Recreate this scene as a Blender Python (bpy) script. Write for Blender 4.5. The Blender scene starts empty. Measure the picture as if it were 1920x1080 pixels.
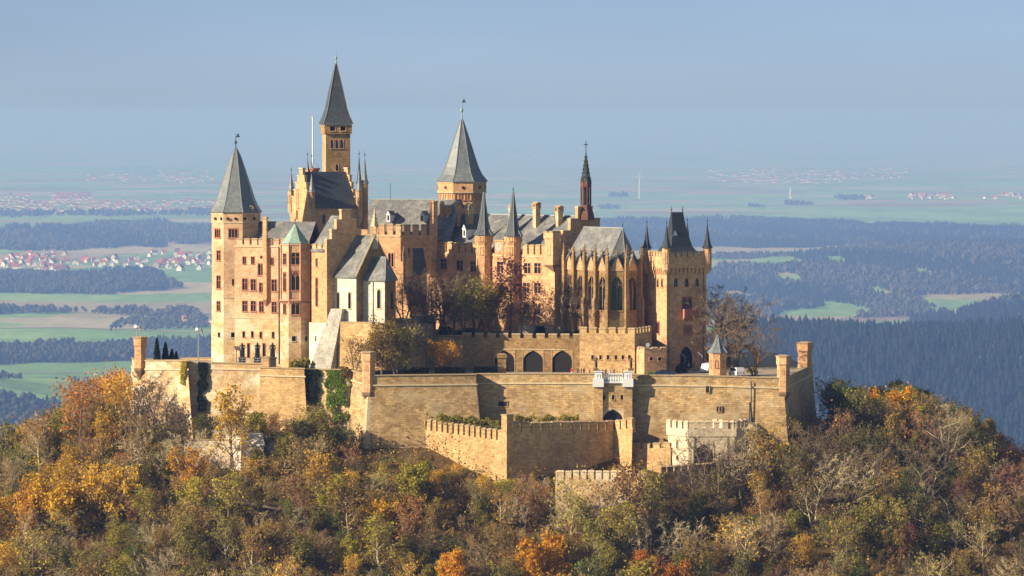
import bpy, math, random
import numpy as np
from mathutils import Vector

# ------------------------------------------------------------------ camera, sky, sun, exposure
CAMD, FPX, HORIZON = 920.0, 8000.0, 210.0          # metres to the castle front, focal length in photo pixels, horizon row
PITCH = math.atan((540 - HORIZON) / FPX)
HC = 56.4                                          # camera height above the bastion parapet
scene = bpy.context.scene
col = scene.collection
cam_data = bpy.data.cameras.new('camera'); cam = bpy.data.objects.new('camera', cam_data); col.objects.link(cam)
cam.location = (0, -CAMD, HC); cam.rotation_euler = (math.pi / 2 - PITCH, 0, 0)
cam_data.sensor_width = 36.0; cam_data.lens = FPX / 1920 * 36.0
cam_data.clip_start = 5.0; cam_data.clip_end = 200000.0
scene.camera = cam

SUN_AZ, SUN_EL = 67.0, 25.0                        # degrees left of the direction back to the camera, elevation
world = bpy.data.worlds.new('World'); scene.world = world; world.use_nodes = True
wn = world.node_tree; wn.nodes.clear()
sky = wn.nodes.new('ShaderNodeTexSky'); sky.sky_type = 'NISHITA'; sky.sun_disc = False
sky.sun_elevation = math.radians(SUN_EL); sky.sun_rotation = math.radians(180 + SUN_AZ)
sky.air_density = 0.4; sky.dust_density = 0.5; sky.ozone_density = 3.0; sky.altitude = 800
bg = wn.nodes.new('ShaderNodeBackground'); bg.inputs['Strength'].default_value = 0.056
wo = wn.nodes.new('ShaderNodeOutputWorld')
veil = wn.nodes.new('ShaderNodeMix'); veil.data_type = 'RGBA'; veil.blend_type = 'MULTIPLY'; veil.inputs[0].default_value = 1.0; veil.inputs[7].default_value = (1.15, 1.07, 1.07, 1)   # greyish autumn sky, the same tint everywhere
wtc = wn.nodes.new('ShaderNodeTexCoord'); wmp = wn.nodes.new('ShaderNodeMapping'); wmp.inputs['Scale'].default_value = (5, 5, 28)   # faint cloud mottling over the whole dome
wns = wn.nodes.new('ShaderNodeTexNoise'); wns.inputs['Scale'].default_value = 1.0; wns.inputs['Detail'].default_value = 5; wmr = wn.nodes.new('ShaderNodeMapRange')
for _i, _v in enumerate((0.3, 0.7, 0.93, 1.07)): wmr.inputs[_i + 1].default_value = _v
wvm = wn.nodes.new('ShaderNodeVectorMath'); wvm.operation = 'SCALE'
wn.links.new(wtc.outputs['Generated'], wmp.inputs[0]); wn.links.new(wmp.outputs[0], wns.inputs['Vector']); wn.links.new(wns.outputs['Fac'], wmr.inputs[0])
wn.links.new(sky.outputs[0], veil.inputs[6]); cld = wn.nodes.new('ShaderNodeMix'); cld.data_type = 'RGBA'; cld.inputs[0].default_value = 0.3; cld.inputs[7].default_value = (4.3, 5.3, 6.7, 1)   # thin even cloud over the whole dome
wn.links.new(veil.outputs[2], cld.inputs[6]); wn.links.new(cld.outputs[2], wvm.inputs[0]); wn.links.new(wmr.outputs[0], wvm.inputs['Scale']); wn.links.new(wvm.outputs[0], bg.inputs[0]); wn.links.new(bg.outputs[0], wo.inputs[0])

sun_l = bpy.data.lights.new('sun', 'SUN'); sun_l.energy = 5.0; sun_l.angle = math.radians(0.5); sun_l.color = (1.0, 0.86, 0.66)
sun = bpy.data.objects.new('sun', sun_l); col.objects.link(sun)
_a, _e = math.radians(SUN_AZ), math.radians(SUN_EL)
SUNV = Vector((-math.cos(_e) * math.sin(_a), -math.cos(_e) * math.cos(_a), math.sin(_e)))
sun.rotation_euler = SUNV.to_track_quat('Z', 'Y').to_euler()
sun.location = (-300, -200, 200)

scene.view_settings.view_transform = 'Standard'; scene.view_settings.look = 'None'
scene.view_settings.exposure = 0.75; scene.view_settings.gamma = 1.0
scene.render.engine = 'CYCLES'
scene.cycles.use_denoising = True
scene.cycles.volume_bounces = 1
scene.cycles.max_bounces = 8
scene.cycles.diffuse_bounces = 2

random.seed(7)
RNG = np.random.default_rng(11)
PI = math.pi

# ------------------------------------------------------------------ from photo rows and columns to places
_s, _c = math.sin(PITCH), math.cos(PITCH)
def ray(px, py):
    a = (px - 960) / FPX; b = (540 - py) / FPX
    return (a, _c + b * _s, -_s + b * _c)
def PX(px, Y, py=600):
    d = ray(px, py); return d[0] / d[1] * (CAMD + Y)
def PZ(py, Y):
    d = ray(960, py); return HC + d[2] / d[1] * (CAMD + Y)
def P2(px, Y, py=600): return (PX(px, Y, py), Y)
def KM(Y): return (CAMD + Y) / FPX
def topix(x, y, z):
    dx, dy, dz = x, y + CAMD, z - HC
    f = dy * _c - dz * _s; u = dy * _s + dz * _c
    return 960 + FPX * dx / f, 540 - FPX * u / f

# ------------------------------------------------------------------ materials
MATS = {}
def _new(name):
    m = bpy.data.materials.new(name); m.use_nodes = True
    nt = m.node_tree; b = nt.nodes['Principled BSDF']; MATS[name] = m
    return m, nt, b
def mixc(nt, fac, a, b, blend='MIX'):
    n = nt.nodes.new('ShaderNodeMix'); n.data_type = 'RGBA'; n.blend_type = blend; n.clamp_factor = True
    for sock, v in ((n.inputs[0], fac), (n.inputs[6], a), (n.inputs[7], b)):
        if hasattr(v, 'links') or hasattr(v, 'is_output'): nt.links.new(v, sock)
        elif isinstance(v, (int, float)): sock.default_value = v
        else: sock.default_value = (*v, 1) if len(v) == 3 else v
    return n.outputs[2]
def noise(nt, vec, scale, detail=5, rough=0.6):
    n = nt.nodes.new('ShaderNodeTexNoise'); n.inputs['Scale'].default_value = scale
    n.inputs['Detail'].default_value = detail; n.inputs['Roughness'].default_value = rough
    if vec is not None: nt.links.new(vec, n.inputs['Vector'])
    return n.outputs['Fac']
def maprange(nt, v, a, b, c, d):
    n = nt.nodes.new('ShaderNodeMapRange'); nt.links.new(v, n.inputs[0])
    for i, x in enumerate((a, b, c, d)): n.inputs[i + 1].default_value = x
    return n.outputs[0]
def math_n(nt, op, a, b=0.0):
    n = nt.nodes.new('ShaderNodeMath'); n.operation = op
    for i, v in enumerate((a, b)):
        if hasattr(v, 'is_output'): nt.links.new(v, n.inputs[i])
        else: n.inputs[i].default_value = v
    return n.outputs[0]
def position(nt, scale=(1, 1, 1)):
    g = nt.nodes.new('ShaderNodeNewGeometry'); mp = nt.nodes.new('ShaderNodeMapping')
    nt.links.new(g.outputs['Position'], mp.inputs[0]); mp.inputs['Scale'].default_value = scale
    return mp.outputs[0]
def uvvec(nt, scale=(1, 1, 1)):
    g = nt.nodes.new('ShaderNodeUVMap'); g.uv_map = 'UVMap'; mp = nt.nodes.new('ShaderNodeMapping')
    nt.links.new(g.outputs[0], mp.inputs[0]); mp.inputs['Scale'].default_value = scale
    return mp.outputs[0]
def bump(nt, bsdf, h, strength, dist=0.1):
    b = nt.nodes.new('ShaderNodeBump'); b.inputs['Strength'].default_value = strength; b.inputs['Distance'].default_value = dist
    nt.links.new(h, b.inputs['Height']); nt.links.new(b.outputs[0], bsdf.inputs['Normal'])

def masonry(name, c1, c2, mortar, bw=0.9, rh=0.42, stain=0.35, patch=None, patch_amt=0.5, bstr=0.6, streak=0.35):
    m, nt, b = _new(name)
    uv = uvvec(nt)
    # uneven courses: joints wander a little
    dn = nt.nodes.new('ShaderNodeTexNoise'); dn.inputs['Scale'].default_value = 0.9; nt.links.new(uv, dn.inputs['Vector'])
    va = nt.nodes.new('ShaderNodeVectorMath'); va.operation = 'MULTIPLY_ADD'
    nt.links.new(dn.outputs['Color'], va.inputs[0]); va.inputs[1].default_value = (0.35, 0.12, 0); nt.links.new(uv, va.inputs[2])
    br = nt.nodes.new('ShaderNodeTexBrick'); nt.links.new(va.outputs[0], br.inputs['Vector'])
    br.inputs['Color1'].default_value = (*c1, 1); br.inputs['Color2'].default_value = (*c2, 1); br.inputs['Mortar'].default_value = (*mortar, 1)
    br.inputs['Scale'].default_value = 1.0; br.inputs['Mortar Size'].default_value = 0.03; br.inputs['Mortar Smooth'].default_value = 0.4
    br.inputs['Bias'].default_value = -0.1; br.inputs['Brick Width'].default_value = bw; br.inputs['Row Height'].default_value = rh
    c = br.outputs['Color']
    pos = position(nt)
    big = maprange(nt, noise(nt, pos, 0.12, 6, 0.65), 0.3, 0.7, 1 - stain, 1 + stain * 0.7)
    fine = maprange(nt, noise(nt, pos, 2.2, 6, 0.75), 0.3, 0.7, 0.74, 1.24)
    blot = maprange(nt, noise(nt, pos, 0.55, 5, 0.7), 0.3, 0.7, 0.82, 1.16)
    k = math_n(nt, 'MULTIPLY', math_n(nt, 'MULTIPLY', big, blot), fine)
    cc = nt.nodes.new('ShaderNodeCombineColor'); [nt.links.new(k, cc.inputs[i]) for i in range(3)]
    c = mixc(nt, 1.0, c, cc.outputs[0], 'MULTIPLY')
    st = noise(nt, position(nt, (0.8, 0.8, 0.07)), 1.0, 4, 0.6)
    c = mixc(nt, maprange(nt, st, 0.54, 0.72, 0.0, streak), c, tuple(x * 0.45 for x in c1))
    if patch is not None:
        pn = noise(nt, position(nt, (1, 1, 1.6)), 0.16, 7, 0.7)
        c = mixc(nt, maprange(nt, pn, 0.48, 0.62, 0.0, patch_amt), c, patch)
    nt.links.new(c, b.inputs['Base Color']); b.inputs['Roughness'].default_value = 0.92
    b.inputs['Specular IOR Level'].default_value = 0.15
    h = math_n(nt, 'ADD', math_n(nt, 'MULTIPLY', br.outputs['Fac'], -0.6), fine)
    bump(nt, b, h, bstr, 0.08)
    return m
def plain(name, colr, rough=0.8, var=0.2, scale=1.5, metal=0.0, spec=0.3, bs=0.0):
    m, nt, b = _new(name)
    pos = position(nt)
    k = maprange(nt, noise(nt, pos, scale, 5, 0.65), 0.3, 0.7, 1 - var, 1 + var)
    cc = nt.nodes.new('ShaderNodeCombineColor'); [nt.links.new(k, cc.inputs[i]) for i in range(3)]
    nt.links.new(mixc(nt, 1.0, colr, cc.outputs[0], 'MULTIPLY'), b.inputs['Base Color'])
    b.inputs['Roughness'].default_value = rough; b.inputs['Metallic'].default_value = metal; b.inputs['Specular IOR Level'].default_value = spec
    if bs: bump(nt, b, noise(nt, pos, scale * 3, 5, 0.7), bs, 0.1)
    return m
def slate(name, c1, c2, lichen, lamt=0.5, rough=0.5, rh=0.3):
    m, nt, b = _new(name)
    uv = uvvec(nt)
    br = nt.nodes.new('ShaderNodeTexBrick'); nt.links.new(uv, br.inputs['Vector'])
    br.inputs['Color1'].default_value = (*c1, 1); br.inputs['Color2'].default_value = (*c2, 1); br.inputs['Mortar'].default_value = tuple(x * 0.55 for x in c1) + (1,)
    br.inputs['Scale'].default_value = 1; br.inputs['Mortar Size'].default_value = 0.025; br.inputs['Brick Width'].default_value = 0.42; br.inputs['Row Height'].default_value = rh
    pos = position(nt)
    fine = maprange(nt, noise(nt, pos, 1.6, 7, 0.75), 0.3, 0.7, 0.7, 1.3)
    cc = nt.nodes.new('ShaderNodeCombineColor'); [nt.links.new(fine, cc.inputs[i]) for i in range(3)]
    c = mixc(nt, 1.0, br.outputs['Color'], cc.outputs[0], 'MULTIPLY')
    c = mixc(nt, maprange(nt, noise(nt, pos, 0.45, 8, 0.75), 0.47, 0.62, 0.0, lamt), c, lichen)
    nt.links.new(c, b.inputs['Base Color']); b.inputs['Roughness'].default_value = rough; b.inputs['Specular IOR Level'].default_value = 0.6
    bump(nt, b, math_n(nt, 'ADD', math_n(nt, 'MULTIPLY', br.outputs['Fac'], -0.5), fine), 0.35, 0.05)
    return m

M_OCHRE = masonry('ochre_ashlar', (0.70, 0.405, 0.205), (0.57, 0.295, 0.13), (0.62, 0.41, 0.24), 1.0, 0.45, 0.25, bstr=0.4, streak=0.3)
M_WING = masonry('rosy_ashlar', (0.66, 0.42, 0.25), (0.55, 0.31, 0.16), (0.62, 0.43, 0.25), 1.0, 0.45, 0.28, patch=(0.72, 0.55, 0.36), patch_amt=0.4, bstr=0.4, streak=0.3)
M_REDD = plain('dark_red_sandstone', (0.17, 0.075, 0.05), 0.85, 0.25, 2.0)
M_PALE = masonry('weathered_ashlar', (0.66, 0.46, 0.24), (0.52, 0.31, 0.13), (0.56, 0.41, 0.23), 1.1, 0.5, 0.42, patch=(0.74, 0.64, 0.47), patch_amt=0.8)
M_BROWN = masonry('brown_or_shaded_rubble', (0.44, 0.27, 0.115), (0.27, 0.16, 0.065), (0.34, 0.22, 0.10), 0.75, 0.4, 0.3, bstr=0.9)
M_RAMP = masonry('rampart_stone', (0.60, 0.40, 0.18), (0.32, 0.19, 0.08), (0.46, 0.31, 0.15), 1.1, 0.45, 0.42, patch=(0.56, 0.45, 0.28), patch_amt=0.55, bstr=1.0, streak=0.7)
M_LOW = masonry('outwork_stone', (0.64, 0.42, 0.19), (0.44, 0.26, 0.105), (0.52, 0.35, 0.17), 0.9, 0.4, 0.34, bstr=0.9, streak=0.6)
M_GREYST = masonry('grazing_light_stone', (0.50, 0.46, 0.38), (0.40, 0.36, 0.29), (0.42, 0.38, 0.3), 0.8, 0.4, 0.35, bstr=0.6)  # grey puts the grazing light on the sloping buttress into the colour
M_WHITE = masonry('white_limestone', (0.76, 0.62, 0.42), (0.62, 0.49, 0.31), (0.6, 0.48, 0.32), 0.9, 0.42, 0.3, bstr=0.6)
M_PLASTER = masonry('chalky_wall', (0.76, 0.70, 0.58), (0.67, 0.60, 0.47), (0.6, 0.5, 0.36), 1.2, 0.5, 0.3, patch=(0.45, 0.30, 0.16), patch_amt=0.25, bstr=0.4)
M_CAP = plain('coping_stone', (0.40, 0.29, 0.16), 0.85, 0.25, 1.2, bs=0.3)
M_CAPL = plain('pale_coping', (0.58, 0.46, 0.29), 0.85, 0.2, 1.2, bs=0.3)
M_RED = plain('red_sandstone', (0.42, 0.17, 0.095), 0.85, 0.22, 2.0)
M_PINK = plain('pink_sandstone', (0.58, 0.32, 0.20), 0.85, 0.22, 1.6)
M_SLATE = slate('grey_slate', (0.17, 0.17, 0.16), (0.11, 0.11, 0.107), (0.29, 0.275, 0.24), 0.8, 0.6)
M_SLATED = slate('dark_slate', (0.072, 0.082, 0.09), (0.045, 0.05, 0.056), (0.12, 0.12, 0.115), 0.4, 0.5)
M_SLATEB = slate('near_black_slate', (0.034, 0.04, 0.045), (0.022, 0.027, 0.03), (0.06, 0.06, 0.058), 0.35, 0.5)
M_SPIRE = slate('spire_slate', (0.20, 0.22, 0.215), (0.14, 0.155, 0.155), (0.28, 0.29, 0.275), 0.4, 0.36)
M_LEAD = plain('lead_ridge', (0.30, 0.32, 0.32), 0.5, 0.15, 2.0, spec=0.5)
M_COPPER = plain('green_copper', (0.27, 0.38, 0.31), 0.6, 0.25, 1.5)
M_COPPERD = plain('dark_copper', (0.07, 0.085, 0.075), 0.6, 0.3, 3)
M_IRON = plain('dark_iron', (0.04, 0.042, 0.045), 0.55, 0.2, 3)
M_BRONZE = plain('bronze', (0.028, 0.032, 0.03), 0.4, 0.3, 6, metal=0.4)
M_STATUE = plain('brown_stone', (0.20, 0.13, 0.07), 0.85, 0.3, 4)
M_WOOD = plain('dark_oak', (0.055, 0.035, 0.022), 0.7, 0.3, 4)
M_VOID = plain('interior_shade', (0.02, 0.016, 0.012), 0.95, 0.2, 1)  # near-black colour standing in for the shade inside openings
M_PAINT = plain('white_paint', (0.8, 0.8, 0.78), 0.4, 0.04, 2, spec=0.5)
M_CLOCK = plain('clock_stone', (0.55, 0.42, 0.34), 0.8, 0.15, 3)
M_GRAVEL = plain('terrace_gravel', (0.36, 0.29, 0.20), 0.95, 0.2, 0.6, bs=0.4)
M_LAWN = plain('garden_soil', (0.10, 0.095, 0.03), 0.95, 0.35, 0.5, bs=0.4)
def glass(name, c):
    m, nt, b = _new(name); b.inputs['Base Color'].default_value = (*c, 1); b.inputs['Roughness'].default_value = 0.12
    b.inputs['Specular IOR Level'].default_value = 0.6
    bump(nt, b, noise(nt, position(nt), 0.8, 2), 0.15, 0.05)
    return m
M_GLASS = glass('window_glass', (0.018, 0.02, 0.024))
M_GLASSR = plain('red_shuttered_glass', (0.11, 0.035, 0.025), 0.4, 0.3, 2)
def leafmat(name, c, c2=None, trans=0.35):
    m, nt, b = _new(name)
    g = nt.nodes.new('ShaderNodeNewGeometry'); oi = nt.nodes.new('ShaderNodeObjectInfo')
    c2 = c2 or tuple(x * 0.55 for x in c)
    colr = mixc(nt, g.outputs['Random Per Island'], c, c2)
    k = maprange(nt, oi.outputs['Random'], 0, 1, 0.72, 1.25)
    cc = nt.nodes.new('ShaderNodeCombineColor'); [nt.links.new(k, cc.inputs[i]) for i in range(3)]
    colr = mixc(nt, 1.0, colr, cc.outputs[0], 'MULTIPLY')
    nt.links.new(colr, b.inputs['Base Color']); b.inputs['Roughness'].default_value = 0.7; b.inputs['Specular IOR Level'].default_value = 0.25
    tr = nt.nodes.new('ShaderNodeBsdfTranslucent'); nt.links.new(colr, tr.inputs[0])
    mx = nt.nodes.new('ShaderNodeMixShader'); mx.inputs[0].default_value = trans
    nt.links.new(b.outputs[0], mx.inputs[1]); nt.links.new(tr.outputs[0], mx.inputs[2])
    nt.links.new(mx.outputs[0], nt.nodes['Material Output'].inputs[0])
    return m

# ------------------------------------------------------------------ mesh helpers
class MB:
    def __init__(s): s.v = []; s.f = []; s.m = []
    def add(s, verts, faces, mi=0):
        o = len(s.v); s.v.extend(verts)
        for f in faces: s.f.append(tuple(i + o for i in f)); s.m.append(mi)
    def quad(s, a, b, c, d, mi=0): s.add([a, b, c, d], [(0, 1, 2, 3)], mi)
    def tri(s, a, b, c, mi=0): s.add([a, b, c], [(0, 1, 2)], mi)
    def prism(s, bot, top, mi=0, mtop=None, caps=True):
        n = len(bot); s.add(list(bot) + list(top), [(i, (i + 1) % n, n + (i + 1) % n, n + i) for i in range(n)], mi)
        if caps:
            s.add(list(top), [tuple(range(n))], mi if mtop is None else mtop); s.add(list(bot), [tuple(reversed(range(n)))], mi)
    def box(s, x0, x1, y0, y1, z0, z1, mi=0):
        s.prism([(x0, y0, z0), (x1, y0, z0), (x1, y1, z0), (x0, y1, z0)], [(x0, y0, z1), (x1, y0, z1), (x1, y1, z1), (x0, y1, z1)], mi)
    def slab(s, pts, th, mi=0):                       # a polygon thickened downwards
        s.prism([(p[0], p[1], p[2] - th) for p in pts], pts, mi)
    def tube(s, pts, rad, n=6, mi=0, cap=True):
        for i in range(len(pts) - 1):
            a, b = Vector(pts[i]), Vector(pts[i + 1]); d = (b - a)
            if d.length < 1e-6: continue
            d.normalize(); t = d.orthogonal().normalized(); w = d.cross(t)
            ra = rad[i] if hasattr(rad, '__len__') else rad; rb = rad[i + 1] if hasattr(rad, '__len__') else rad
            A = [tuple(a + (t * math.cos(k * 2 * PI / n) + w * math.sin(k * 2 * PI / n)) * ra) for k in range(n)]
            B = [tuple(b + (t * math.cos(k * 2 * PI / n) + w * math.sin(k * 2 * PI / n)) * rb) for k in range(n)]
            s.prism(A, B, mi, caps=cap)
    def lathe(s, cx, cy, prof, n=8, rot=0.0, mi=0, cap=True):   # prof: (radius, z) from the bottom up
        rings = [[(cx + r * math.sin(rot + k * 2 * PI / n), cy - r * math.cos(rot + k * 2 * PI / n), z) for k in range(n)] for r, z in prof]
        for i in range(len(rings) - 1): s.prism(rings[i], rings[i + 1], mi, caps=False)
        if cap: s.add(rings[-1], [tuple(range(n))], mi); s.add(rings[0], [tuple(reversed(range(n)))], mi)
    def mesh(s, name, mats, off=(0, 0, 0), smooth=False):
        me = bpy.data.meshes.new(name)
        o = np.array(off, float); V = np.array(s.v, float).reshape(-1, 3)
        me.from_pydata((V - o).tolist(), [], s.f)
        for m in (mats if isinstance(mats, (list, tuple)) else [mats]): me.materials.append(m)
        me.polygons.foreach_set('material_index', np.array(s.m, np.int32))
        if smooth: me.polygons.foreach_set('use_smooth', np.ones(len(s.f), bool))
        me.update()
        np_ = len(me.polygons); nl = len(me.loops)
        nr = np.empty(np_ * 3); me.polygons.foreach_get('normal', nr); nr = nr.reshape(-1, 3)
        tot = np.empty(np_, np.int32); me.polygons.foreach_get('loop_total', tot)
        li = np.empty(nl, np.int32); me.loops.foreach_get('vertex_index', li)
        N = np.repeat(nr, tot, axis=0); P = V[li]
        t = np.stack([-N[:, 1], N[:, 0], np.zeros(nl)], 1); ln = np.linalg.norm(t, axis=1); flat = ln < 0.15
        t = t / np.maximum(ln, 1e-6)[:, None]; w = np.cross(N, t)
        u = (P * t).sum(1); v = (P * w).sum(1); u[flat] = P[flat, 0]; v[flat] = P[flat, 1]
        uvl = me.uv_layers.new(name='UVMap'); uvl.data.foreach_set('uv', np.stack([u, v], 1).ravel())
        return me
    def build(s, name, mats, parent=None, smooth=False):
        off = tuple(wloc(parent)) if parent else (0, 0, 0)
        o = bpy.data.objects.new(name, s.mesh(name, mats, off, smooth)); col.objects.link(o)
        if parent: o.parent = parent
        return o
def wloc(o):
    v = Vector(o.location)
    while o.parent: o = o.parent; v = v + Vector(o.location)
    return v
LABELS = {}
def tag(o, label, cat, group=None, kind=None):
    o['label'] = label; o['category'] = cat
    if group: o['group'] = group
    if kind: o['kind'] = kind
    return o
def thing(name, label, cat, loc, group=None):
    o = bpy.data.objects.new(name, None); col.objects.link(o); o.location = loc; o.empty_display_size = 0.5
    return tag(o, label, cat, group)
def place(name, me, parent, loc, rz=0.0, scale=None):
    o = bpy.data.objects.new(name, me); col.objects.link(o)
    if parent: o.parent = parent; o.location = Vector(loc) - wloc(parent)
    else: o.location = loc
    o.rotation_euler = (0, 0, rz)
    if scale: o.scale = scale
    return o
def struct(o): o['kind'] = 'structure'; return o

class Pieces:                                          # every box added becomes a piece of its own
    def __init__(s): s.parts = []
    def prism(s, *a, **k): m_ = MB(); m_.prism(*a, **k); s.parts.append(m_)
    def build(s, name, mats, parent): return [m_.build(name, mats, parent) for m_ in s.parts]

class Wall:                                            # a vertical plane from P0 (left, seen from outside) to P1
    def __init__(s, P0, P1):
        s.P0 = Vector((P0[0], P0[1])); s.P1 = Vector((P1[0], P1[1])); d = s.P1 - s.P0; s.L = d.length; s.u = d / s.L
        s.n = Vector((s.u.y, -s.u.x)); s.rz = math.atan2(s.u.y, s.u.x)
    def pt(s, u, z, o=0.0):
        p = s.P0 + s.u * u + s.n * o; return (p.x, p.y, z)
    def hit(s, px, py):
        d = ray(px, py); den = d[0] * s.n.x + d[1] * s.n.y
        t = ((s.P0.x) * s.n.x + (s.P0.y + CAMD) * s.n.y) / den
        p = Vector((d[0] * t, d[1] * t - CAMD)); return (p - s.P0).dot(s.u), HC + d[2] * t
    def pxs(s):
        return topix(s.P0.x, s.P0.y, 10)[0], topix(s.P1.x, s.P1.y, 10)[0]
def obox(mb, W, u0, u1, z0, z1, o0, o1, mi=0):
    b = [W.pt(u0, z0, o1), W.pt(u1, z0, o1), W.pt(u1, z0, o0), W.pt(u0, z0, o0)]
    mb.prism(b, [(p[0], p[1], z1) for p in b], mi)
def wall_face(mb, W, z0, z1, holes=(), depth=0.4, mi=0, u0=0.0, u1=None):
    u1 = W.L if u1 is None else u1
    holes = [h for h in holes if h[0] > u0 and h[1] < u1 and h[2] > z0 and h[3] < z1]
    us = sorted({u0, u1, *[h[0] for h in holes], *[h[1] for h in holes]}); zs = sorted({z0, z1, *[h[2] for h in holes], *[h[3] for h in holes]})
    for j in range(len(zs) - 1):
        zc = (zs[j] + zs[j + 1]) / 2; i = 0
        while i < len(us) - 1:
            def solid(q):
                uc = (us[q] + us[q + 1]) / 2
                return not any(h[0] < uc < h[1] and h[2] < zc < h[3] for h in holes)
            if not solid(i): i += 1; continue
            k = i
            while k + 1 < len(us) - 1 and solid(k + 1): k += 1
            mb.quad(W.pt(us[i], zs[j]), W.pt(us[k + 1], zs[j]), W.pt(us[k + 1], zs[j + 1]), W.pt(us[i], zs[j + 1]), mi); i = k + 1
    for a, b, c, d in holes:
        e = -depth
        mb.quad(W.pt(a, c), W.pt(a, c, e), W.pt(a, d, e), W.pt(a, d), mi); mb.quad(W.pt(b, c, e), W.pt(b, c), W.pt(b, d), W.pt(b, d, e), mi)
        mb.quad(W.pt(a, c), W.pt(b, c), W.pt(b, c, e), W.pt(a, c, e), mi); mb.quad(W.pt(a, d, e), W.pt(b, d, e), W.pt(b, d), W.pt(a, d), mi)

# ------------------------------------------------------------------ windows: frame (part) and pane or dark panel (sub-part), shared meshes
_WIN = {}
def arch_pts(x0, x1, zs, zt, n=5):                      # pointed arch from the left spring to the right spring
    xm = (x0 + x1) / 2; out = []
    for i in range(n + 1):
        t = i / n * PI / 3; out.append((x1 - (x1 - x0) * math.cos(t), zs + (zt - zs) * math.sin(t) / 0.8660254))
    return out + [(2 * xm - x, z) for x, z in reversed(out[:-1])]
def win_mesh(kind, w, h, fm):
    key = (kind, round(w, 2), round(h, 2), fm.name)
    if key in _WIN: return _WIN[key]
    nl = {'rect': 2, 'cross': 2, 'slit': 1, 'arch': 1, 'pair': 2, 'triple': 3, 'hole': 1, 'gothic': 2, 'door': 1}[kind]
    mb = MB(); b = min(0.16, w * 0.12); y0, y1 = -0.07, 0.30
    if kind == 'hole': b = 0.1
    hw, hh = w / 2, h / 2
    def bx(x0, x1, z0, z1, ya=y0, yb=y1): mb.box(x0, x1, ya, yb, z0, z1)
    bx(-hw - b, -hw, -hh - b, hh + b); bx(hw, hw + b, -hh - b, hh + b); bx(-hw, hw, hh, hh + b)
    bx(-hw - b * 1.4, hw + b * 1.4, -hh - b * 1.8, -hh - 0.001, y0 - 0.1)
    mw = min(0.13, w * 0.1); lw = (w - mw * (nl - 1)) / nl
    for i in range(1, nl): x = -hw + i * lw + (i - 1) * mw; bx(x, x + mw, -hh, hh, 0.04, 0.24)
    if kind == 'cross': bx(-hw, hw, hh * 0.25, hh * 0.25 + 0.1, 0.06, 0.22)
    if kind in ('rect',): bx(-hw, hw, hh * 0.1, hh * 0.1 + 0.08, 0.1, 0.2)
    arched = kind in ('arch', 'pair', 'triple', 'gothic', 'door')
    if arched:
        spans = [(-hw + i * (lw + mw), -hw + i * (lw + mw) + lw) for i in range(nl)]
        if kind in ('gothic', 'door'): spans = [(-hw, hw)]
        for x0, x1 in spans:
            rise = min((x1 - x0) * 0.95, h * 0.45); A = arch_pts(x0, x1, hh - rise, hh - 0.03, 5)
            for k in range(len(A) - 1):
                (xa, za), (xb, zb) = A[k], A[k + 1]
                mb.quad((xa, 0.0, za), (xb, 0.0, zb), (xb, 0.0, hh), (xa, 0.0, hh)); mb.quad((xa, 0.0, za), (xa, y1, za), (xb, y1, zb), (xb, 0.0, zb))
        if kind == 'gothic':                            # tracery: two lights under a ring
            for s_ in (-1, 1):
                A = arch_pts(-hw if s_ < 0 else mw / 2, -mw / 2 if s_ < 0 else hw, hh * 0.25, hh * 0.25 + w * 0.42, 4)
                for k in range(len(A) - 1): mb.tube([(A[k][0], 0.14, A[k][1]), (A[k + 1][0], 0.14, A[k + 1][1])], 0.06, 4)
            R_ = w * 0.17; C_ = hh * 0.25 + w * 0.52
            for k in range(8):
                a0, a1 = k * PI / 4, (k + 1) * PI / 4
                mb.tube([(R_ * math.cos(a0), 0.14, C_ + R_ * math.sin(a0)), (R_ * math.cos(a1), 0.14, C_ + R_ * math.sin(a1))], 0.06, 4)
    fr = mb.mesh('window_frame', fm)
    pb = MB(); yb = 0.33 if kind != 'door' else 0.33
    pb.box(-hw, hw, yb - 0.04, yb, -hh, hh)
    pn = pb.mesh('pane_or_shade_panel', M_VOID if kind in ('hole', 'door') else M_GLASS)  # holes and doors get a flat panel coloured as inner shade
    _WIN[key] = (fr, pn); return _WIN[key]
def put_window(root, W, px, py, w, h, kind='rect', fm=None, name='window', holes=None, u=None, z=None):
    if u is None: u, z = W.hit(px, py)
    fr, pn = win_mesh(kind, w, h, fm or M_PINK)
    o = place(name, fr, root, W.pt(u, z), W.rz); q = bpy.data.objects.new('pane', pn); col.objects.link(q); q.parent = o
    if holes is not None: holes.append((u - w / 2, u + w / 2, z - h / 2, z + h / 2))
    return o

# ------------------------------------------------------------------ battlements, copings, spires
_MER = {}
def merlon_mesh(mw, mh, th, m, mc):
    key = (round(mw, 2), round(mh, 2), round(th, 2), m.name, mc.name)
    if key not in _MER:
        mb = MB(); mb.box(-mw / 2, mw / 2, -th / 2, th / 2, 0, mh, 0)
        e = 0.1; z = mh + 0.001
        b = [(-mw / 2 - e, -th / 2 - e, z), (mw / 2 + e, -th / 2 - e, z), (mw / 2 + e, th / 2 + e, z), (-mw / 2 - e, th / 2 + e, z)]
        t = [(-mw / 2 - e, -th / 2 - e, z + 0.12), (mw / 2 + e, -th / 2 - e, z + 0.12), (mw / 2, 0.1, z + 0.38), (-mw / 2, 0.1, z + 0.38)]
        mb.add(b + t + [(mw / 2 + e, th / 2 + e, z + 0.12), (-mw / 2 - e, th / 2 + e, z + 0.12)],
               [(0, 1, 5, 4), (4, 5, 6, 7), (7, 6, 8, 9), (1, 2, 8, 6, 5), (0, 4, 7, 9, 3), (2, 3, 9, 8), (3, 2, 1, 0)], 1)
        _MER[key] = mb.mesh('merlon', [m, mc])
    return _MER[key]
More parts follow.
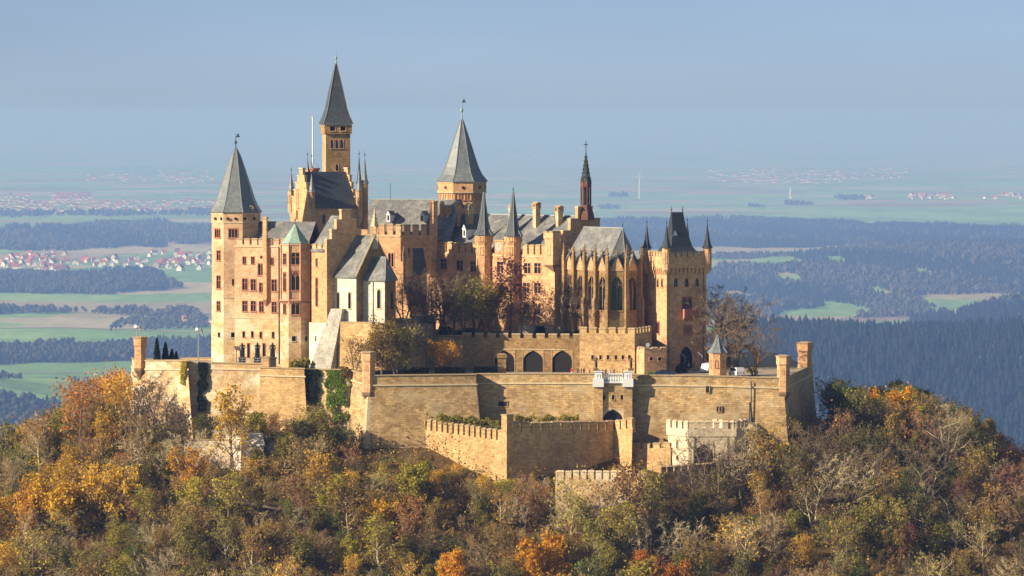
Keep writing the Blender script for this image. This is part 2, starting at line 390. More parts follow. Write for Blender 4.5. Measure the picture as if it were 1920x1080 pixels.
def crenels(root, W, z, mw, gap, mh, th=0.6, m=None, mc=None, u0=0.0, u1=None, off=0.0, z1=None):
    u1 = W.L if u1 is None else u1; L = u1 - u0
    n = max(1, int(round((L + gap) / (mw + gap)))); pitch = (L + gap) / n; me = merlon_mesh(pitch - gap, mh, th, m or M_OCHRE, mc or M_CAP)
    for i in range(n):
        u = u0 + i * pitch + (pitch - gap) / 2; zz = z if z1 is None else z + (z1 - z) * (u - u0) / max(L, 1e-3)
        o = place('merlon', me, root, W.pt(u, zz, off - th / 2), W.rz + random.uniform(-0.01, 0.01)); o.scale = (1, 1, random.uniform(0.95, 1.05))
def corbels(mb, W, z, h, pitch, out, mi=0, u0=0.0, u1=None):
    u1 = W.L if u1 is None else u1; n = max(2, int((u1 - u0) / pitch)); p = (u1 - u0) / n
    for i in range(n):
        c = u0 + (i + 0.5) * p
        obox(mb, W, c - p * 0.25, c + p * 0.25, z, z + h * 0.55, 0, out * 0.55, mi); obox(mb, W, c - p * 0.25, c + p * 0.25, z + h * 0.55, z + h, 0, out, mi)
def finial(root, x, y, z0, z1, r=0.25, vane=False, m=None, name='finial'):
    mb = MB(); h = z1 - z0
    mb.lathe(x, y, [(r * 0.8, z0 - 0.3), (r * 0.45, z0 + h * 0.15), (r * 0.4, z0 + h * 0.3), (r * 1.1, z0 + h * 0.36), (r * 1.1, z0 + h * 0.44), (r * 0.4, z0 + h * 0.5), (r * 0.25, z0 + h * 0.7), (0.03, z1)], 6)
    o = mb.build(name, m or M_COPPER, root, True)
    if vane:
        v = MB(); zz = z0 + h * 0.72; v.box(x, x + 0.9, y - 0.03, y + 0.03, zz, zz + 0.3); v.box(x + 0.3, x + 0.75, y - 0.03, y + 0.03, zz + 0.31, zz + 0.75); v.build('vane', M_IRON, o)
    return o
def spire(root, x, y, prof, n, rot, m=None, name='roof', ridge=True):
    mb = MB(); mb.lathe(x, y, prof, n, rot); o = mb.build(name, m or M_SPIRE, root)
    if ridge:
        rb = MB()
        for k in range(n):
            a = rot + k * 2 * PI / n
            rb.tube([(x + (r + 0.03) * math.sin(a), y - (r + 0.03) * math.cos(a), z) for r, z in prof], 0.09, 4)
        rb.build('ridge_lead', M_LEAD, o)
    return o
def boxplan(pl, pc, pr, Y, phi):                       # nearest vertical edge at column pc; right face turned right by phi
    p = math.radians(phi); k = KM(Y); C = Vector((PX(pc, Y), Y)); sr = (pr - pc) * k / math.cos(p); sl = (pc - pl) * k / math.sin(p)
    R_ = C + Vector((math.cos(p), math.sin(p))) * sr; L_ = C + Vector((-math.sin(p), math.cos(p))) * sl
    return L_, C, R_, L_ + (R_ - C)
def mid(a, b): return (Vector(a) + Vector(b)) / 2
def gable_roof(mb, a, b, c, d, ze, zr, over=0.35, th=0.22, mi=0):   # eaves a-b and d-c, ridge from mid(a,d) to mid(b,c)
    a, b, c, d = [Vector((q[0], q[1])) for q in (a, b, c, d)]
    ra, rb = mid(a, d), mid(b, c)
    for e0, e1 in ((a, b), (d, c)):
        s0 = e0 + (e0 - ra).normalized() * over; s1 = e1 + (e1 - rb).normalized() * over
        zl = ze - (zr - ze) * over / (e0 - ra).length
        mb.slab([(s0.x, s0.y, zl), (s1.x, s1.y, zl), (rb.x, rb.y, zr), (ra.x, ra.y, zr)], th, mi)
def stepped(mb, cop, W, uc, half, z0, zp, n, th=0.7):
    for i in range(n):
        w = half * (1 - i / n) * (1.0 if i < n - 1 else 1.0); za = z0 + (zp - z0) * i / n; zb = z0 + (zp - z0) * (i + 1) / n
        obox(mb, W, uc - w, uc + w, za, zb, -th, 0.0)
        wn_ = half * (1 - (i + 1) / n) if i < n - 1 else 0
        for s_ in ((-1, 1) if i < n - 1 else (0,)):
            if s_ == 0: obox(cop, W, uc - w - 0.1, uc + w + 0.1, zb + 0.002, zb + 0.3, -th - 0.12, 0.12)
            elif s_ < 0: obox(cop, W, uc - w - 0.1, uc - wn_ - 0.002, zb + 0.002, zb + 0.25, -th - 0.12, 0.12)
            else: obox(cop, W, uc + wn_ + 0.002, uc + w + 0.1, zb + 0.002, zb + 0.25, -th - 0.12, 0.12)
def chimney(root, px, pyt, pyb, Y, wpx, rz=0.0, m=None):
    k = KM(Y); w = wpx * k / 2; x = PX(px, Y, pyt); zt, zb = PZ(pyt, Y), PZ(pyb, Y); h = zt - zb
    mb = MB(); c = math.cos(rz); s = math.sin(rz)
    def tr(p): return (x + p[0] * c - p[1] * s, Y + p[0] * s + p[1] * c, p[2])
    def bx(x0, x1, y0, y1, z0, z1, mi=0): mb.prism([tr(p) for p in ((x0, y0, z0), (x1, y0, z0), (x1, y1, z0), (x0, y1, z0))], [tr(p) for p in ((x0, y0, z1), (x1, y0, z1), (x1, y1, z1), (x0, y1, z1))], mi)
    bx(-w * .8, w * .8, -w * .8, w * .8, zb - 3, zb + h * 0.55); bx(-w, w, -w, w, zb + h * 0.55 + .002, zb + h * 0.62)
    for ax in (-1, 0, 1):
        for ay in (-1, 0, 1):
            if ax == 0 and ay == 0: continue
            bx(ax * w * .75 - w * .16, ax * w * .75 + w * .16, ay * w * .75 - w * .16, ay * w * .75 + w * .16, zb + h * .622, zb + h * .8)
    bx(-w, w, -w, w, zb + h * .802, zb + h * .84)
    e = w * 1.15; z0 = zb + h * .842
    mb.add([tr(p) for p in ((-e, -e, z0), (e, -e, z0), (e, e, z0), (-e, e, z0), (0, -e, zt), (0, e, zt))], [(0, 1, 4), (2, 3, 5), (1, 2, 5, 4), (3, 0, 4, 5), (3, 2, 1, 0)], 1)
    return mb.build('chimney', [m or M_PALE, M_CAP], root)
def dormer(root, W, px, py, w, h, back=3.0, off=0.0):
    u, z = W.hit(px, py); mb = MB()
    obox(mb, W, u - w / 2, u + w / 2, z - h / 2, z + h * 0.25, off - back, off, 0)
    a, b_, t = W.pt(u - w / 2 - .12, z + h * .25, off + .15), W.pt(u + w / 2 + .12, z + h * .25, off + .15), W.pt(u, z + h * .75, off + .15)
    a2, b2, t2 = W.pt(u - w / 2 - .12, z + h * .25, off - back), W.pt(u + w / 2 + .12, z + h * .25, off - back), W.pt(u, z + h * .75, off - back)
    mb.tri(a, b_, t, 0); mb.quad(a, t, t2, a2, 1); mb.quad(t, b_, b2, t2, 1)
    o = mb.build('dormer', [M_PAINT, M_SLATED], root)
    g = MB(); obox(g, W, u - w * .25, u + w * .25, z - h * .35, z + h * .18, off + .002, off + .03); g.build('pane', M_GLASS, o)
    return o
# ------------------------------------------------------------------ the ground: castle hill, valley, far hills, one sheet to the horizon
ZPLAIN = -560.0
HILL = np.array([(-84, 6), (-70, -4), (-33, -7), (-8, -6), (20, -3), (59, -1), (72, 4), (92, 14), (90, 60), (50, 95), (-20, 98), (-84, 60)], float)
def polydist(x, y, P):
    x = np.asarray(x, float); y = np.asarray(y, float); d = np.full(x.shape, 1e9); ins = np.zeros(x.shape, bool)
    for i in range(len(P)):
        a, b = P[i], P[(i + 1) % len(P)]; e = b - a
        t = np.clip(((x - a[0]) * e[0] + (y - a[1]) * e[1]) / (e @ e), 0, 1)
        d = np.minimum(d, np.hypot(x - a[0] - t * e[0], y - a[1] - t * e[1]))
        cr = ((a[1] > y) != (b[1] > y)) & (x < (b[0] - a[0]) * (y - a[1]) / (b[1] - a[1] + 1e-12) + a[0]); ins ^= cr
    return np.where(ins, -d, d)
def sst(x, a, b): t = np.clip((x - a) / (b - a), 0, 1); return t * t * (3 - 2 * t)
def height(x, y):
    x = np.asarray(x, float); y = np.asarray(y, float)
    d = np.maximum(polydist(x, y, HILL), 0)
    hill = -15.0 - 0.42 * np.minimum(d, 30) - 0.60 * np.clip(d - 30, 0, 220) - 0.35 * np.clip(d - 250, 0, 1e5)
    hill = hill + 0.7 * np.sin(x * 0.23 + y * 0.11) * np.cos(y * 0.19) * sst(d, 2, 14)
    Dc = y + CAMD
    cs = HC - 2.0 - 0.45 * np.maximum(np.hypot(x * 0.6, Dc + 6) - 5, 0)      # the lookout spur behind the camera
    pl = ZPLAIN + 7 * np.sin(x / 900 + 1) * np.cos(y / 1300) + 5 * np.sin(y / 2300 + x / 1700)
    pl = pl * 1.0
    pl = pl + 196 * np.exp(-((Dc - 7930) / 985) ** 2) * sst(x, 139, 462)
    pl = pl + 132 * np.exp(-((Dc - 11550) / 862) ** 2) * sst(x, 893, 1617)
    pl = pl + 71 * np.exp(-((Dc - 16630) / 1848) ** 2) * sst(x, 308, 1925)
    pl = pl + 65 * np.exp(-((Dc - 8780) / 800) ** 2) * sst(-x, 693, 1200)
    return np.maximum(np.maximum(hill, cs), pl)
def axis(segs):
    out = []
    for a, b, st in segs: out += list(np.arange(a, b, st))
    return np.array(sorted(set(out)))
gx = axis([(-60000, -12000, 6000), (-12000, -3000, 750), (-3000, -600, 100), (-600, -200, 20), (-200, 200, 4), (200, 600, 20), (600, 3000, 100), (3000, 12000, 750), (12000, 60001, 6000)])
gy = axis([(-3000, -1000, 100), (-1000, -140, 10), (-140, 140, 4), (140, 500, 20), (500, 19000, 120), (19000, 40000, 700), (40000, 90001, 5000)])
GX, GY = np.meshgrid(gx, gy); GZ = height(GX, GY)
nx, ny = len(gx), len(gy)
gv = np.stack([GX, GY, GZ], 2).reshape(-1, 3)
ii = (np.arange(ny - 1)[:, None] * nx + np.arange(nx - 1)[None, :]).ravel()
gf = np.stack([ii, ii + 1, ii + nx + 1, ii + nx], 1)
gme = bpy.data.meshes.new('ground')
gme.vertices.add(len(gv)); gme.vertices.foreach_set('co', gv.ravel())
gme.loops.add(gf.size); gme.loops.foreach_set('vertex_index', gf.ravel().astype(np.int32))
gme.polygons.add(len(gf)); gme.polygons.foreach_set('loop_start', np.arange(0, gf.size, 4, dtype=np.int32)); gme.polygons.foreach_set('loop_total', np.full(len(gf), 4, np.int32))
gme.polygons.foreach_set('use_smooth', np.ones(len(gf), bool))
gme.update(); gme.validate()
at_ = gme.attributes.new('woodland', 'FLOAT', 'POINT')
Dd = polydist(gv[:, 0], gv[:, 1], HILL); at_.data.foreach_set('value', (1 - sst(Dd, 250, 500)).astype(np.float32))
m, nt, b = _new('fields_and_leaf_litter')
pos = position(nt, (1 / 780, 1 / 650, 0))
rot = nt.nodes.new('ShaderNodeVectorRotate'); nt.links.new(pos, rot.inputs[0]); rot.inputs['Angle'].default_value = 0.22
vo = nt.nodes.new('ShaderNodeTexVoronoi'); vo.feature = 'F1'; vo.distance = 'MANHATTAN'; nt.links.new(rot.outputs[0], vo.inputs['Vector']); vo.inputs['Scale'].default_value = 1.0
sep = nt.nodes.new('ShaderNodeSeparateColor'); nt.links.new(vo.outputs['Color'], sep.inputs[0])
rp = nt.nodes.new('ShaderNodeValToRGB'); rp.color_ramp.interpolation = 'CONSTANT'
els = [(0.0, (0.20, 0.34, 0.085)), (0.22, (0.26, 0.42, 0.12)), (0.42, (0.36, 0.31, 0.16)), (0.55, (0.18, 0.31, 0.08)), (0.68, (0.44, 0.39, 0.22)), (0.8, (0.24, 0.38, 0.10)), (0.93, (0.27, 0.20, 0.12))]
cr = rp.color_ramp
while len(cr.elements) < len(els): cr.elements.new(0.5)
for e_, (p_, c_) in zip(cr.elements, els): e_.position = p_; e_.color = (*c_, 1)
nt.links.new(sep.outputs[0], rp.inputs[0])
fv = maprange(nt, noise(nt, position(nt, (1, 0.25, 1)), 0.012, 6, 0.7), 0.3, 0.7, 0.75, 1.25)
cc = nt.nodes.new('ShaderNodeCombineColor'); [nt.links.new(fv, cc.inputs[i]) for i in range(3)]
fields = mixc(nt, 1.0, rp.outputs[0], cc.outputs[0], 'MULTIPLY')
lit = mixc(nt, noise(nt, position(nt), 0.6, 7, 0.75), (0.045, 0.03, 0.012), (0.17, 0.10, 0.04))
lit = mixc(nt, maprange(nt, noise(nt, position(nt), 0.09, 4), 0.5, 0.65, 0, 0.7), lit, (0.06, 0.075, 0.02))
an = nt.nodes.new('ShaderNodeAttribute'); an.attribute_name = 'woodland'
nt.links.new(mixc(nt, an.outputs['Fac'], fields, lit), b.inputs['Base Color']); b.inputs['Roughness'].default_value = 0.95; b.inputs['Specular IOR Level'].default_value = 0.1
gme.materials.append(m)
ground = bpy.data.objects.new('ground', gme); col.objects.link(ground); struct(ground)

# ------------------------------------------------------------------ ramparts
def miter(pts):
    n = len(pts); N = []
    for i in range(n - 1):
        u = (Vector(pts[i + 1]) - Vector(pts[i])).normalized(); N.append(Vector((u.y, -u.x)))
    out = []
    for i in range(n):
        if i == 0: out.append(N[0])
        elif i == n - 1: out.append(N[-1])
        else:
            s_ = N[i - 1] + N[i]; l2 = s_.length_squared; out.append(s_ * (2 / l2) if l2 > 0.3 else N[i])
    return out
def strip(mb, pts, nm, o_out, o_in, z0, z1, mi=0):
    n = len(pts); A = [(pts[i][0] + nm[i].x * o_out, pts[i][1] + nm[i].y * o_out) for i in range(n)]; B = [(pts[i][0] - nm[i].x * o_in, pts[i][1] - nm[i].y * o_in) for i in range(n)]
    for i in range(n - 1):
        b_ = [(*A[i], z0[i]), (*A[i + 1], z0[i + 1]), (*B[i + 1], z0[i + 1]), (*B[i], z0[i])]; t_ = [(*A[i], z1[i]), (*A[i + 1], z1[i + 1]), (*B[i + 1], z1[i + 1]), (*B[i], z1[i])]
        mb.add(b_ + t_, [(0, 1, 5, 4), (4, 5, 6, 7), (2, 3, 7, 6), (3, 2, 1, 0)] + ([(3, 0, 4, 7)] if i == 0 else []) + ([(1, 2, 6, 5)] if i == n - 2 else []), mi)
def rampart(name, label, nodes, batter=0.1, drop=2.4, mw=None, cat='wall', parapet=True, mp=None, thick=1.1, group=None):
    # nodes: (column, Y, row of the top, row of the foot) from left to right seen from outside
    mw = mw or M_RAMP
    pts = [P2(a, Y, pt) for a, Y, pt, pb in nodes]; zt = [PZ(pt, Y) for a, Y, pt, pb in nodes]; zb = [PZ(pb, Y) for a, Y, pt, pb in nodes]
    nm = miter(pts); c = [sum(p[0] for p in pts) / len(pts), sum(p[1] for p in pts) / len(pts)]
    root = thing(name, label, cat, (c[0], c[1], min(zb)), group)
    mb = MB(); zc = [z - drop for z in zt] if parapet else [z - 0.3 for z in zt]
    for i in range(len(pts) - 1):
        L = (Vector(pts[i + 1]) - Vector(pts[i])).length; ns = max(1, int(L / 6)); nv = 3
        def P(s_, t_):
            x0, y0 = pts[i][0] + (pts[i + 1][0] - pts[i][0]) * s_, pts[i][1] + (pts[i + 1][1] - pts[i][1]) * s_
            nx_ = nm[i] + (nm[i + 1] - nm[i]) * s_; za = zc[i] + (zc[i + 1] - zc[i]) * s_; zz = zb[i] + (zb[i + 1] - zb[i]) * s_
            h = (za - zz) * t_; return (x0 + nx_.x * h * batter, y0 + nx_.y * h * batter, za - h)
        for a_ in range(ns):
            for b_ in range(nv): mb.quad(P(a_ / ns, (b_ + 1) / nv), P((a_ + 1) / ns, (b_ + 1) / nv), P((a_ + 1) / ns, b_ / nv), P(a_ / ns, b_ / nv))
    body = mb.build('wall', mw, root)
    if parapet:
        q = MB(); strip(q, pts, nm, -0.06, thick, zc, [z - 0.22 for z in zt]); q.build('parapet', mp or mw, root)
        q = MB(); strip(q, pts, nm, 0.22, 0.3, [z - 0.02 for z in zc], [z + 0.3 for z in zc]); q.build('string_course', M_CAPL, root)
    q = MB(); strip(q, pts, nm, 0.14, thick + 0.12, [z - 0.218 for z in zt], zt); q.build('coping', M_CAP, root)
    root['pts'] = [v for p in pts for v in p]
    return root, [Wall(pts[i], pts[i + 1]) for i in range(len(pts) - 1)], zt
def sentry(name, label, px, Y, pyt, pyb, wpx, rot=22.5, n=6, corbel=True, slit=True, group='corner sentry turrets'):
    x = PX(px, Y, pyt); k = KM(Y); r = wpx * k / 2 * 1.06; zt, zb = PZ(pyt, Y), PZ(pyb, Y); rt = math.radians(rot)
    root = thing(name, label, 'turret', (x, Y, zb), group)
    mb = MB(); pr = [(r * 0.9, zb), (r * 0.9, zt - 2.2)]
    mb.lathe(x, Y, pr, n, rt); mb.build('wall', M_OCHRE, root)
    q = MB(); q.lathe(x, Y, [(r * 0.9, zt - 2.19), (r * 1.03, zt - 1.9), (r * 1.03, zt - 0.3)], n, rt); q.build('head', M_OCHRE, root)
    q = MB(); q.lathe(x, Y, [(r * 1.15, zt - 0.298), (r * 1.15, zt - 0.08), (r * 0.5, zt + 0.12)], n, rt); q.build('cap', M_CAP, root)
    if corbel:
        q = MB(); q.lathe(x, Y, [(0.1, zb - 3.2), (r * 0.5, zb - 1.6), (r * 0.98, zb - 0.6), (r * 0.98, zb - 0.002)], n, rt); q.build('corbel', M_STATUE, root)
    if slit:
        vs = [(x + r * .9 * math.sin(rt + i * 2 * PI / n), Y - r * .9 * math.cos(rt + i * 2 * PI / n)) for i in range(n)]
        for i in range(n):
            W = Wall(vs[i], vs[(i + 1) % n])
            if W.n.y < 0.1: put_window(root, W, 0, 0, 0.42, 1.15, 'arch', M_OCHRE, 'window', None, W.L / 2, zt - 3.4)
    return root

rampart('bastion_wall', 'tall sunlit bastion wall at the far left corner above the trees', [(247, 50, 670, 830), (252, 18, 675, 850), (352, 8, 675, 850), (353, 11, 675, 850)], 0.08, 2.2, M_PALE)
sentry('sentry_turret', 'sentry turret with a floodlight on top at the far left corner of the ramparts', 263, 17, 631, 690, 25, 10)
rampart('curtain_wall', 'sunlit curtain wall below the bronze statues on the left', [(351, 9.9, 678, 830), (492, 5, 681, 830)], 0.05, 1.6, M_PALE)
sentry('parapet_pier', 'small square stone pier on the wall top below the bronze statues', 499, 4.5, 669, 692, 17, 35, 4, False, True, None)
rampart('bastion_wall', 'orange stone bastion wall between two ivy-covered recesses', [(486, 7, 688, 830), (488, 4, 688, 830), (571, 0, 690, 820), (572, 3, 690, 820)], 0.06, 2.0, M_LOW)
rampart('curtain_wall', 'recessed wall with bright green ivy left of the big bastion', [(569, 1.6, 692, 820), (657, -1.2, 692, 820)], 0.05, 2.0, M_PALE)
bc, bcw, bcz = rampart('bastion_wall', 'broad grey-brown bastion with a sharp front corner below the chapel', [(655, -.4, 692, 830), (691, -7, 703, 866), (893, -5, 701, 852), (896, -1, 700, 850)], 0.11, 2.4, M_RAMP)
qb = MB()
pc_ = Vector(P2(691, -7, 703)); zq = PZ(745, -7)
for i in range(26):                                    # pale quoins up the sharp corner
    z0 = zq - i * 0.55; h = zq + 3 - z0; s_ = 1.0 if i % 2 else 0.7
    W1 = bcw[0]; W2 = bcw[1]; o = (bcz[1] - 2.4 - z0) * 0.11
    a_ = miter([bcw[0].P0, pc_, bcw[1].P1])[1]; cpt = pc_ + a_ * (o + 0.05)
    p0 = cpt - W1.u * s_; p1 = cpt + W2.u * s_
    inn = cpt - a_ * 0.6; dz = 0.5
    qb.prism([(p0.x, p0.y, z0 - dz), (cpt.x, cpt.y, z0 - dz), (p1.x, p1.y, z0 - dz), (inn.x, inn.y, z0 - dz)], [(p0.x, p0.y, z0), (cpt.x, cpt.y, z0), (p1.x, p1.y, z0), (inn.x, inn.y, z0)])
qb.build('quoins', M_CAPL, bc)
sentry('sentry_turret', 'sentry turret corbelled out over the sharp bastion corner below the white chapel', 691, -6, 659, 735, 27, 14)
ct, ctw, ctz = rampart('curtain_wall', 'long curtain wall left of the balustraded gatehouse', [(893, -1.2, 700, 850), (1114, -6, 700, 850)], 0.04, 2.3, M_RAMP)
rt_, rtw, rtz = rampart('curtain_wall', 'long curtain wall right of the gatehouse ending at the right corner', [(1183, -5.5, 702, 850), (1335, -8, 704, 850), (1470, -10, 708, 835), (1524, 33, 683, 800)], 0.09, 2.4, M_RAMP)
sentry('sentry_turret', 'sentry turret at the front right corner of the ramparts', 1469, -9, 666, 735, 25, 20)
sentry('sentry_turret', 'sentry turret on the far right corner, standing against the blue forest', 1509, 25, 641, 690, 28, 16, 6, False)
def embrasure(root, W, px, py, w, h, proud=0.25, fm=None, name='embrasure', depth=0.0):
    u, z = W.hit(px, py); o = (depth)
    mb = MB(); b = 0.14
    for (a0, a1, c0, c1) in ((-w / 2 - b, -w / 2, -h / 2 - b, h / 2 + b), (w / 2, w / 2 + b, -h / 2 - b, h / 2 + b), (-w / 2, w / 2, h / 2, h / 2 + b), (-w / 2, w / 2, -h / 2 - b, -h / 2)):
        obox(mb, W, u + a0, u + a1, z + c0, z + c1, o - 0.3, o + proud)
    f = mb.build(name, fm or M_RAMP, root); p = MB(); obox(p, W, u - w / 2, u + w / 2, z - h / 2, z + h / 2, o - 0.25, o + 0.04); p.build('shade_panel', M_VOID, f)  # dark block inside the frame: shade of the hole given as colour
embrasure(ct, ctw[0], 943, 757, 1.9, 1.0, 0.14, depth=0.2)
embrasure(rt_, rtw[0], 1327, 730, 0.7, 1.4, 0.12, depth=0.3)
for px_ in (1346, 1351.5): embrasure(rt_, rtw[1], px_, 767, 0.36, 1.1, 0.12, depth=0.65)
for px_, a_, b_ in ((1409, 710, 790), (1406, 748, 786)):
    u_, _z = rtw[1].hit(px_, 740); q = MB(); q.tube([rtw[1].pt(u_, PZ(a_, 1), 0.35), rtw[1].pt(u_, PZ(b_, 1), 1.1)], 0.12, 6); q.build('downpipe', M_IRON, rt_)

# gatehouse with a white balustrade, two standing stone figures and a pointed gate
gh = thing('gatehouse', 'projecting gatehouse with white balustrade and pointed gateway in the curtain wall', 'gatehouse', (PX(1149, -2), -2, PZ(860, -2)))
gy_ = -7.4
GL, GR = P2(1113, gy_), P2(1186, gy_); W = Wall(GL, GR); zt_, zb_ = PZ(718, gy_), PZ(860, gy_); hol = []
for p_ in (1133, 1149.5, 1166): put_window(gh, W, p_, 745, 0.55, 1.0, 'hole', M_LOW, 'window', hol)
u_, z_ = W.hit(1149, 790); gw, ghh = 4.3, 5.2; put_window(gh, W, 0, 0, gw, ghh, 'door', M_CAPL, 'gateway', hol, u_, z_)
mb = MB(); wall_face(mb, W, zb_, zt_, hol, 0.4)
WL_, WR_ = Wall(P2(1113, 3), GL), Wall(GR, (GR[0] + 0.1, 3))
wall_face(mb, WL_, zb_, zt_); wall_face(mb, WR_, zb_, zt_); mb.quad((*GL, zt_), (*GR, zt_), (GR[0], 7, zt_), (GL[0], 7, zt_)); mb.build('wall', M_RAMP, gh)
for uc in (1.0, W.L - 1.0):                            # stepped corner buttresses
    q = MB()
    for o_, za, zz in ((1.5, zb_, PZ(800, gy_)), (1.0, PZ(800, gy_), PZ(763, gy_)), (0.55, PZ(763, gy_), zt_ + 0.4)): obox(q, W, uc - 0.95, uc + 0.95, za, zz - 0.01, 0.002, o_)
    q.build('buttress', M_LOW, gh)
    q = MB(); obox(q, W, uc - 1.15, uc + 1.15, zt_ - 0.8, zt_ + 1.0, -0.6, 1.0); obox(q, W, uc - 0.8, uc + 0.8, zt_ + 1.002, PZ(697, gy_), -0.5, 0.8); obox(q, W, uc - 1.0, uc + 1.0, PZ(697, gy_) + .002, PZ(695, gy_), -0.6, 0.95)
    pier = q.build('balustrade_pier', M_PAINT, gh)
    put_window(pier, W, 0, 0, 0.5, 1.6, 'arch', M_PAINT, 'niche', None, uc, PZ(709, gy_)).location += Vector((W.n.x * 0.82, W.n.y * 0.82, 0))
q = MB(); obox(q, W, 2.0, W.L - 2.0, zt_ + 0.0, zt_ + 0.35, -0.3, 0.5); obox(q, W, 2.0, W.L - 2.0, PZ(702, gy_), PZ(700, gy_), -0.25, 0.45); rail = q.build('balustrade_rail', M_PAINT, gh)
bm_ = MB(); zz0 = zt_ + 0.352; zz1 = PZ(702, gy_) - 0.002; bm_.lathe(0, 0, [(0.09, 0), (0.15, (zz1 - zz0) * .35), (0.08, (zz1 - zz0) * .7), (0.1, zz1 - zz0)], 6); bme = bm_.mesh('baluster', M_PAINT)
for i in range(12): place('baluster', bme, gh, W.pt(2.2 + i * (W.L - 4.4) / 11, zz0, 0.1))

# terraces
def floor(name, pts, z, m):
    mb = MB(); mb.add([(p[0], p[1], z) for p in pts], [tuple(range(len(pts)))]); o = mb.build(name, m); return struct(o)
ZT, ZTL, ZG = -0.55, 0.4, 6.3
floor('courtyard', [P2(657, 0), P2(692, -5.8), P2(893, -4), P2(896, -.5), P2(1112, -5), P2(1113, -7), P2(1186, -7), P2(1186, -5), P2(1468, -9), P2(1521, 33), (62, 90), (-40, 90), P2(600, 40)], ZT, M_GRAVEL)
floor('terrace', [P2(254, 19), P2(351, 9), P2(352, 10.5), P2(490, 5.5), P2(570, 1), P2(573, 2.2), P2(655, -.6), P2(650, 45), P2(249, 50)], ZTL, M_GRAVEL)
# the terrace edge wall at the back of the left bastion
rampart('parapet_wall', 'low dark parapet at the back of the left bastion behind the lamp post', [(340, 44, 671, 690), (396, 42, 670, 690)], 0.0, 1.0, M_LOW, parapet=False)

# ------------------------------------------------------------------ towers with any number of sides
def poly_tower(name, label, px, Y, rot, n, segs, wins, cat='tower', group=None, frame=None, base=None):
    # segs: (row of the foot, row of the top, radius in columns, material); wins: (column, row, w, h, kind)
    x = PX(px, Y, 450); k = KM(Y); rt = math.radians(rot)
    root = thing(name, label, cat, (x, Y, PZ(segs[0][0], Y)), group)
    for si, (pb, pt, r, m) in enumerate(segs):
        rr = r * k; vs = [(x + rr * math.sin(rt + i * 2 * PI / n), Y - rr * math.cos(rt + i * 2 * PI / n)) for i in range(n)]
        mb = MB(); z0, z1 = PZ(pb, Y), PZ(pt, Y)
        for i in range(n):
            W = Wall(vs[i], vs[(i + 1) % n]); holes = []
            if W.n.y < 0.05:
                a, b_ = W.pxs()
                for w_ in wins:
                    if a < w_[0] < b_ and pt < w_[1] < pb: put_window(root, W, w_[0], w_[1], w_[2], w_[3], w_[4], w_[5] if len(w_) > 5 else (frame or M_RED), 'window', holes)
            wall_face(mb, W, z0, z1, holes)
        mb.add([(*v, z1) for v in vs], [tuple(range(n))]); mb.add([(*v, z0) for v in vs], [tuple(reversed(range(n)))])
        mb.build('wall', m, root)
    return root, x, Y, rt, k
def ring(root, x, Y, r, z, h, n, rt, m=None, name='cornice'):
    mb = MB(); mb.lathe(x, Y, [(r, z), (r, z + h)], n, rt); return mb.build(name, m or M_CAPL, root)

# big octagonal tower on the left
t1, x, Y, rt, k = poly_tower('octagonal_tower', 'octagonal tower with tall grey spire at the left end of the castle', 442.5, 27, -26, 8,
    [(692, 600, 48.3, M_PALE), (600, 556, 47.3, M_PALE), (556, 416, 46.8, M_WING), (416, 400, 47.8, M_WING)],
    [(408, 437, 1.9, 1.9, 'triple'), (437, 437, 1.9, 1.9, 'triple'), (410, 479, 1.3, 2.1, 'cross'), (410, 529, 1.35, 2.8, 'cross'), (410, 574, 1.25, 2.1, 'cross'),
     (411, 628, 0.9, 1.1, 'hole', M_CAPL), (437, 628, 0.9, 1.1, 'hole', M_CAPL), (437, 529, 0.5, 1.4, 'slit', M_OCHRE)])
ring(t1, x, Y, 48.6 * k, PZ(400, Y) + .002, 0.35, 8, rt); ring(t1, x, Y, 48.0 * k, PZ(417, Y), 0.22, 8, rt); ring(t1, x, Y, 48.3 * k, PZ(557, Y), 0.22, 8, rt)
for px_ in (404, 417, 430, 445, 462, 480):
    q = MB(); a_ = math.asin(max(-.98, min(.98, (px_ - 442.5) / 47.8))); rr = 47.8 * k * (0.94 + .05 * abs(math.sin(4 * a_)))
    q.lathe(0, 0, [(0.34, 0), (0.34, 0.1)], 8); me_ = q.mesh('roundel', M_VOID); o = place('roundel', me_, t1, (x + rr * math.sin(a_), Y - rr * math.cos(a_), PZ(409, Y))); o.rotation_euler = (PI / 2, 0, a_)
Z = lambda p: PZ(p, 27)
spire(t1, x, Y, [(51.5 * k, Z(400) + .36), (50 * k, Z(398)), (42 * k, Z(385)), (36.5 * k, Z(373)), (29 * k, Z(350)), (19 * k, Z(320)), (9.5 * k, Z(293)), (2.0 * k, Z(278))], 8, rt)
chimney(t1, 470, 385, 398, 24, 11)
finial(t1, x, Y, Z(279), Z(249), 0.32, True, M_COPPERD)

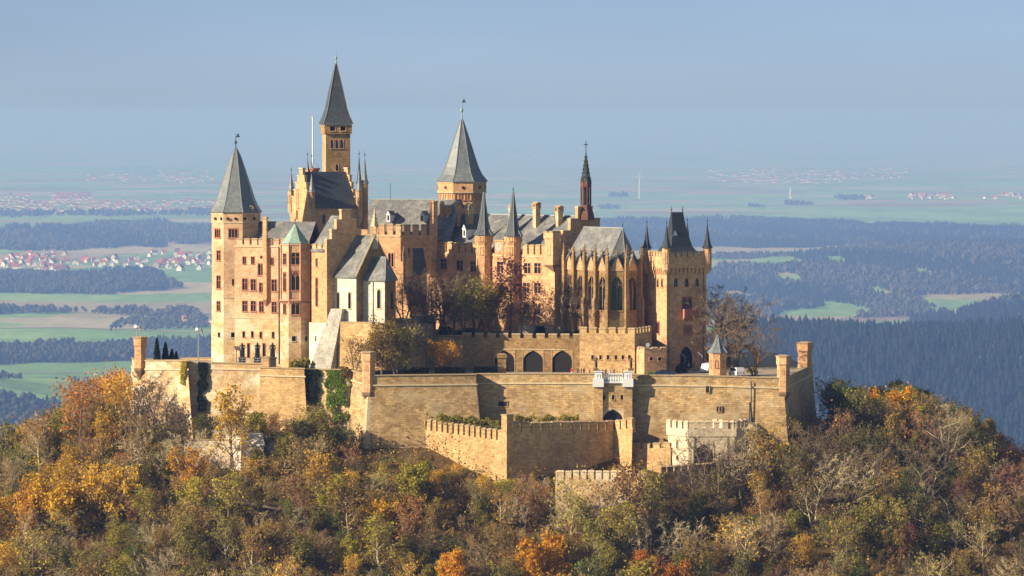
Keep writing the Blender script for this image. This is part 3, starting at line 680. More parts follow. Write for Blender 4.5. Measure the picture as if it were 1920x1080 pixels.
# left palace wing
WA, WB_ = P2(440, 21.6), P2(602, 14.5); W = Wall(WA, WB_)
wing = thing('palace_wing', 'sunlit palace wing with red window frames between octagonal tower and bay', 'building', (PX(500, 19), 19, PZ(690, 19)))
hol = []
for a in [(458, 488, .75, 1.6, 'pair'), (474, 488, .75, 1.6, 'pair'), (510, 490, .75, 1.6, 'pair'), (489, 505, 1.3, 2.5, 'pair'), (459, 533, 1.15, 2.4, 'cross'), (475, 534, 1.15, 2.4, 'cross'), (490, 539, .95, 2.0, 'cross'), (514, 535, 1.15, 2.5, 'cross'),
          (459, 574, 1.1, 2.2, 'cross'), (475, 574, 1.1, 2.2, 'cross'), (490, 575, 1.0, 2.3, 'cross'), (514, 576, 1.1, 2.3, 'cross'),
          (457, 627, .5, 1.3, 'hole'), (473, 627, .5, 1.3, 'hole'), (489, 628, .5, 1.3, 'hole'), (512, 628, .5, 1.3, 'hole'), (466, 657, .6, 3.2, 'arch'), (495, 657, .6, 3.2, 'arch'), (490, 482, .45, .5, 'slit')]:
    put_window(wing, W, *a, fm=M_RED, holes=hol)
zt_ = PZ(458, 23)
mb = MB(); wall_face(mb, W, PZ(595, 23), zt_, hol); wall_face(mb, W, PZ(692, 22), PZ(595, 23), hol, mi=1)
mb.quad((*WA, zt_), (*WB_, zt_), (WB_[0], WB_[1] + 14, zt_), (WA[0], WA[1] + 14, zt_)); mb.build('wall', [M_WING, M_PALE], wing)
q = MB(); obox(q, W, 0, W.L, zt_ - 0.5, zt_ - 0.25, 0.001, 0.18); q.build('string_course', M_CAPL, wing); q = MB(); obox(q, W, 0, W.L, PZ(596, 23), PZ(596, 23) + .2, 0.001, 0.12); q.build('string_course', M_CAPL, wing)
crenels(wing, W, zt_, 1.35, 0.5, 1.1, 0.6, M_WING, u0=0.6, u1=W.L - 6.5)
q = MB(); ze, zr = PZ(464, 26), PZ(414, 30)
gable_roof(q, W.pt(1, 0, -1.5)[:2], W.pt(W.L - 4, 0, -1.5)[:2], W.pt(W.L - 4, 0, -12)[:2], W.pt(1, 0, -12)[:2], ze, zr); q.build('roof', M_SLATE, wing)
q = MB(); u_, _z = W.hit(498.5, 480)                   # tall chimney shaft on the facade
obox(q, W, u_ - .45, u_ + .45, PZ(560, 23), PZ(409, 23), 0.001, 0.75); obox(q, W, u_ - .6, u_ + .6, PZ(409, 23) + .001, PZ(405.5, 23), -.1, 0.9); obox(q, W, u_ - .55, u_ + .55, PZ(440, 23), PZ(438, 23), -.1, .85)
q.build('chimney_shaft', M_OCHRE, wing)
q = MB(); c0 = W.pt(u_, PZ(572, 23), 0.05); tp = PZ(560, 23) - .002; q.prism([W.pt(u_ - .1, c0[2], 0.01), W.pt(u_ + .1, c0[2], 0.01), W.pt(u_ + .1, c0[2], .15), W.pt(u_ - .1, c0[2], .15)][::-1], [W.pt(u_ - .5, tp, 0.01), W.pt(u_ + .5, tp, .01), W.pt(u_ + .5, tp, .8), W.pt(u_ - .5, tp, .8)][::-1]); q.build('corbel', M_RED, wing)
q = MB(); u_, _z = W.hit(523, 480); q.tube([W.pt(u_, PZ(460, 22), .12), W.pt(u_, PZ(680, 22), .12)], .09, 6); q.build('downpipe', M_IRON, wing)

# polygonal bay with copper roof
bay, x, Y, rt, k = poly_tower('bay_tower', 'polygonal bay with green copper pyramid roof and red tracery windows', 553.5, 13.5, -22, 8,
    [(694, 600, 30.5, M_PALE), (600, 562, 30, M_WING), (562, 457, 28, M_WING)],
    [(554, 485, 1.75, 2.5, 'cross'), (554, 526, 1.75, 4.2, 'gothic'), (554, 579, 1.7, 2.4, 'pair'), (534, 486, 1.0, 2.4, 'cross'), (534, 528, .9, 4.2, 'gothic'), (534, 579, .9, 2.2, 'pair'), (551, 635, .85, 1.1, 'hole', M_CAPL), (574, 635, .7, 1.1, 'hole', M_CAPL)])
ring(bay, x, Y, 31.5 * k, PZ(563, Y), 0.3, 8, rt, M_PINK, 'balcony'); ring(bay, x, Y, 29.5 * k, PZ(459, Y), 0.3, 8, rt, M_PINK); ring(bay, x, Y, 28.6 * k, PZ(503, Y), 0.9, 8, rt, M_PINK, 'tracery_band')
cb = MB(); rr = 30.8 * k
for i in range(40):
    a_ = i * 2 * PI / 40
    if math.cos(a_) > -0.3: cb.box(x + rr * .97 * math.sin(a_) - .09, x + rr * .97 * math.sin(a_) + .09, Y - rr * .97 * math.cos(a_) - .09, Y - rr * .97 * math.cos(a_) + .09, PZ(567, Y), PZ(563, Y) - .002)
cb.build('corbels', M_RED, bay)
for i in range(8):
    a_ = rt + i * PI / 4
    if math.cos(a_) > -.2:
        q = MB(); q.lathe(x + 28.6 * k * math.sin(a_), Y - 28.6 * k * math.cos(a_), [(.22, PZ(561, Y) + .05), (.22, PZ(462, Y)), (.26, PZ(461, Y)), (.03, PZ(452, Y))], 6); q.build('corner_shaft', M_PINK, bay)
spire(bay, x, Y, [(29 * k, PZ(457, Y) + .12), (24 * k, PZ(451, Y)), (1.0 * k, PZ(420, Y))], 8, rt, M_COPPER, ridge=False)
finial(bay, x, Y, PZ(421, Y), PZ(400, Y), .18, False, M_COPPERD)

# stepped-gable house right of the bay
L_, C_, R_, B_ = boxplan(583, 613, 684, 7, 45)
sg = thing('stepped_gable_house', 'house with shaded stepped gable and narrow sunlit side beside the bay', 'building', (C_.x, C_.y, PZ(600, 16)))
Wl, Wr = Wall(L_, C_), Wall(C_, R_); hol = []
put_window(sg, Wl, 594, 547, .7, 6.2, 'gothic', M_RED, holes=hol); put_window(sg, Wl, 594, 492, .7, 1.9, 'pair', M_PINK, holes=hol)
zt_ = PZ(466, 17)
mb = MB(); wall_face(mb, Wl, PZ(602, 16), zt_, hol); wall_face(mb, Wr, PZ(640, 16), zt_ + .0); wall_face(mb, Wall(R_, B_), 5, zt_); wall_face(mb, Wall(B_, L_), 5, zt_); mb.build('wall', M_OCHRE, sg)
g1, g2 = MB(), Pieces(); stepped(g1, g2, Wr, Wr.L / 2, Wr.L / 2, zt_ + .002, PZ(393, 20), 4); g1.build('stepped_gable', M_OCHRE, sg); g2.build('coping_stone', M_CAPL, sg)
q = MB(); ri = Wr.n * 0.8; gable_roof(q, L_, C_ - ri, R_ - ri, B_, zt_ + .2, PZ(403, 20)); q.build('roof', M_SLATE, sg)
crenels(sg, Wl, zt_, 1.1, 0.5, 0.9, .5, u0=.2)
hol = []
mb = MB(); obox(mb, Wl, -.5, Wl.L + .15, PZ(694, 14), PZ(602, 16) - .002, -3, 0.3); base = mb.build('base_wall', M_PLASTER, sg)
embrasure(sg, Wl, 594, 635, .4, 1.1, .12, M_PLASTER, 'window', depth=.3)
# ------------------------------------------------------------------ tall gabled block and the keep behind it
L_, C_, R_, B_ = boxplan(541, 585, 672, 33, 31)
tb = thing('gabled_block', 'tall block with dark slate roof and sunlit stepped gable below the keep', 'building', (C_.x, C_.y, PZ(470, 33)))
Wl, Wr, Wb, Wk = Wall(L_, C_), Wall(C_, R_), Wall(R_, B_), Wall(B_, L_); zt_ = PZ(384, 34); zr_ = PZ(322, 38); hol = []; hol2 = []
put_window(tb, Wl, 557, 402, .5, 2.0, 'arch', M_RED, holes=hol); put_window(tb, Wl, 569, 430, .5, 1.8, 'arch', M_OCHRE, holes=hol); put_window(tb, Wl, 551, 430, .5, 1.8, 'arch', M_OCHRE, holes=hol)
put_window(tb, Wr, 607, 410, .7, 2.1, 'arch', M_OCHRE, holes=hol2)
mb = MB(); wall_face(mb, Wl, PZ(480, 33), zt_, hol); wall_face(mb, Wr, PZ(480, 33), zt_, hol2); wall_face(mb, Wb, PZ(480, 33), zt_); wall_face(mb, Wk, PZ(480, 33), zt_); mb.build('wall', M_OCHRE, tb)
for wq, nm_ in ((Wl, 'stepped_gable'), (Wb, 'stepped_gable')):
    g1, g2 = MB(), Pieces(); stepped(g1, g2, wq, wq.L / 2, wq.L / 2 - .9, zt_ + .002, PZ(317, 38), 5, .6); o = g1.build(nm_, M_OCHRE, tb); g2.build('coping_stone', M_CAPL, o)
put_window(tb, Wl, 558.5, 372, .75, 4.2, 'arch', M_RED).location += Vector((*(Wl.n * .03), 0))
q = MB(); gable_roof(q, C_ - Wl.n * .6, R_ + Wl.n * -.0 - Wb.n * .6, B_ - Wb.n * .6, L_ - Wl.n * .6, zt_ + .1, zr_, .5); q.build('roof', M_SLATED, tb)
q = MB(); obox(q, Wr, .6, Wr.L - .6, zt_ - .55, zt_ - .1, .001, .25); q.build('eaves_course', M_STATUE, tb)
def bartizan(root, x, y, r, z0, z1, ztip, n=8, corb=1.8, m=None, ms=None, name='bartizan', win=True, rot=0.0):
    mb = MB(); mb.lathe(x, y, [(r, z0), (r, z1)], n, rot); o = mb.build(name, m or M_OCHRE, root)
    if corb: q = MB(); q.lathe(x, y, [(.1, z0 - corb), (r * .6, z0 - corb * .45), (r * 1.02, z0 - .003)], n, rot); q.build('corbel', M_CAPL, o)
    h = ztip - z1; q = MB(); q.lathe(x, y, [(r * 1.3, z1 + .002), (r * 1.25, z1 + h * .02), (r * .9, z1 + h * .12), (r * .62, z1 + h * .32), (r * .3, z1 + h * .66), (r * .08, z1 + h * .93), (.03, ztip)], n, rot); q.build('spire', ms or M_SPIRE, o)
    q = MB(); q.lathe(x, y, [(.03, ztip - .1), (.16, ztip + .15), (.16, ztip + .3), (.04, ztip + .45), (.025, ztip + h * .13 + .4)], 6); q.build('finial', M_IRON, o)
    if win:
        vs = [(x + r * math.sin(rot + i * 2 * PI / n), y - r * math.cos(rot + i * 2 * PI / n)) for i in range(n)]
        for i in range(n):
            W_ = Wall(vs[i], vs[(i + 1) % n])
            if W_.n.y < -.3:
                w = put_window(o, W_, 0, 0, W_.L * .42, (z1 - z0) * .45, 'arch', M_CAPL, 'window', None, W_.L / 2, z0 + (z1 - z0) * .55); w.location += Vector((*(W_.n * .02), 0))
    return o
k = KM(35)
bartizan(tb, L_.x + .2, L_.y, 6.3 * k, PZ(394, 40), PZ(358, 40), PZ(320, 40)); bartizan(tb, C_.x, C_.y, 6.3 * k, PZ(394, 33), PZ(360, 33), PZ(324, 33))
bartizan(tb, R_.x, R_.y, 6.3 * k, PZ(410, 38), PZ(358, 38), PZ(316, 38))

L_, C_, R_, B_ = boxplan(603, 611.5, 657, 50, 11)
kp = thing('keep_tower', 'tallest square tower of brown stone with slender dark pointed roof', 'tower', (C_.x, C_.y, PZ(420, 50)))
cx, cy = mid(L_, R_).x, mid(L_, R_).y; k = KM(52); hol = []
Wl, Wr, Wb, Wk = Wall(L_, C_), Wall(C_, R_), Wall(R_, B_), Wall(B_, L_)
for p_ in (622.5, 631.5, 640.5): put_window(kp, Wr, p_, 270, .72, 2.0, 'arch', M_PINK, holes=hol)
put_window(kp, Wr, 632, 314, .7, 1.5, 'arch', M_PINK, holes=hol)
mb = MB()
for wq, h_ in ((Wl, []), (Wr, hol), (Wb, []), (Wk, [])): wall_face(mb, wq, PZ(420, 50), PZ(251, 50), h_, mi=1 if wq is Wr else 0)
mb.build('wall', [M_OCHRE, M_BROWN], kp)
side = Wr.L / 2; rq = math.radians(11); r4 = (side + .32) * math.sqrt(2)
hd = MB(); vs = [(cx + r4 * math.sin(rq + (i - .5) * PI / 2 + 0), cy - r4 * math.cos(rq + (i - .5) * PI / 2)) for i in range(4)]
for i in range(4):
    W_ = Wall(vs[i], vs[(i + 1) % 4]); hh_ = []
    if W_.n.y < 0:
        if W_.n.x > 0: [put_window(kp, W_, p_, 241, 1.25, 1.0, 'hole', M_OCHRE, 'window', hh_) for p_ in (623.5, 643)]
    wall_face(hd, W_, PZ(251, 50), PZ(233, 50), hh_, mi=0)
hd.add([(*v, PZ(251, 50)) for v in vs], [(3, 2, 1, 0)]); hd.build('tower_head', M_BROWN, kp)
s2 = math.sqrt(2)
spire(kp, cx, cy, [(29.5 * k * s2 * .98, PZ(232.5, 50)), (28.5 * k * s2 * .98, PZ(230, 50)), (22.5 * k * s2, PZ(217, 50)), (18.5 * k * s2, PZ(203, 50)), (12 * k * s2, PZ(169, 50)), (1.6 * k * s2, PZ(119, 50))], 4, rq - PI / 4, M_SLATED)
finial(kp, cx, cy, PZ(119, 50), PZ(93, 50), .3, False, M_COPPER)

wp = thing('watch_platform', 'small red-railed lookout platform left of the keep carrying the flagpole', 'platform', (PX(590, 47), 47, PZ(420, 47)))
mb = MB(); mb.lathe(PX(588, 47, 330), 47, [(9.5 * KM(47), PZ(420, 47)), (9.5 * KM(47), PZ(322, 47)), (12.5 * KM(47), PZ(317.5, 47)), (12.5 * KM(47), PZ(315, 47))], 10); mb.build('wall', M_RED, wp)
for p_, t_ in ((577, 291), (584.5, 294)): bartizan(wp, PX(p_, 46, 310), 46, 2.6 * KM(46), PZ(325, 46), PZ(318, 46), PZ(t_, 46), 6, 0, M_OCHRE, M_SLATED, 'pinnacle', False)
fp = thing('flagpole', 'thin white flagpole standing beside the keep', 'flagpole', (PX(587, 47), 47, PZ(316, 47)))
q = MB(); q.lathe(PX(586.5, 47, 270), 47, [(.17, PZ(316, 47)), (.13, PZ(221.5, 47))], 8); q.build('pole', M_PAINT, fp, True); q = MB(); q.lathe(PX(586.5, 47, 270), 47, [(.08, PZ(221.5, 47)), (.26, PZ(220.5, 47)), (.26, PZ(219.5, 47)), (.06, PZ(218.5, 47))], 8); q.build('ball', M_PAINT, fp, True)
q = MB(); x0 = PX(586.5, 47, 300)
for dx in (-1.3, 1.4): q.tube([(x0, 47, PZ(297, 47)), (x0 + dx, 47, PZ(315, 47))], .03, 4)
q.build('stay_wires', M_IRON, fp)
rtur = thing('round_turret', 'slim round turret with pointed spire right of the dark slate roof', 'turret', (PX(684, 44), 44, PZ(430, 44)))
bartizan(rtur, PX(684, 44, 360), 44, 6.3 * KM(44), PZ(430, 44), PZ(344, 44), PZ(292, 44), 10, 0, M_OCHRE, M_SPIRE, 'shaft')
rtur = thing('round_turret', 'dark needle-spired turret just behind the slim round turret', 'turret', (PX(674, 52), 52, PZ(430, 52)))
bartizan(rtur, PX(673.5, 52, 360), 52, 5 * KM(52), PZ(430, 52), PZ(345, 52), PZ(290, 52), 8, 0, M_BROWN, M_SLATED, 'shaft', False)

# ------------------------------------------------------------------ white chapel
L_, C_, R_, B_ = boxplan(615, 668, 733, 5, 55)
wc = thing('white_chapel', 'white-walled chapel with grey slate roof and shaded gable end', 'chapel', (C_.x, C_.y, PZ(610, 8)))
Wl, Wr = Wall(L_, C_), Wall(C_, R_); ze, zr_ = PZ(513, 9), PZ(444, 12); zb_ = PZ(640, 8); hol = []
for p_ in (634, 655.5): put_window(wc, Wl, p_, 563, .7, 3.6, 'arch', M_CAPL, holes=hol)
mb = MB(); wall_face(mb, Wl, zb_, ze, hol, mi=0); wall_face(mb, Wr, zb_, ze, mi=1); wall_face(mb, Wall(R_, B_), zb_, ze, mi=1); wall_face(mb, Wall(B_, L_), zb_, ze, mi=1)  # gable end in brown stone: its shade is put into the colour
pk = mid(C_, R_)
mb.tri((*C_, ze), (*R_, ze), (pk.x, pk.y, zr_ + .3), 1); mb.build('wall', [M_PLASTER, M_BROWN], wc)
q = MB(); gable_roof(q, L_, C_, R_, B_, ze, zr_ + .35, .45); q.build('roof', M_SLATE, wc)
q = MB()
for e in (C_, R_):
    d = Vector((pk.x - e.x, pk.y - e.y)); a0 = e - d.normalized() * .5 + Wr.n * .12
    q.tube([(a0.x, a0.y, ze - .5), (pk.x + Wr.n.x * .12, pk.y + Wr.n.y * .12, zr_ + .55)], .26, 4)
q.build('gable_coping', M_CAPL, wc)
sp = MB(); xx, yy = pk.x + Wr.n.x * .1, pk.y + Wr.n.y * .1
sp.box(xx - .75, xx + .75, yy - .5, yy + .9, PZ(466, 12), PZ(445, 12)); turret = sp.build('bell_turret', M_CAPL, wc)
q = MB()
for sx in (-.6, .6):
    for sy in (-.35, .75): q.box(xx + sx - .16, xx + sx + .16, yy + sy - .16, yy + sy + .16, PZ(445, 12) + .002, PZ(424, 12))
q.lathe(xx, yy + .2, [(1.05, PZ(424, 12) + .002), (1.0, PZ(421, 12)), (.55, PZ(408, 12)), (.2, PZ(397, 12)), (.05, PZ(388, 12))], 6)
for i in range(4):
    zz = PZ(420 - i * 6, 12); r_ = .95 - i * .21
    for j in range(6): q.box(xx + r_ * math.sin(j * PI / 3) - .1, xx + r_ * math.sin(j * PI / 3) + .1, yy + .2 - r_ * math.cos(j * PI / 3) - .1, yy + .2 - r_ * math.cos(j * PI / 3) + .1, zz, zz + .25)
q.build('openwork_spire', M_CAPL, turret)
# chancel in front of the gable
d = Vector((math.sin(math.radians(55)), -math.cos(math.radians(55)))); side = Wr.u
k = KM(4); gl = C_ + side * (12 * k / math.cos(math.radians(55)))
Ln = 42 * k / math.sin(math.radians(55)); wd = 30 * k / math.cos(math.radians(55))
a, b_ = gl, gl + d * Ln; c_, e_ = b_ + side * wd * .8 - d * .6, gl + side * wd * 1.3
ch = thing('chancel', 'low white chancel with hipped slate roof in front of the chapel gable', 'chapel', (b_.x, b_.y, PZ(610, 2)))
W1, W2, W3 = Wall(a, b_), Wall(b_, c_), Wall(c_, e_); ze, zr_ = PZ(527, 1), PZ(483, 5); zb_ = PZ(625, 2); h1, h2 = [], []
put_window(ch, W1, 710.5, 560, .95, 4.2, 'arch', M_CAPL, holes=h1); put_window(ch, W2, 735, 562, 1.0, 4.2, 'arch', M_BROWN, holes=h2)
mb = MB(); wall_face(mb, W1, zb_, ze, h1); wall_face(mb, W2, zb_, ze, h2, mi=1); wall_face(mb, W3, zb_, ze, mi=1); mb.build('wall', [M_PLASTER, M_BROWN], ch)  # chancel faces turned from the sun are coloured brown for their shade
ov = .4; A, Bq, Cq, Eq = [Vector((*p, 0)) for p in (a - side * ov, b_ - side * ov + d * ov, c_ + side * ov + d * ov * .6, e_ + side * ov)]
m0 = (gl + e_) / 2; m1 = m0 + d * (Ln * .55)
q = MB(); T0, T1 = (m0.x, m0.y, zr_), (m1.x, m1.y, zr_)
for f in ([(A.x, A.y, ze), (Bq.x, Bq.y, ze), T1, T0], [(Bq.x, Bq.y, ze), (Cq.x, Cq.y, ze), T1], [(Cq.x, Cq.y, ze), (Eq.x, Eq.y, ze), T0, T1]): q.slab(f, .2)
rf = q.build('roof', M_SLATE, ch); q = MB(); q.tube([(Bq.x, Bq.y, ze + .05), T1, T0], .1, 4); q.tube([(Cq.x, Cq.y, ze + .05), T1], .1, 4); q.build('ridge_lead', M_LEAD, rf)
q = MB(); u_, _ = W1.hit(700, 560); q.tube([W1.pt(u_, ze - .1, .1), W1.pt(u_, zb_, .1)], .08, 6); q.build('downpipe', M_IRON, ch)
# great sloping buttress and the retaining wall below
sb = thing('sloping_buttress', 'huge pale sloping buttress at the foot of the white chapel', 'buttress', (PX(625, 8), 8, PZ(694, 5)))
q = MB(); Wq = Wall(P2(600, 9), P2(652, 5.5)); zt2, zb2 = PZ(578, 9), PZ(694, 5)
u0a, u1a = Wq.hit(622, 580)[0], Wq.hit(644, 580)[0]; u0b, u1b = Wq.hit(594, 690)[0], Wq.hit(634, 690)[0]
q.prism([Wq.pt(u0b, zb2, 3.2), Wq.pt(u1b, zb2, 3.2), Wq.pt(u1a, zb2, -3), Wq.pt(u0a, zb2, -3)], [Wq.pt(u0a, zt2, .4), Wq.pt(u1a, zt2, .4), Wq.pt(u1a, zt2, -3), Wq.pt(u0a, zt2, -3)]); q.build('masonry', M_GREYST, sb)
tw, tww, twz = rampart('retaining_wall', 'tan retaining wall under the white chapel behind the bastion trees', [(636, 5.5, 603, 694), (694, 1, 604, 694), (722, 0, 606, 694), (812, 24, 607, 690)], .05, 1.2, M_LOW, parapet=False)
floor('chapel_terrace', [P2(637, 6.5), P2(694, 2), P2(722, 1), P2(812, 25), (PX(812, 31), 60), P2(640, 45)], PZ(607, 8) - .9, M_LAWN)

# ------------------------------------------------------------------ middle wing with its slate roof
WA, WB_ = P2(676, 66), P2(818, 60); W = Wall(WA, WB_); zt_ = PZ(440, 63)
mw_ = thing('middle_wing', 'sunlit crenellated wing in the middle with grey slate roof and white dormers', 'building', (PX(745, 63), 63, PZ(560, 63)))
mb = MB(); hol = []; put_window(mw_, W, 733, 487, 1.3, 3.2, 'pair', M_PINK, holes=hol); wall_face(mb, W, PZ(600, 63), zt_, hol); wall_face(mb, Wall(WB_, (WB_[0], 85)), PZ(600, 63), zt_); mb.build('wall', M_OCHRE, mw_)
q = MB(); obox(q, W, 0, W.L, PZ(444, 63), PZ(442, 63), .001, .15); q.build('string_course', M_CAPL, mw_)
crenels(mw_, W, zt_, 1.4, .72, 2.1, .6, u0=.4, u1=W.L - .3)
q = MB(); gable_roof(q, W.pt(-1, 0, -1.6)[:2], W.pt(W.L + 3, 0, -1.6)[:2], W.pt(W.L + 3, 0, -17)[:2], W.pt(-1, 0, -17)[:2], PZ(447, 64), PZ(374, 73)); rf = q.build('roof', M_SLATE, mw_)
q = MB(); q.tube([W.pt(-1, PZ(373.6, 73), -9.3), W.pt(W.L + 3, PZ(373.6, 73), -9.3)], .13, 4); q.build('ridge_lead', M_LEAD, rf)
for p_ in (720.5, 784): dormer(mw_, W, p_, 408, .85, 2.0, 3.5, -2.6)
q = MB(); q.lathe(PX(813, 59, 410), 59, [(.9, PZ(520, 59)), (.9, PZ(381, 59)), (1.1, PZ(380, 59)), (1.1, PZ(377, 59))], 8); q.build('chimney_shaft', M_OCHRE, mw_)
q = MB(); x0 = PX(732, 70, 360); q.tube([(x0, 70, PZ(376, 70)), (x0, 70, PZ(343, 70))], .05, 5); q.build('lightning_rod', M_IRON, mw_)
# little gabled porch in the court
L_, C_, R_, B_ = boxplan(757, 771, 800, 52, 35)
po = thing('court_porch', 'small dark-roofed porch with pinnacles in the inner court', 'building', (C_.x, C_.y, PZ(560, 52)))
Wl, Wr = Wall(L_, C_), Wall(C_, R_); mb = MB(); ze = PZ(505, 52)
for wq in (Wl, Wr, Wall(R_, B_), Wall(B_, L_)): wall_face(mb, wq, PZ(600, 52), ze)
pk = mid(L_, C_); pk2 = mid(B_, R_); zr_ = PZ(467, 54); mb.tri((*L_, ze), (*C_, ze), (pk.x, pk.y, zr_)); mb.build('wall', M_OCHRE, po)
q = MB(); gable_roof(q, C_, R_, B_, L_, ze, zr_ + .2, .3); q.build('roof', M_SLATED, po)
for p_ in (C_, L_):
    q = MB(); q.lathe(p_.x, p_.y, [(.4, PZ(560, 52)), (.4, PZ(480, 52)), (.5, PZ(479, 52)), (.04, PZ(458, 52))], 4, .4); q.build('pinnacle', M_OCHRE, po)
put_window(po, Wr, 783, 522, 1.5, 2.5, 'door', M_OCHRE, 'doorway').location += Vector((*(Wr.n * .05), 0))

# ------------------------------------------------------------------ conical tower behind the palace
t2, x, Y, rt, k = poly_tower('octagonal_tower', 'octagonal tower with gleaming conical roof rising behind the palace roofs', 866, 78, -19, 8,
    [(480, 388, 44, M_OCHRE), (388, 360, 45.5, M_OCHRE), (360, 342, 48.5, M_OCHRE)], [])
ring(t2, x, Y, 49 * k, PZ(361, Y), .25, 8, rt); ring(t2, x, Y, 49.5 * k, PZ(342, Y) + .002, .3, 8, rt)
vs = [(x + 45.5 * k * math.sin(rt + i * PI / 4), Y - 45.5 * k * math.cos(rt + i * PI / 4)) for i in range(8)]
vs2 = [(x + 48.5 * k * math.sin(rt + i * PI / 4), Y - 48.5 * k * math.cos(rt + i * PI / 4)) for i in range(8)]
for i in range(8):
    W_, W2_ = Wall(vs[i], vs[(i + 1) % 8]), Wall(vs2[i], vs2[(i + 1) % 8])
    if W_.n.y < .1:
        for j in range(3):
            w = put_window(t2, W_, 0, 0, .75, 1.55, 'arch', M_OCHRE, 'arcade_opening', None, W_.L * (j + .5) / 3, PZ(367.5, Y)); w.location += Vector((*(W_.n * .12), 0))
        q = MB(); q.lathe(0, 0, [(.42, 0), (.42, .14), (.28, .15)], 10); me_ = q.mesh('roundel', M_RED); o = place('roundel', me_, t2, W2_.pt(W2_.L / 2, PZ(351, Y), -.02)); o.rotation_euler = (PI / 2, 0, W2_.rz)
        q = MB(); q.lathe(0, 0, [(.3, 0), (.3, .02)], 10); pn = place('pane', q.mesh('pane', M_VOID), None, (0, 0, 0)); pn.parent = o; pn.location = (0, 0, .16)
Z = lambda p: PZ(p, 78)
spire(t2, x, Y, [(51.5 * k, Z(340)), (50 * k, Z(338)), (40 * k, Z(327)), (33 * k, Z(313)), (26.5 * k, Z(295)), (18 * k, Z(269)), (9 * k, Z(243)), (2.4 * k, Z(224))], 8, rt)
finial(t2, x, Y, Z(224), Z(180), .35, True, M_COPPER)

# ------------------------------------------------------------------ main palace
L_, C_, R_, B_ = boxplan(800, 1040, 1157, 36, 48)
pal = thing('main_palace', 'long sunlit palace with clock, crenellations and grey slate roof behind the garden trees', 'building', (C_.x, C_.y, PZ(620, 36)))
Wl, Wr, Wb, Wk = Wall(L_, C_), Wall(C_, R_), Wall(R_, B_), Wall(B_, L_); hol, hol2 = [], []
for a in [(813, 495), (832, 495), (862, 498), (888, 500), (989, 503), (1008, 503), (987, 540), (1008, 540), (813, 535), (832, 535), (888, 540), (938, 500), (938, 540), (987, 580), (1008, 580)]:
    put_window(pal, Wl, a[0], a[1], 1.9, 2.3, 'cross', M_PINK, holes=hol)
put_window(pal, Wr, 1069, 467, 1.2, 3.0, 'arch', M_OCHRE, holes=hol2)
z_at = lambda py, u: PZ(py, L_.y + (C_.y - L_.y) * u)
zt_ = PZ(476, 44); zr_ = PZ(403.5, 56)
mb = MB(); wall_face(mb, Wl, PZ(640, 36), zt_, hol)
for wq, h_ in ((Wr, hol2), (Wb, []), (Wk, [])): wall_face(mb, wq, PZ(640, 36), zt_, h_)
mb.build('wall', M_OCHRE, pal)
q = MB(); obox(q, Wl, 0, Wl.L, zt_ - .6, zt_ - .4, .001, .15); q.build('string_course', M_CAPL, pal)
for a0, a1 in ((803, 895), (944.5, 951), (980, 1024)): crenels(pal, Wl, zt_, 1.5, .55, 1.9, .6, u0=Wl.hit(a0, 465)[0], u1=Wl.hit(a1, 465)[0])
for wq, zp in ((Wr, PZ(389, 44)), (Wk, PZ(386, 70))):
    g1, g2 = MB(), Pieces(); stepped(g1, g2, wq, wq.L / 2, wq.L / 2 - .3, zt_ + .002, zp, 4, .8); o = g1.build('stepped_gable', M_OCHRE, pal); g2.build('coping_stone', M_CAPL, o)
q = MB(); gable_roof(q, L_ - Wk.n * .8 - Wl.n * 1.2, C_ - Wr.n * .8 - Wl.n * 1.2, R_ - Wr.n * .8, B_ - Wk.n * .8, zt_ - .4, zr_, .2); rf = q.build('roof', M_SLATE, pal)
r0, r1 = mid(L_, B_), mid(C_, R_); q = MB(); q.tube([(r0.x - Wl.n.x * .6, r0.y - Wl.n.y * .6, zr_ + .05), (r1.x - Wl.n.x * .6, r1.y - Wl.n.y * .6, zr_ + .05)], .14, 4); q.build('ridge_lead', M_LEAD, rf)
dormer(pal, Wl, 851, 436, 1.0, 2.4, 4.0, -3.5)
for p_, t_, b2, w_ in ((880, 381, 409, 13), (1006, 378, 406, 13), (1048, 385, 411, 14), (958, 383, 404, 8)):
    t = (p_ - 830) / 270; yy = r0.y + (r1.y - r0.y) * t; chimney(pal, p_, t_, b2, yy - 1.5, w_, .6)
for p_, t_, b2, w_ in ((858, 377, 400, 9), (840, 384, 420, 11), (829, 377, 432, 7)):
    chimney(pal, p_, t_, b2, 66, w_, .7, M_OCHRE)
# clock merlon
u_, z_ = Wl.hit(936.5, 466); q = MB(); obox(q, Wl, u_ - 1.35, u_ + 1.35, zt_ + .002, PZ(453, 44), -.7, .12); obox(q, Wl, u_ - 1.5, u_ + 1.5, PZ(453, 44) + .002, PZ(450.5, 44), -.8, .25); cl = q.build('clock_wall', M_OCHRE, pal)
q = MB(); q.lathe(0, 0, [(1.0, 0), (1.0, .1), (.86, .12)], 20); o = place('clock_face', q.mesh('clock_face', M_CLOCK), cl, Wl.pt(u_, zt_ + 1.45, .122)); o.rotation_euler = (PI / 2, 0, Wl.rz)
q = MB(); q.box(-.04, .04, 0, .7, .125, .16); q.box(-.45, 0, -.04, .04, .125, .16)
for i in range(12): q.box(.76 * math.sin(i * PI / 6) - .04, .76 * math.sin(i * PI / 6) + .04, .76 * math.cos(i * PI / 6) - .04, .76 * math.cos(i * PI / 6) + .04, .122, .15)
h_ = place('clock_hands', q.mesh('clock_hands', M_IRON), None, (0, 0, 0)); h_.parent = o
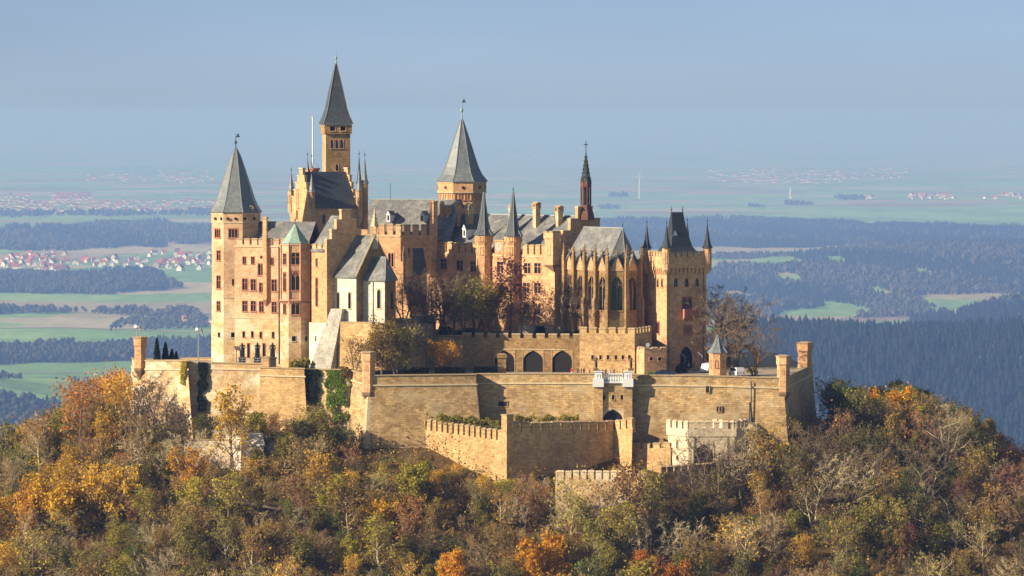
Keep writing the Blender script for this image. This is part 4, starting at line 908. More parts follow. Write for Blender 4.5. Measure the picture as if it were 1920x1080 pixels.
# two polygonal stair turrets
for p_, tip, top, lab in ((910.5, 358, 441, 'octagonal stair turret with pointed slate spire left of the palace clock'), (965.5, 356, 443, 'octagonal stair turret with pointed slate spire right of the palace clock')):
    u_, _ = Wl.hit(p_, 460); P = Wl.pt(u_, 0, .6); k = KM(P[1]); Yq = P[1]
    tr = thing('stair_turret', lab, 'turret', (P[0], P[1], PZ(640, Yq)), 'stair turrets of the palace')
    mb = MB(); mb.lathe(P[0], P[1], [(14.5 * k, PZ(640, Yq)), (14.5 * k, PZ(459, Yq)), (17 * k, PZ(453, Yq)), (17 * k, PZ(top, Yq))], 8, .1); mb.build('wall', M_OCHRE, tr)
    for rr, zz, hh_, kd in ((17, 447.5, .8, 'hole'), (14.5, 470, 1.7, 'arch'), (14.5, 520, 1.7, 'arch')):
        vs = [(P[0] + rr * k * math.sin(.1 + i * PI / 4), P[1] - rr * k * math.cos(.1 + i * PI / 4)) for i in range(8)]
        for i in range(8):
            W_ = Wall(vs[i], vs[(i + 1) % 8])
            if W_.n.y < -.1: put_window(tr, W_, 0, 0, .55, hh_, kd, M_OCHRE, 'window', None, W_.L / 2, PZ(zz, Yq)).location += Vector((*(W_.n * .02), 0))
    h = PZ(tip, Yq) - PZ(top, Yq); z0 = PZ(top, Yq)
    spire(tr, P[0], P[1], [(19 * k, z0 + .002), (18 * k, z0 + h * .02), (12 * k, z0 + h * .13), (8.5 * k, z0 + h * .32), (5 * k, z0 + h * .6), (1.0 * k, z0 + h * .97)], 8, .1, M_SLATED)
    finial(tr, P[0], P[1], z0 + h * .96, z0 + h * 1.08, .2, False, M_IRON)
# square bartizan at the palace corner
bz = MB(); Wq = Wl; u0, u1 = Wl.L - 2.2, Wl.L + .25
obox(bz, Wq, u0, u1, PZ(496, 37), PZ(447, 37), -1.5, .9); obox(bz, Wq, u0 - .2, u1 + .2, PZ(447, 37) + .002, PZ(436, 37), -1.7, 1.1); bzo = bz.build('bartizan', M_OCHRE, pal)
q = MB(); obox(q, Wq, u0 - .1, u1 + .1, PZ(499, 37), PZ(496, 37) - .002, -1.5, 1.0); q.prism([Wq.pt(u1 - .4, PZ(509, 37), .5), Wq.pt(u1, PZ(509, 37), .5), Wq.pt(u1, PZ(509, 37), .1), Wq.pt(u1 - .4, PZ(509, 37), .1)], [Wq.pt(u0, PZ(499, 37) - .002, .9), Wq.pt(u1, PZ(499, 37) - .002, .9), Wq.pt(u1, PZ(499, 37) - .002, 0), Wq.pt(u0, PZ(499, 37) - .002, 0)]); q.build('corbel', M_STATUE, bzo)
for s_ in (0, 1.55): q = MB(); obox(q, Wq, u0 - .2 + s_, u0 + .9 + s_, PZ(436, 37) + .002, PZ(433, 37), -1.7, 1.1); q.build('merlon', M_CAP, bzo)
put_window(bzo, Wq, 0, 0, .8, 2.4, 'arch', M_CAPL, 'window', None, (u0 + u1) / 2, PZ(466, 37)).location += Vector((*(Wq.n * .92), 0))
# shaded doorway shrine at the palace foot
q = MB(); u_, _ = Wr.hit(1041, 590); PP = Wr.pt(u_ + .2, 0, 1.0); zz = PZ(618, 35)
# openwork spire on the palace gable
flx, fly = r1.x - Wl.n.x * .2, r1.y; k = KM(44); zb_ = PZ(412, 44)
fl = thing('openwork_spire', 'red sandstone openwork spire with cross on the shaded palace gable', 'spire', (flx, fly, zb_))
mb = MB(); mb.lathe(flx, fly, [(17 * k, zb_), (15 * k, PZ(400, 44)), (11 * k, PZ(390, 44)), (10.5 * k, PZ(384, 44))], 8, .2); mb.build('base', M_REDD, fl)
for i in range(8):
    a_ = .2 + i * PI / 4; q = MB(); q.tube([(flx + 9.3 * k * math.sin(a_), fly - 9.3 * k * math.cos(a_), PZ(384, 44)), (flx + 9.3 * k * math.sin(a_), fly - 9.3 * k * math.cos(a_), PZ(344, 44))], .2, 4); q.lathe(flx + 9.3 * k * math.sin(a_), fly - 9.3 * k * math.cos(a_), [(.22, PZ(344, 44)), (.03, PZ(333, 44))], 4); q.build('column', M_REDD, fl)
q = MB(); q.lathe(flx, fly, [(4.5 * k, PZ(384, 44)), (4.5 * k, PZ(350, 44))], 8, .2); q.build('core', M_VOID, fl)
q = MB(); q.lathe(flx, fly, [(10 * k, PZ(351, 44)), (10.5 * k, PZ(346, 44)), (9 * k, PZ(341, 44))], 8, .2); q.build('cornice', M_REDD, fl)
q = MB()
for i in range(8):
    a_ = .2 + i * PI / 4; q.tube([(flx + 8.6 * k * math.sin(a_), fly - 8.6 * k * math.cos(a_), PZ(341, 44)), (flx, fly, PZ(284, 44))], [.16, .07], 4)
    for j in range(7):
        t = j / 7.5; r_ = 8.6 * k * (1 - t); z_ = PZ(341, 44) + (PZ(284, 44) - PZ(341, 44)) * t
        q.box(flx + (r_ + .12) * math.sin(a_) - .1, flx + (r_ + .12) * math.sin(a_) + .1, fly - (r_ + .12) * math.cos(a_) - .1, fly - (r_ + .12) * math.cos(a_) + .1, z_, z_ + .25)
for j in range(6):
    t = j / 6; r_ = 8.6 * k * (1 - t); z_ = PZ(341, 44) + (PZ(284, 44) - PZ(341, 44)) * t; q.lathe(flx, fly, [(r_, z_), (r_, z_ + .16)], 8, .2)
q.lathe(flx, fly, [(4 * k, PZ(341, 44)), (.1, PZ(292, 44))], 8, .2)
q.build('lattice', M_COPPERD, fl)
q = MB(); zc = PZ(272, 44); q.box(flx - .08, flx + .08, fly - .08, fly + .08, PZ(286, 44), PZ(264, 44)); q.box(flx - .5, flx - .085, fly - .07, fly + .07, zc, zc + .2); q.box(flx + .085, flx + .5, fly - .07, fly + .07, zc, zc + .2); q.build('cross', M_IRON, fl)

# ------------------------------------------------------------------ gothic chapel with buttresses
def V2(a): return Vector((math.cos(math.radians(a)), math.sin(math.radians(a))))
J1 = Vector(P2(1140, 25)); fa = 3.95
J2 = J1 + V2(-2) * fa; J3 = J2 + V2(43) * fa; J4 = J3 + V2(88) * fa
ax = V2(-47); S_ = J1 - ax * 14; S2 = J4 - ax * 12
gc = thing('gothic_chapel', 'gothic chapel with pointed windows, buttresses and pinnacles left of the gate tower', 'chapel', (J2.x, J2.y, PZ(625, 25)))
ze = PZ(498, 25); zb_ = PZ(640, 25); Ws = [Wall(S_, J1), Wall(J1, J2), Wall(J2, J3), Wall(J3, J4), Wall(J4, S2)]
mb = MB(); bays = []
nb = 4; bl = Ws[0].L / nb
zw = (PZ(518, 25) + PZ(582, 25)) / 2; hw_ = PZ(518, 25) - PZ(582, 25)
hs = {0: [], 1: [], 2: []}
for i in range(nb): put_window(gc, Ws[0], 0, 0, 2.1, hw_, 'gothic', M_BROWN, 'window', hs[0], bl * (i + .5), zw); bays.append((Ws[0], bl * (i + .5), bl))
for wi in (1, 2): put_window(gc, Ws[wi], 0, 0, 2.55, hw_, 'gothic', M_BROWN, 'window', hs[wi], fa / 2, zw); bays.append((Ws[wi], fa / 2, fa))
for i, wq in enumerate(Ws): wall_face(mb, wq, zb_, ze, hs.get(i, []))
mb.build('wall', M_BROWN, gc)  # brown stone puts the shadow over this chapel into walls and buttresses
zr_ = PZ(427.5, 30); E = J1 - Ws[0].n * (Vector(J4 - J1).length / 2); E = (J1 + J4) / 2 - ax * .3; Eb = E - ax * 12.5; ze2 = PZ(481, 26)
q = MB(); f3 = lambda p, z: (p.x, p.y, z)
cen = E
def out(p): return p - (p - cen).normalized() * .9
for f in ([f3(S_ - Ws[0].n * .9, ze2), f3(out(J1), ze2), f3(E, zr_), f3(Eb, zr_)], [f3(out(J1), ze2), f3(out(J2), ze2), f3(E, zr_)], [f3(out(J2), ze2), f3(out(J3), ze2), f3(E, zr_)], [f3(out(J3), ze2), f3(out(J4), ze2), f3(E, zr_)], [f3(out(J4), ze2), f3(S2 - Ws[4].n * .9, ze2), f3(Eb, zr_), f3(E, zr_)]): q.slab(f, .2)
rf = q.build('roof', M_SLATE, gc)
q = MB()
rim = [S_, J1, J2, J3, J4, S2]; rin = [S_ - Ws[0].n * .8] + [p - (p - cen).normalized() * .8 for p in (J1, J2, J3, J4)] + [S2 - Ws[4].n * .8]
for i in range(5): q.slab([f3(rim[i], ze + .02), f3(rim[i + 1], ze + .02), f3(rin[i + 1], ze2 - .05), f3(rin[i], ze2 - .05)], .15)
q.build('lower_roof', M_SLATED, gc); q = MB()
for p in (J1, J2, J3): q.tube([f3(out(p), ze2 + .05), f3(E, zr_ + .05)], .1, 4)
q.tube([f3(Eb, zr_ + .05), f3(E, zr_ + .05)], .12, 4); q.build('ridge_lead', M_LEAD, rf); finial(gc, E.x, E.y, zr_, PZ(414, 30), .15, False, M_IRON)
for W_, u_, ln in bays:                                # a gablet with its own small saddle roof over every window
    hw2 = ln * .40; zg = PZ(508, 25) + 1.2; zp = PZ(479, 25)
    g = MB(); a, b_, t = W_.pt(u_ - hw2, zg - 1.2, .12), W_.pt(u_ + hw2, zg - 1.2, .12), W_.pt(u_, zp, .12)
    a2, b2, t2_ = W_.pt(u_ - hw2, zg - 1.2, -.4), W_.pt(u_ + hw2, zg - 1.2, -.4), W_.pt(u_, zp, -.4)
    g.add([a, b_, t, a2, b2, t2_], [(0, 1, 2), (3, 5, 4), (0, 2, 5, 3), (1, 4, 5, 2), (0, 3, 4, 1)]); gb = g.build('gablet', M_OCHRE, gc)
    g = MB(); tb2 = W_.pt(u_, zp, -3.5); g.slab([W_.pt(u_ - hw2 - .15, zg - 1.3, .3), W_.pt(u_, zp + .15, .3), W_.pt(u_, zp + .15, -3.2), W_.pt(u_ - hw2 - .15, zg - 1.3, -1)], .14); g.slab([W_.pt(u_, zp + .15, .3), W_.pt(u_ + hw2 + .15, zg - 1.3, .3), W_.pt(u_ + hw2 + .15, zg - 1.3, -1), W_.pt(u_, zp + .15, -3.2)], .14); g.build('gablet_roof', M_SLATE, gb)
    g = MB(); c_ = W_.pt(u_, 0, .1); g.lathe(c_[0], c_[1], [(.12, zp), (.1, zp + .7), (.28, zp + .85), (.1, zp + 1.05), (.03, zp + 1.5)], 5); obox(g, W_, u_ - .35, u_ + .35, zp + .75, zp + .95, .02, .2); g.build('gablet_cross', M_BROWN, gb)
    embrasure(gb, W_, 0, 0, .01, .01) if False else None
def buttress(P, n, px_tip):
    W_ = Wall(P - Vector((-n.y, n.x)) * .4, P + Vector((-n.y, n.x)) * .4)
    if W_.n.dot(n) < 0: W_ = Wall(W_.P1, W_.P0)
    q = MB(); obox(q, W_, 0, W_.L, zb_, PZ(560, 25), .01, 1.2); obox(q, W_, .05, W_.L - .05, PZ(560, 25) + .002, PZ(495, 25), .01, .85); o = q.build('buttress', M_BROWN, gc)
    c_ = P + n * .55; q = MB(); z0 = PZ(495, 25) + .002; r4_ = math.atan2(n.x, -n.y) + PI / 4
    q.lathe(c_.x, c_.y, [(.5, z0), (.5, z0 + 1.3), (.62, z0 + 1.4), (.36, z0 + 1.8), (.26, z0 + 2.6), (.05, PZ(462, 25)), (.18, PZ(461, 25)), (.03, PZ(458, 25))], 4, r4_)
    for j in range(3):
        for s_ in range(4):
            a_ = r4_ + s_ * PI / 2; r_ = .42 - j * .09; zz = z0 + 2.3 + j * .55; q.box(c_.x + r_ * math.sin(a_) - .09, c_.x + r_ * math.sin(a_) + .09, c_.y - r_ * math.cos(a_) - .09, c_.y - r_ * math.cos(a_) + .09, zz, zz + .2)
    q.build('pinnacle', M_BROWN, o)
for i in range(1, nb): buttress(Ws[0].P0 + Ws[0].u * (bl * i), Ws[0].n, 0)
for p, wa, wb in ((J1, 0, 1), (J2, 1, 2), (J3, 2, 3), (J4, 3, 4)): buttress(p, (Ws[wa].n + Ws[wb].n).normalized(), 0)
buttress(Ws[0].P0 + Ws[0].u * .4, Ws[0].n, 0)

lk = thing('link_wall', 'narrow shaded wall between gothic chapel and gate tower', 'wall', (PX(1208, 36), 36, PZ(630, 36)))
q = MB(); obox(q, Wall(P2(1190, 36), P2(1224, 36)), 0, 4.1, PZ(640, 36), PZ(486, 36), -1.2, 0); q.build('masonry', M_OCHRE, lk)
# ------------------------------------------------------------------ right gate tower
L_, C_, R_, B_ = boxplan(1216.5, 1250, 1326, 22, 24)
gt = thing('gate_tower', 'tall square gate tower with corner spires and dark hipped roof on the right', 'tower', (C_.x, C_.y, PZ(700, 22)))
Wl, Wr, Wb, Wk = Wall(L_, C_), Wall(C_, R_), Wall(R_, B_), Wall(B_, L_); h1, h2 = [], []
for p_ in (1225.5, 1233.5, 1241.5): put_window(gt, Wl, p_, 530, .85, 2.0, 'arch', M_OCHRE, holes=h1)
put_window(gt, Wl, 1233.5, 614, 1.7, 2.6, 'pair', M_RED, holes=h1)
for p_ in (1267, 1287.5, 1307): put_window(gt, Wr, p_, 529, .95, 2.0, 'arch', M_OCHRE, holes=h2)
put_window(gt, Wr, 1288, 568, 2.3, 2.6, 'pair', M_RED, holes=h2); put_window(gt, Wr, 1286.5, 670, 3.0, 5.0, 'door', M_OCHRE, 'gateway', holes=h2)
mb = MB(); zt_ = PZ(512, 22)
for wq, h_ in ((Wl, h1), (Wr, h2), (Wb, []), (Wk, [])): wall_face(mb, wq, PZ(702, 22), PZ(504, 22), h_, .5)
mb.build('wall', M_OCHRE, gt)
ov = .45; ctr = (C_ + B_) / 2
def grow(p): d = p - ctr; return ctr + d * (1 + ov * 1.42 / d.length)
L2, C2, R2, B2 = [grow(p) for p in (L_, C_, R_, B_)]
hd = MB(); zh = PZ(503, 22); zh2 = PZ(482, 22)
hd.prism([(*p, zh) for p in (L2, C2, R2, B2)], [(*p, zh2) for p in (L2, C2, R2, B2)]); hd.build('tower_head', M_OCHRE, gt)
q = MB()
for wq in (Wl, Wr): corbels(q, wq, zt_ - .3, zh - zt_ + .298, .95, ov)
q.build('corbels', M_OCHRE, gt)
for p0, p1 in ((L2, C2), (C2, R2)):
    W_ = Wall(p0, p1); crenels(gt, W_, zh2, .95, .42, .85, .45, u0=1.2, u1=W_.L - 1.2)
k = KM(22)
for p, tip, r_ in ((L2, 418, 7.4), (C2, 419, 8.2), (R2, 416, 8.4), (B2, 414, 7.4)):
    q_ = ctr + (p - ctr) * .94; bartizan(gt, q_.x, q_.y, r_ * k, PZ(506, p.y), PZ(465, p.y), PZ(tip, p.y), 8, 1.0, M_OCHRE, M_SLATEB, 'corner_turret', True, .2)
# steep hipped roof with a short ridge, flared at the eaves
q = MB(); ux, uy = (R_ - C_).normalized(), (B_ - R_).normalized()
lev = [(PZ(481, 25), .93, .93), (PZ(475, 25), .72, .72), (PZ(463, 25), .54, .52), (PZ(442, 25), .40, .35), (PZ(420, 25), .33, .18), (PZ(398.5, 25), .29, .04)]
ha, hb = (R_ - C_).length / 2, (B_ - R_).length / 2; rings = []
for z, fa_, fb in lev: rings.append([(*(ctr + ux * ha * fa_ * s1 + uy * hb * fb * s2_), z) for s1, s2_ in ((-1, -1), (1, -1), (1, 1), (-1, 1))])
for i in range(len(rings) - 1): q.prism(rings[i], rings[i + 1], 0, caps=(i == len(rings) - 2))
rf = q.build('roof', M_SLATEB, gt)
for s_ in (-1, 1): p = ctr + ux * ha * .28 * s_; finial(rf, p.x, p.y, PZ(399, 25), PZ(386, 25), .2, False, M_IRON)
W_ = Wall(C_, R_); dormer(gt, W_, 1278, 447, .9, 2.2, 2.5, -3.3)
q = MB(); u_, _ = Wr.hit(1291, 590)
for o_, za, zz in ((.35, 602, 599), (.7, 599, 596), (1.0, 596, 593)): obox(q, Wr, u_ - 1.5, u_ + 1.5, PZ(za, 22), PZ(zz, 22) - .002, .002, o_)
for s_ in (-1.5, 1.32): obox(q, Wr, u_ + s_, u_ + s_ + .18, PZ(593, 22), PZ(580, 22), .002, 1.0)
obox(q, Wr, u_ - 1.318, u_ + 1.318, PZ(593, 22), PZ(581, 22), .84, 1.0); q.build('balcony', M_RED, gt)
q = MB(); u_, z_ = Wr.hit(1289, 619); obox(q, Wr, u_ - 1.15, u_ + 1.15, z_ - 1.2, z_ + 1.2, .002, .12); rl = q.build('relief_panel', M_RED, gt)
q = MB(); obox(q, Wr, u_ - .35, u_ + .35, z_ - .7, z_ + .8, .122, .25); obox(q, Wr, u_ - .9, u_ - .45, z_ - .3, z_ + .6, .122, .2); obox(q, Wr, u_ + .45, u_ + .9, z_ - .3, z_ + .6, .122, .2); q.build('carved_eagle', M_STATUE, rl)
for W_, p_, a_, b_ in ((Wr, 1319, 512, 695), (Wr, 1254, 512, 690)):
    q = MB(); u_, _ = W_.hit(p_, 600); q.tube([W_.pt(u_, PZ(a_, 22), .1), W_.pt(u_, PZ(b_, 22), .1)], .07, 6); q.build('downpipe', M_IRON, gt)

# ------------------------------------------------------------------ upper terrace wall with arched niches
nodes = [(805, 21, 629, 696), (868, 16, 628, 696)]
rd = rampart('terrace_wall', 'orange wall section behind the little yellow tree on the courtyard', nodes, .0, .9, M_LOW, parapet=False)
for px_ in (): pass
uw = thing('terrace_wall', 'garden terrace wall with three pointed arch recesses facing the courtyard', 'wall', (PX(980, 14), 14, PZ(699, 14)))
W = Wall(P2(868, 16), P2(1090, 12)); hol = []
for p_ in (946, 999.5, 1054): put_window(uw, W, p_, 678, 4.4, 4.9, 'door', M_LOW, 'arch_recess', hol)  # each recess is backed by a dark panel in place of shaded stone
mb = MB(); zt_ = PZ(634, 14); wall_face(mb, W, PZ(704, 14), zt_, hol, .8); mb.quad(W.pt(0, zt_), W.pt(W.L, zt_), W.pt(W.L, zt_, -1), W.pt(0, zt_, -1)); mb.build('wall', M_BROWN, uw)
q = MB(); u0, u1 = W.hit(940, 655)[0], W.hit(1060, 655)[0]; obox(q, W, u0, u1, PZ(655.5, 14), PZ(654, 14), .001, .15); q.build('string_course', M_CAPL, uw)
crenels(uw, W, zt_, 1.9, .9, .7, .5, M_BROWN, M_CAP)
uw2 = thing('terrace_wall', 'sunlit crenellated terrace wall with a row of small square holes', 'wall', (PX(1140, 10), 10, PZ(699, 10)))
W = Wall(P2(1087, 12), P2(1190, 8)); Wq2 = Wall(P2(1190, 8), P2(1222, 19)); hol = []
for p_ in (1111, 1126, 1140, 1155, 1168, 1180): put_window(uw2, W, p_, 670, .55, .95, 'hole', M_LOW, 'window', hol)
mb = MB(); zt_ = PZ(625, 10); wall_face(mb, W, PZ(704, 10), zt_, hol); wall_face(mb, Wq2, PZ(704, 10), zt_); wall_face(mb, Wall(P2(1086.5, 16), P2(1087, 12)), PZ(704, 10), zt_); mb.build('wall', M_LOW, uw2)
crenels(uw2, W, zt_, 1.6, .62, .95, .55, M_LOW, M_CAP); crenels(uw2, Wq2, zt_, 1.3, .8, .95, .55, M_LOW, M_CAP)
floor('garden', [P2(806, 22), P2(868, 17), P2(1089, 13), P2(1190, 9), P2(1222, 20), (PX(1222, 37), 75), (PX(800, 60), 75)], PZ(637, 14), M_LAWN)
rampart('garden_wall', 'low pale wall in the garden in front of the palace', [(972, 37, 607, 640), (1090, 36, 611, 640)], .0, .8, M_WHITE, parapet=False)
L_, C_, R_, B_ = boxplan(1182, 1208, 1250, 4, 20)
an_ = thing('gate_annex', 'low flat annex with small windows at the foot of the gate tower', 'building', (C_.x, C_.y, PZ(700, 4)))
Wl, Wr = Wall(L_, C_), Wall(C_, R_); h1, h2 = [], []
for p_ in (1190, 1197): put_window(an_, Wl, p_, 671, .4, 1.0, 'hole', M_OCHRE, holes=h1)
for p_ in (1221, 1237): put_window(an_, Wr, p_, 673, .8, .7, 'hole', M_OCHRE, holes=h2)
mb = MB(); zt_ = PZ(657, 4)
for wq, h_ in ((Wl, h1), (Wr, h2), (Wall(R_, B_), []), (Wall(B_, L_), [])): wall_face(mb, wq, PZ(704, 4), zt_, h_)
mb.add([(*p, zt_) for p in (L_, C_, R_, B_)], [(0, 1, 2, 3)]); mb.build('wall', M_OCHRE, an_)
crenels(an_, Wl, zt_, 1.0, .6, .35, .4); crenels(an_, Wr, zt_, 1.3, .7, .35, .4)
# ------------------------------------------------------------------ outworks below the main walls
def outwork(name, label, nodes, mh=1.6, mw=1.25, gap=.5, batter=.03, m=None, mc=None, th=.7, cat='wall'):
    pts = [P2(a, Y, t) for a, Y, t, b in nodes]; zt = [PZ(t, Y) for a, Y, t, b in nodes]; zb = [PZ(b, Y) for a, Y, t, b in nodes]; nm = miter(pts); m = m or M_LOW
    root = thing(name, label, cat, (sum(p[0] for p in pts) / len(pts), sum(p[1] for p in pts) / len(pts), min(zb)))
    q = MB()
    for i in range(len(pts) - 1):
        ns = max(1, int((Vector(pts[i + 1]) - Vector(pts[i])).length / 5))
        def P(s_, t_):
            x0, y0 = pts[i][0] + (pts[i + 1][0] - pts[i][0]) * s_, pts[i][1] + (pts[i + 1][1] - pts[i][1]) * s_; nx_ = nm[i] + (nm[i + 1] - nm[i]) * s_
            za = zt[i] + (zt[i + 1] - zt[i]) * s_ - mh; zz = zb[i] + (zb[i + 1] - zb[i]) * s_; h = (za - zz) * t_; return (x0 + nx_.x * h * batter, y0 + nx_.y * h * batter, za - h)
        for a_ in range(ns): q.quad(P(a_ / ns, 1), P((a_ + 1) / ns, 1), P((a_ + 1) / ns, 0), P(a_ / ns, 0))
    strip(q, pts, nm, -.003, th, [z - mh - 1.0 for z in zt], [z - mh for z in zt]); q.build('wall', m, root)
    for i in range(len(pts) - 1):
        W_ = Wall(pts[i], pts[i + 1]); crenels(root, W_, zt[i] - mh, mw, gap, mh - .38, th, m, mc or M_CAP, u0=.25, u1=W_.L - .25, z1=zt[i + 1] - mh)
    return root
outwork('outwork_wall', 'sunlit crenellated outwork wall at front centre, left of its corner pier', [(769, -4, 782, 900), (942, -22, 806, 925)], 2.3, 1.05, .55)
outwork('outwork_wall', 'shaded crenellated outwork wall right of the corner pier', [(958, -22, 791, 925), (1090, -14, 789, 905), (1152, -9, 788, 890), (1186, -16, 783, 890)], 2.1, 1.7, .62)
pr = thing('corner_pier', 'square stone pier at the sharp corner of the outwork walls', 'pier', (PX(950, -22), -22, PZ(925, -22)))
L_, C_, R_, B_ = boxplan(940, 950, 963, -23.5, 42); q = MB(); q.prism([(*p, PZ(930, -23)) for p in (L_, C_, R_, B_)], [(*p, PZ(779.5, -23)) for p in (L_, C_, R_, B_)]); q.build('shaft', M_LOW, pr)
q = MB(); g_ = (C_ + B_) / 2; q.prism([(*(g_ + (p - g_) * 1.12), PZ(779.5, -23) + .002) for p in (L_, C_, R_, B_)], [(*(g_ + (p - g_) * 1.12), PZ(777, -23)) for p in (L_, C_, R_, B_)]); q.build('cap', M_CAP, pr)
for wq in (Wall(L_, C_), Wall(C_, R_)): put_window(pr, wq, 0, 0, .6, 2.6, 'arch', M_OCHRE, 'niche', None, wq.L / 2, PZ(796, -23)).location += Vector((*(wq.n * .02), 0))
outwork('outwork_wall', 'low sunlit crenellated wall half hidden by trees below the outworks', [(1042, -26, 882, 985), (1044, -34, 882, 985), (1215, -37, 882, 985)], 1.9, 1.25, .4, .02, M_PALE, M_CAPL)
outwork('outwork_wall', 'short low crenellated wall leading to the white gate tower', [(1184, -13, 832, 890), (1258, -17, 828, 890)], 1.2, 1.5, .8)
outwork('outwork_wall', 'dark shaded crenellated wall below the white gate tower', [(1238, -31, 874, 940), (1345, -26, 866, 930)], 1.5, 1.2, .5, .02, M_BROWN)
C_ = Vector(P2(1291, -21)); R_ = C_ + Vector((math.cos(.05), math.sin(.05))) * (87 * KM(-21)); L_ = C_ + Vector((-math.cos(.9), math.sin(.9))) * (36 * KM(-21) / math.cos(.9)); B_ = L_ + (R_ - C_)
wg = thing('white_gate_tower', 'white limestone gate tower with battlements and dark arch below the right wall', 'tower', (C_.x, C_.y, PZ(885, -20)))
Wl, Wr, Wb, Wk = Wall(L_, C_), Wall(C_, R_), Wall(R_, B_), Wall(B_, L_); h1, h2 = [], []
put_window(wg, Wl, 1270, 834, .6, 1.6, 'pair', M_WHITE, holes=h1); put_window(wg, Wl, 1270, 858, .5, .8, 'hole', M_RED, holes=h1); put_window(wg, Wr, 1319, 857, 4.2, 5.4, 'door', M_WHITE, 'gateway', holes=h2)
mb = MB(); zt_ = PZ(818, -20)
for wq, h_ in ((Wl, h1), (Wr, h2), (Wb, []), (Wk, [])): wall_face(mb, wq, PZ(905, -20), zt_, h_, .9)
mb.build('wall', M_WHITE, wg)
ctr = (C_ + B_) / 2; up = [ctr + (p - ctr) * 1.06 for p in (L_, C_, R_, B_)]; q = MB(); zz = PZ(804, -20); q.prism([(*p, zt_ + .002) for p in up], [(*p, zz) for p in up]); q.build('tower_head', M_WHITE, wg)
for i, (a_, b_) in enumerate(((up[0], up[1]), (up[1], up[2]), (up[2], up[3]))): crenels(wg, Wall(a_, b_), zz, 1.15, .6, 1.35, .6, M_WHITE, M_CAPL, u0=.3 if i else 0)
for p_ in (1302.5, 1364): u_, _ = Wr.hit(p_, 840); q = MB(); q.tube([Wr.pt(u_, PZ(820, -20), .1), Wr.pt(u_, PZ(885, -20), .1)], .08, 6); q.build('downpipe', M_IRON, wg)
outwork('outwork_wall', 'pale crenellated wall right of the white gate tower behind bare trees', [(1376, -17, 788, 880), (1404, -11, 785, 880)], 1.9, 1.0, .6, .0, M_WHITE, M_CAPL)
# pale retaining walls and pier on the left slope
rampart('retaining_wall', 'pale sunlit retaining wall on the left slope below the curtain wall', [(345, -13, 823, 880), (432, -15, 824, 880)], .03, .8, M_WHITE, parapet=False)
rampart('retaining_wall', 'chalky stepped wall with a pier below the orange bastion', [(428, -14, 815, 880), (452, -17, 818, 890), (496, -14, 812, 890), (545, -16, 860, 900)], .02, .8, M_PLASTER, parapet=False)
pr = thing('wall_pier', 'chalky pier with a sloped cap on the lower left retaining wall', 'pier', (PX(477, -16), -16, PZ(895, -16)))
q = MB(); q.box(PX(460, -17), PX(494, -17), -17.2, -14.5, PZ(895, -16), PZ(836, -16)); q.build('shaft', M_PLASTER, pr); q = MB(); x0, x1 = PX(458, -17), PX(496, -17); q.prism([(x0, -17.4, PZ(836, -16) + .002), (x1, -17.4, PZ(836, -16) + .002), (x1, -14.4, PZ(836, -16) + .002), (x0, -14.4, PZ(836, -16) + .002)], [(x0 + .3, -16, PZ(812, -16)), (x1 - .5, -16, PZ(812, -16)), (x1 - .5, -15.6, PZ(812, -16)), (x0 + .3, -15.6, PZ(812, -16))]); q.build('cap', M_PLASTER, pr)
# path glimpsed on the slope
def ribbon(name, nodes, w, m):
    mb = MB(); pts = [Vector(P2(a, Y)) for a, Y in nodes]; P3 = []
    fine = []
    for i in range(len(pts) - 1):
        for t in range(8): fine.append(pts[i].lerp(pts[i + 1], t / 8))
    fine.append(pts[-1])
    for i, p in enumerate(fine):
        d = (fine[min(i + 1, len(fine) - 1)] - fine[max(i - 1, 0)]).normalized(); n_ = Vector((-d.y, d.x))
        zc = float(height(p.x, p.y)) + .35
        P3.append([(p.x + n_.x * s_ * w / 2, p.y + n_.y * s_ * w / 2, zc) for s_ in (-1, 1)])
    for i in range(len(P3) - 1): mb.quad(P3[i][0], P3[i + 1][0], P3[i + 1][1], P3[i][1])
    return struct(mb.build(name, m))
ribbon('path', [(420, -30), (520, -32), (620, -33), (720, -30), (780, -28)], 7.0, M_GRAVEL)

# ------------------------------------------------------------------ courtyard: sentry kiosk, arch, figures, lamps, vehicles
kx, ky = PX(1346, -2), -2.0; k = KM(-2)
ks = thing('sentry_kiosk', 'small octagonal kiosk with pointed slate roof at the right courtyard wall', 'kiosk', (kx, ky, PZ(706, -2)))
mb = MB(); mb.lathe(kx, ky, [(17 * k, PZ(708, -2)), (17 * k, PZ(664, -2)), (18 * k, PZ(663, -2)), (18 * k, PZ(661, -2))], 8, .2); mb.build('wall', M_OCHRE, ks)
vs = [(kx + 17 * k * math.sin(.2 + i * PI / 4), ky - 17 * k * math.cos(.2 + i * PI / 4)) for i in range(8)]
for i in range(8):
    W_ = Wall(vs[i], vs[(i + 1) % 8])
    if W_.n.y < 0: put_window(ks, W_, 0, 0, .6, 1.5, 'arch', M_RED, 'window', None, W_.L / 2, PZ(682, -2)).location += Vector((*(W_.n * .03), 0))
spire(ks, kx, ky, [(20 * k, PZ(661, -2) + .002), (19 * k, PZ(659.5, -2)), (11 * k, PZ(650, -2)), (6 * k, PZ(640, -2)), (1 * k, PZ(628, -2))], 8, .2, M_SPIRE); finial(ks, kx, ky, PZ(630, -2), PZ(620, -2), .16, False, M_COPPERD)
ga = thing('garden_arch', 'free-standing round stone archway at the back of the right courtyard', 'archway', (PX(1395, 34), 34, PZ(692, 34)))
W = Wall(P2(1362, 36), P2(1424, 32)); q = MB(); u_, z_ = W.hit(1390, 690); r_ = 3.1; zc = PZ(676, 34); zt_ = PZ(646, 34); zb_ = PZ(697, 34)
N_ = 14; arc = [(u_ - r_ * math.cos(PI * i / N_), zc + r_ * math.sin(PI * i / N_)) for i in range(N_ + 1)]
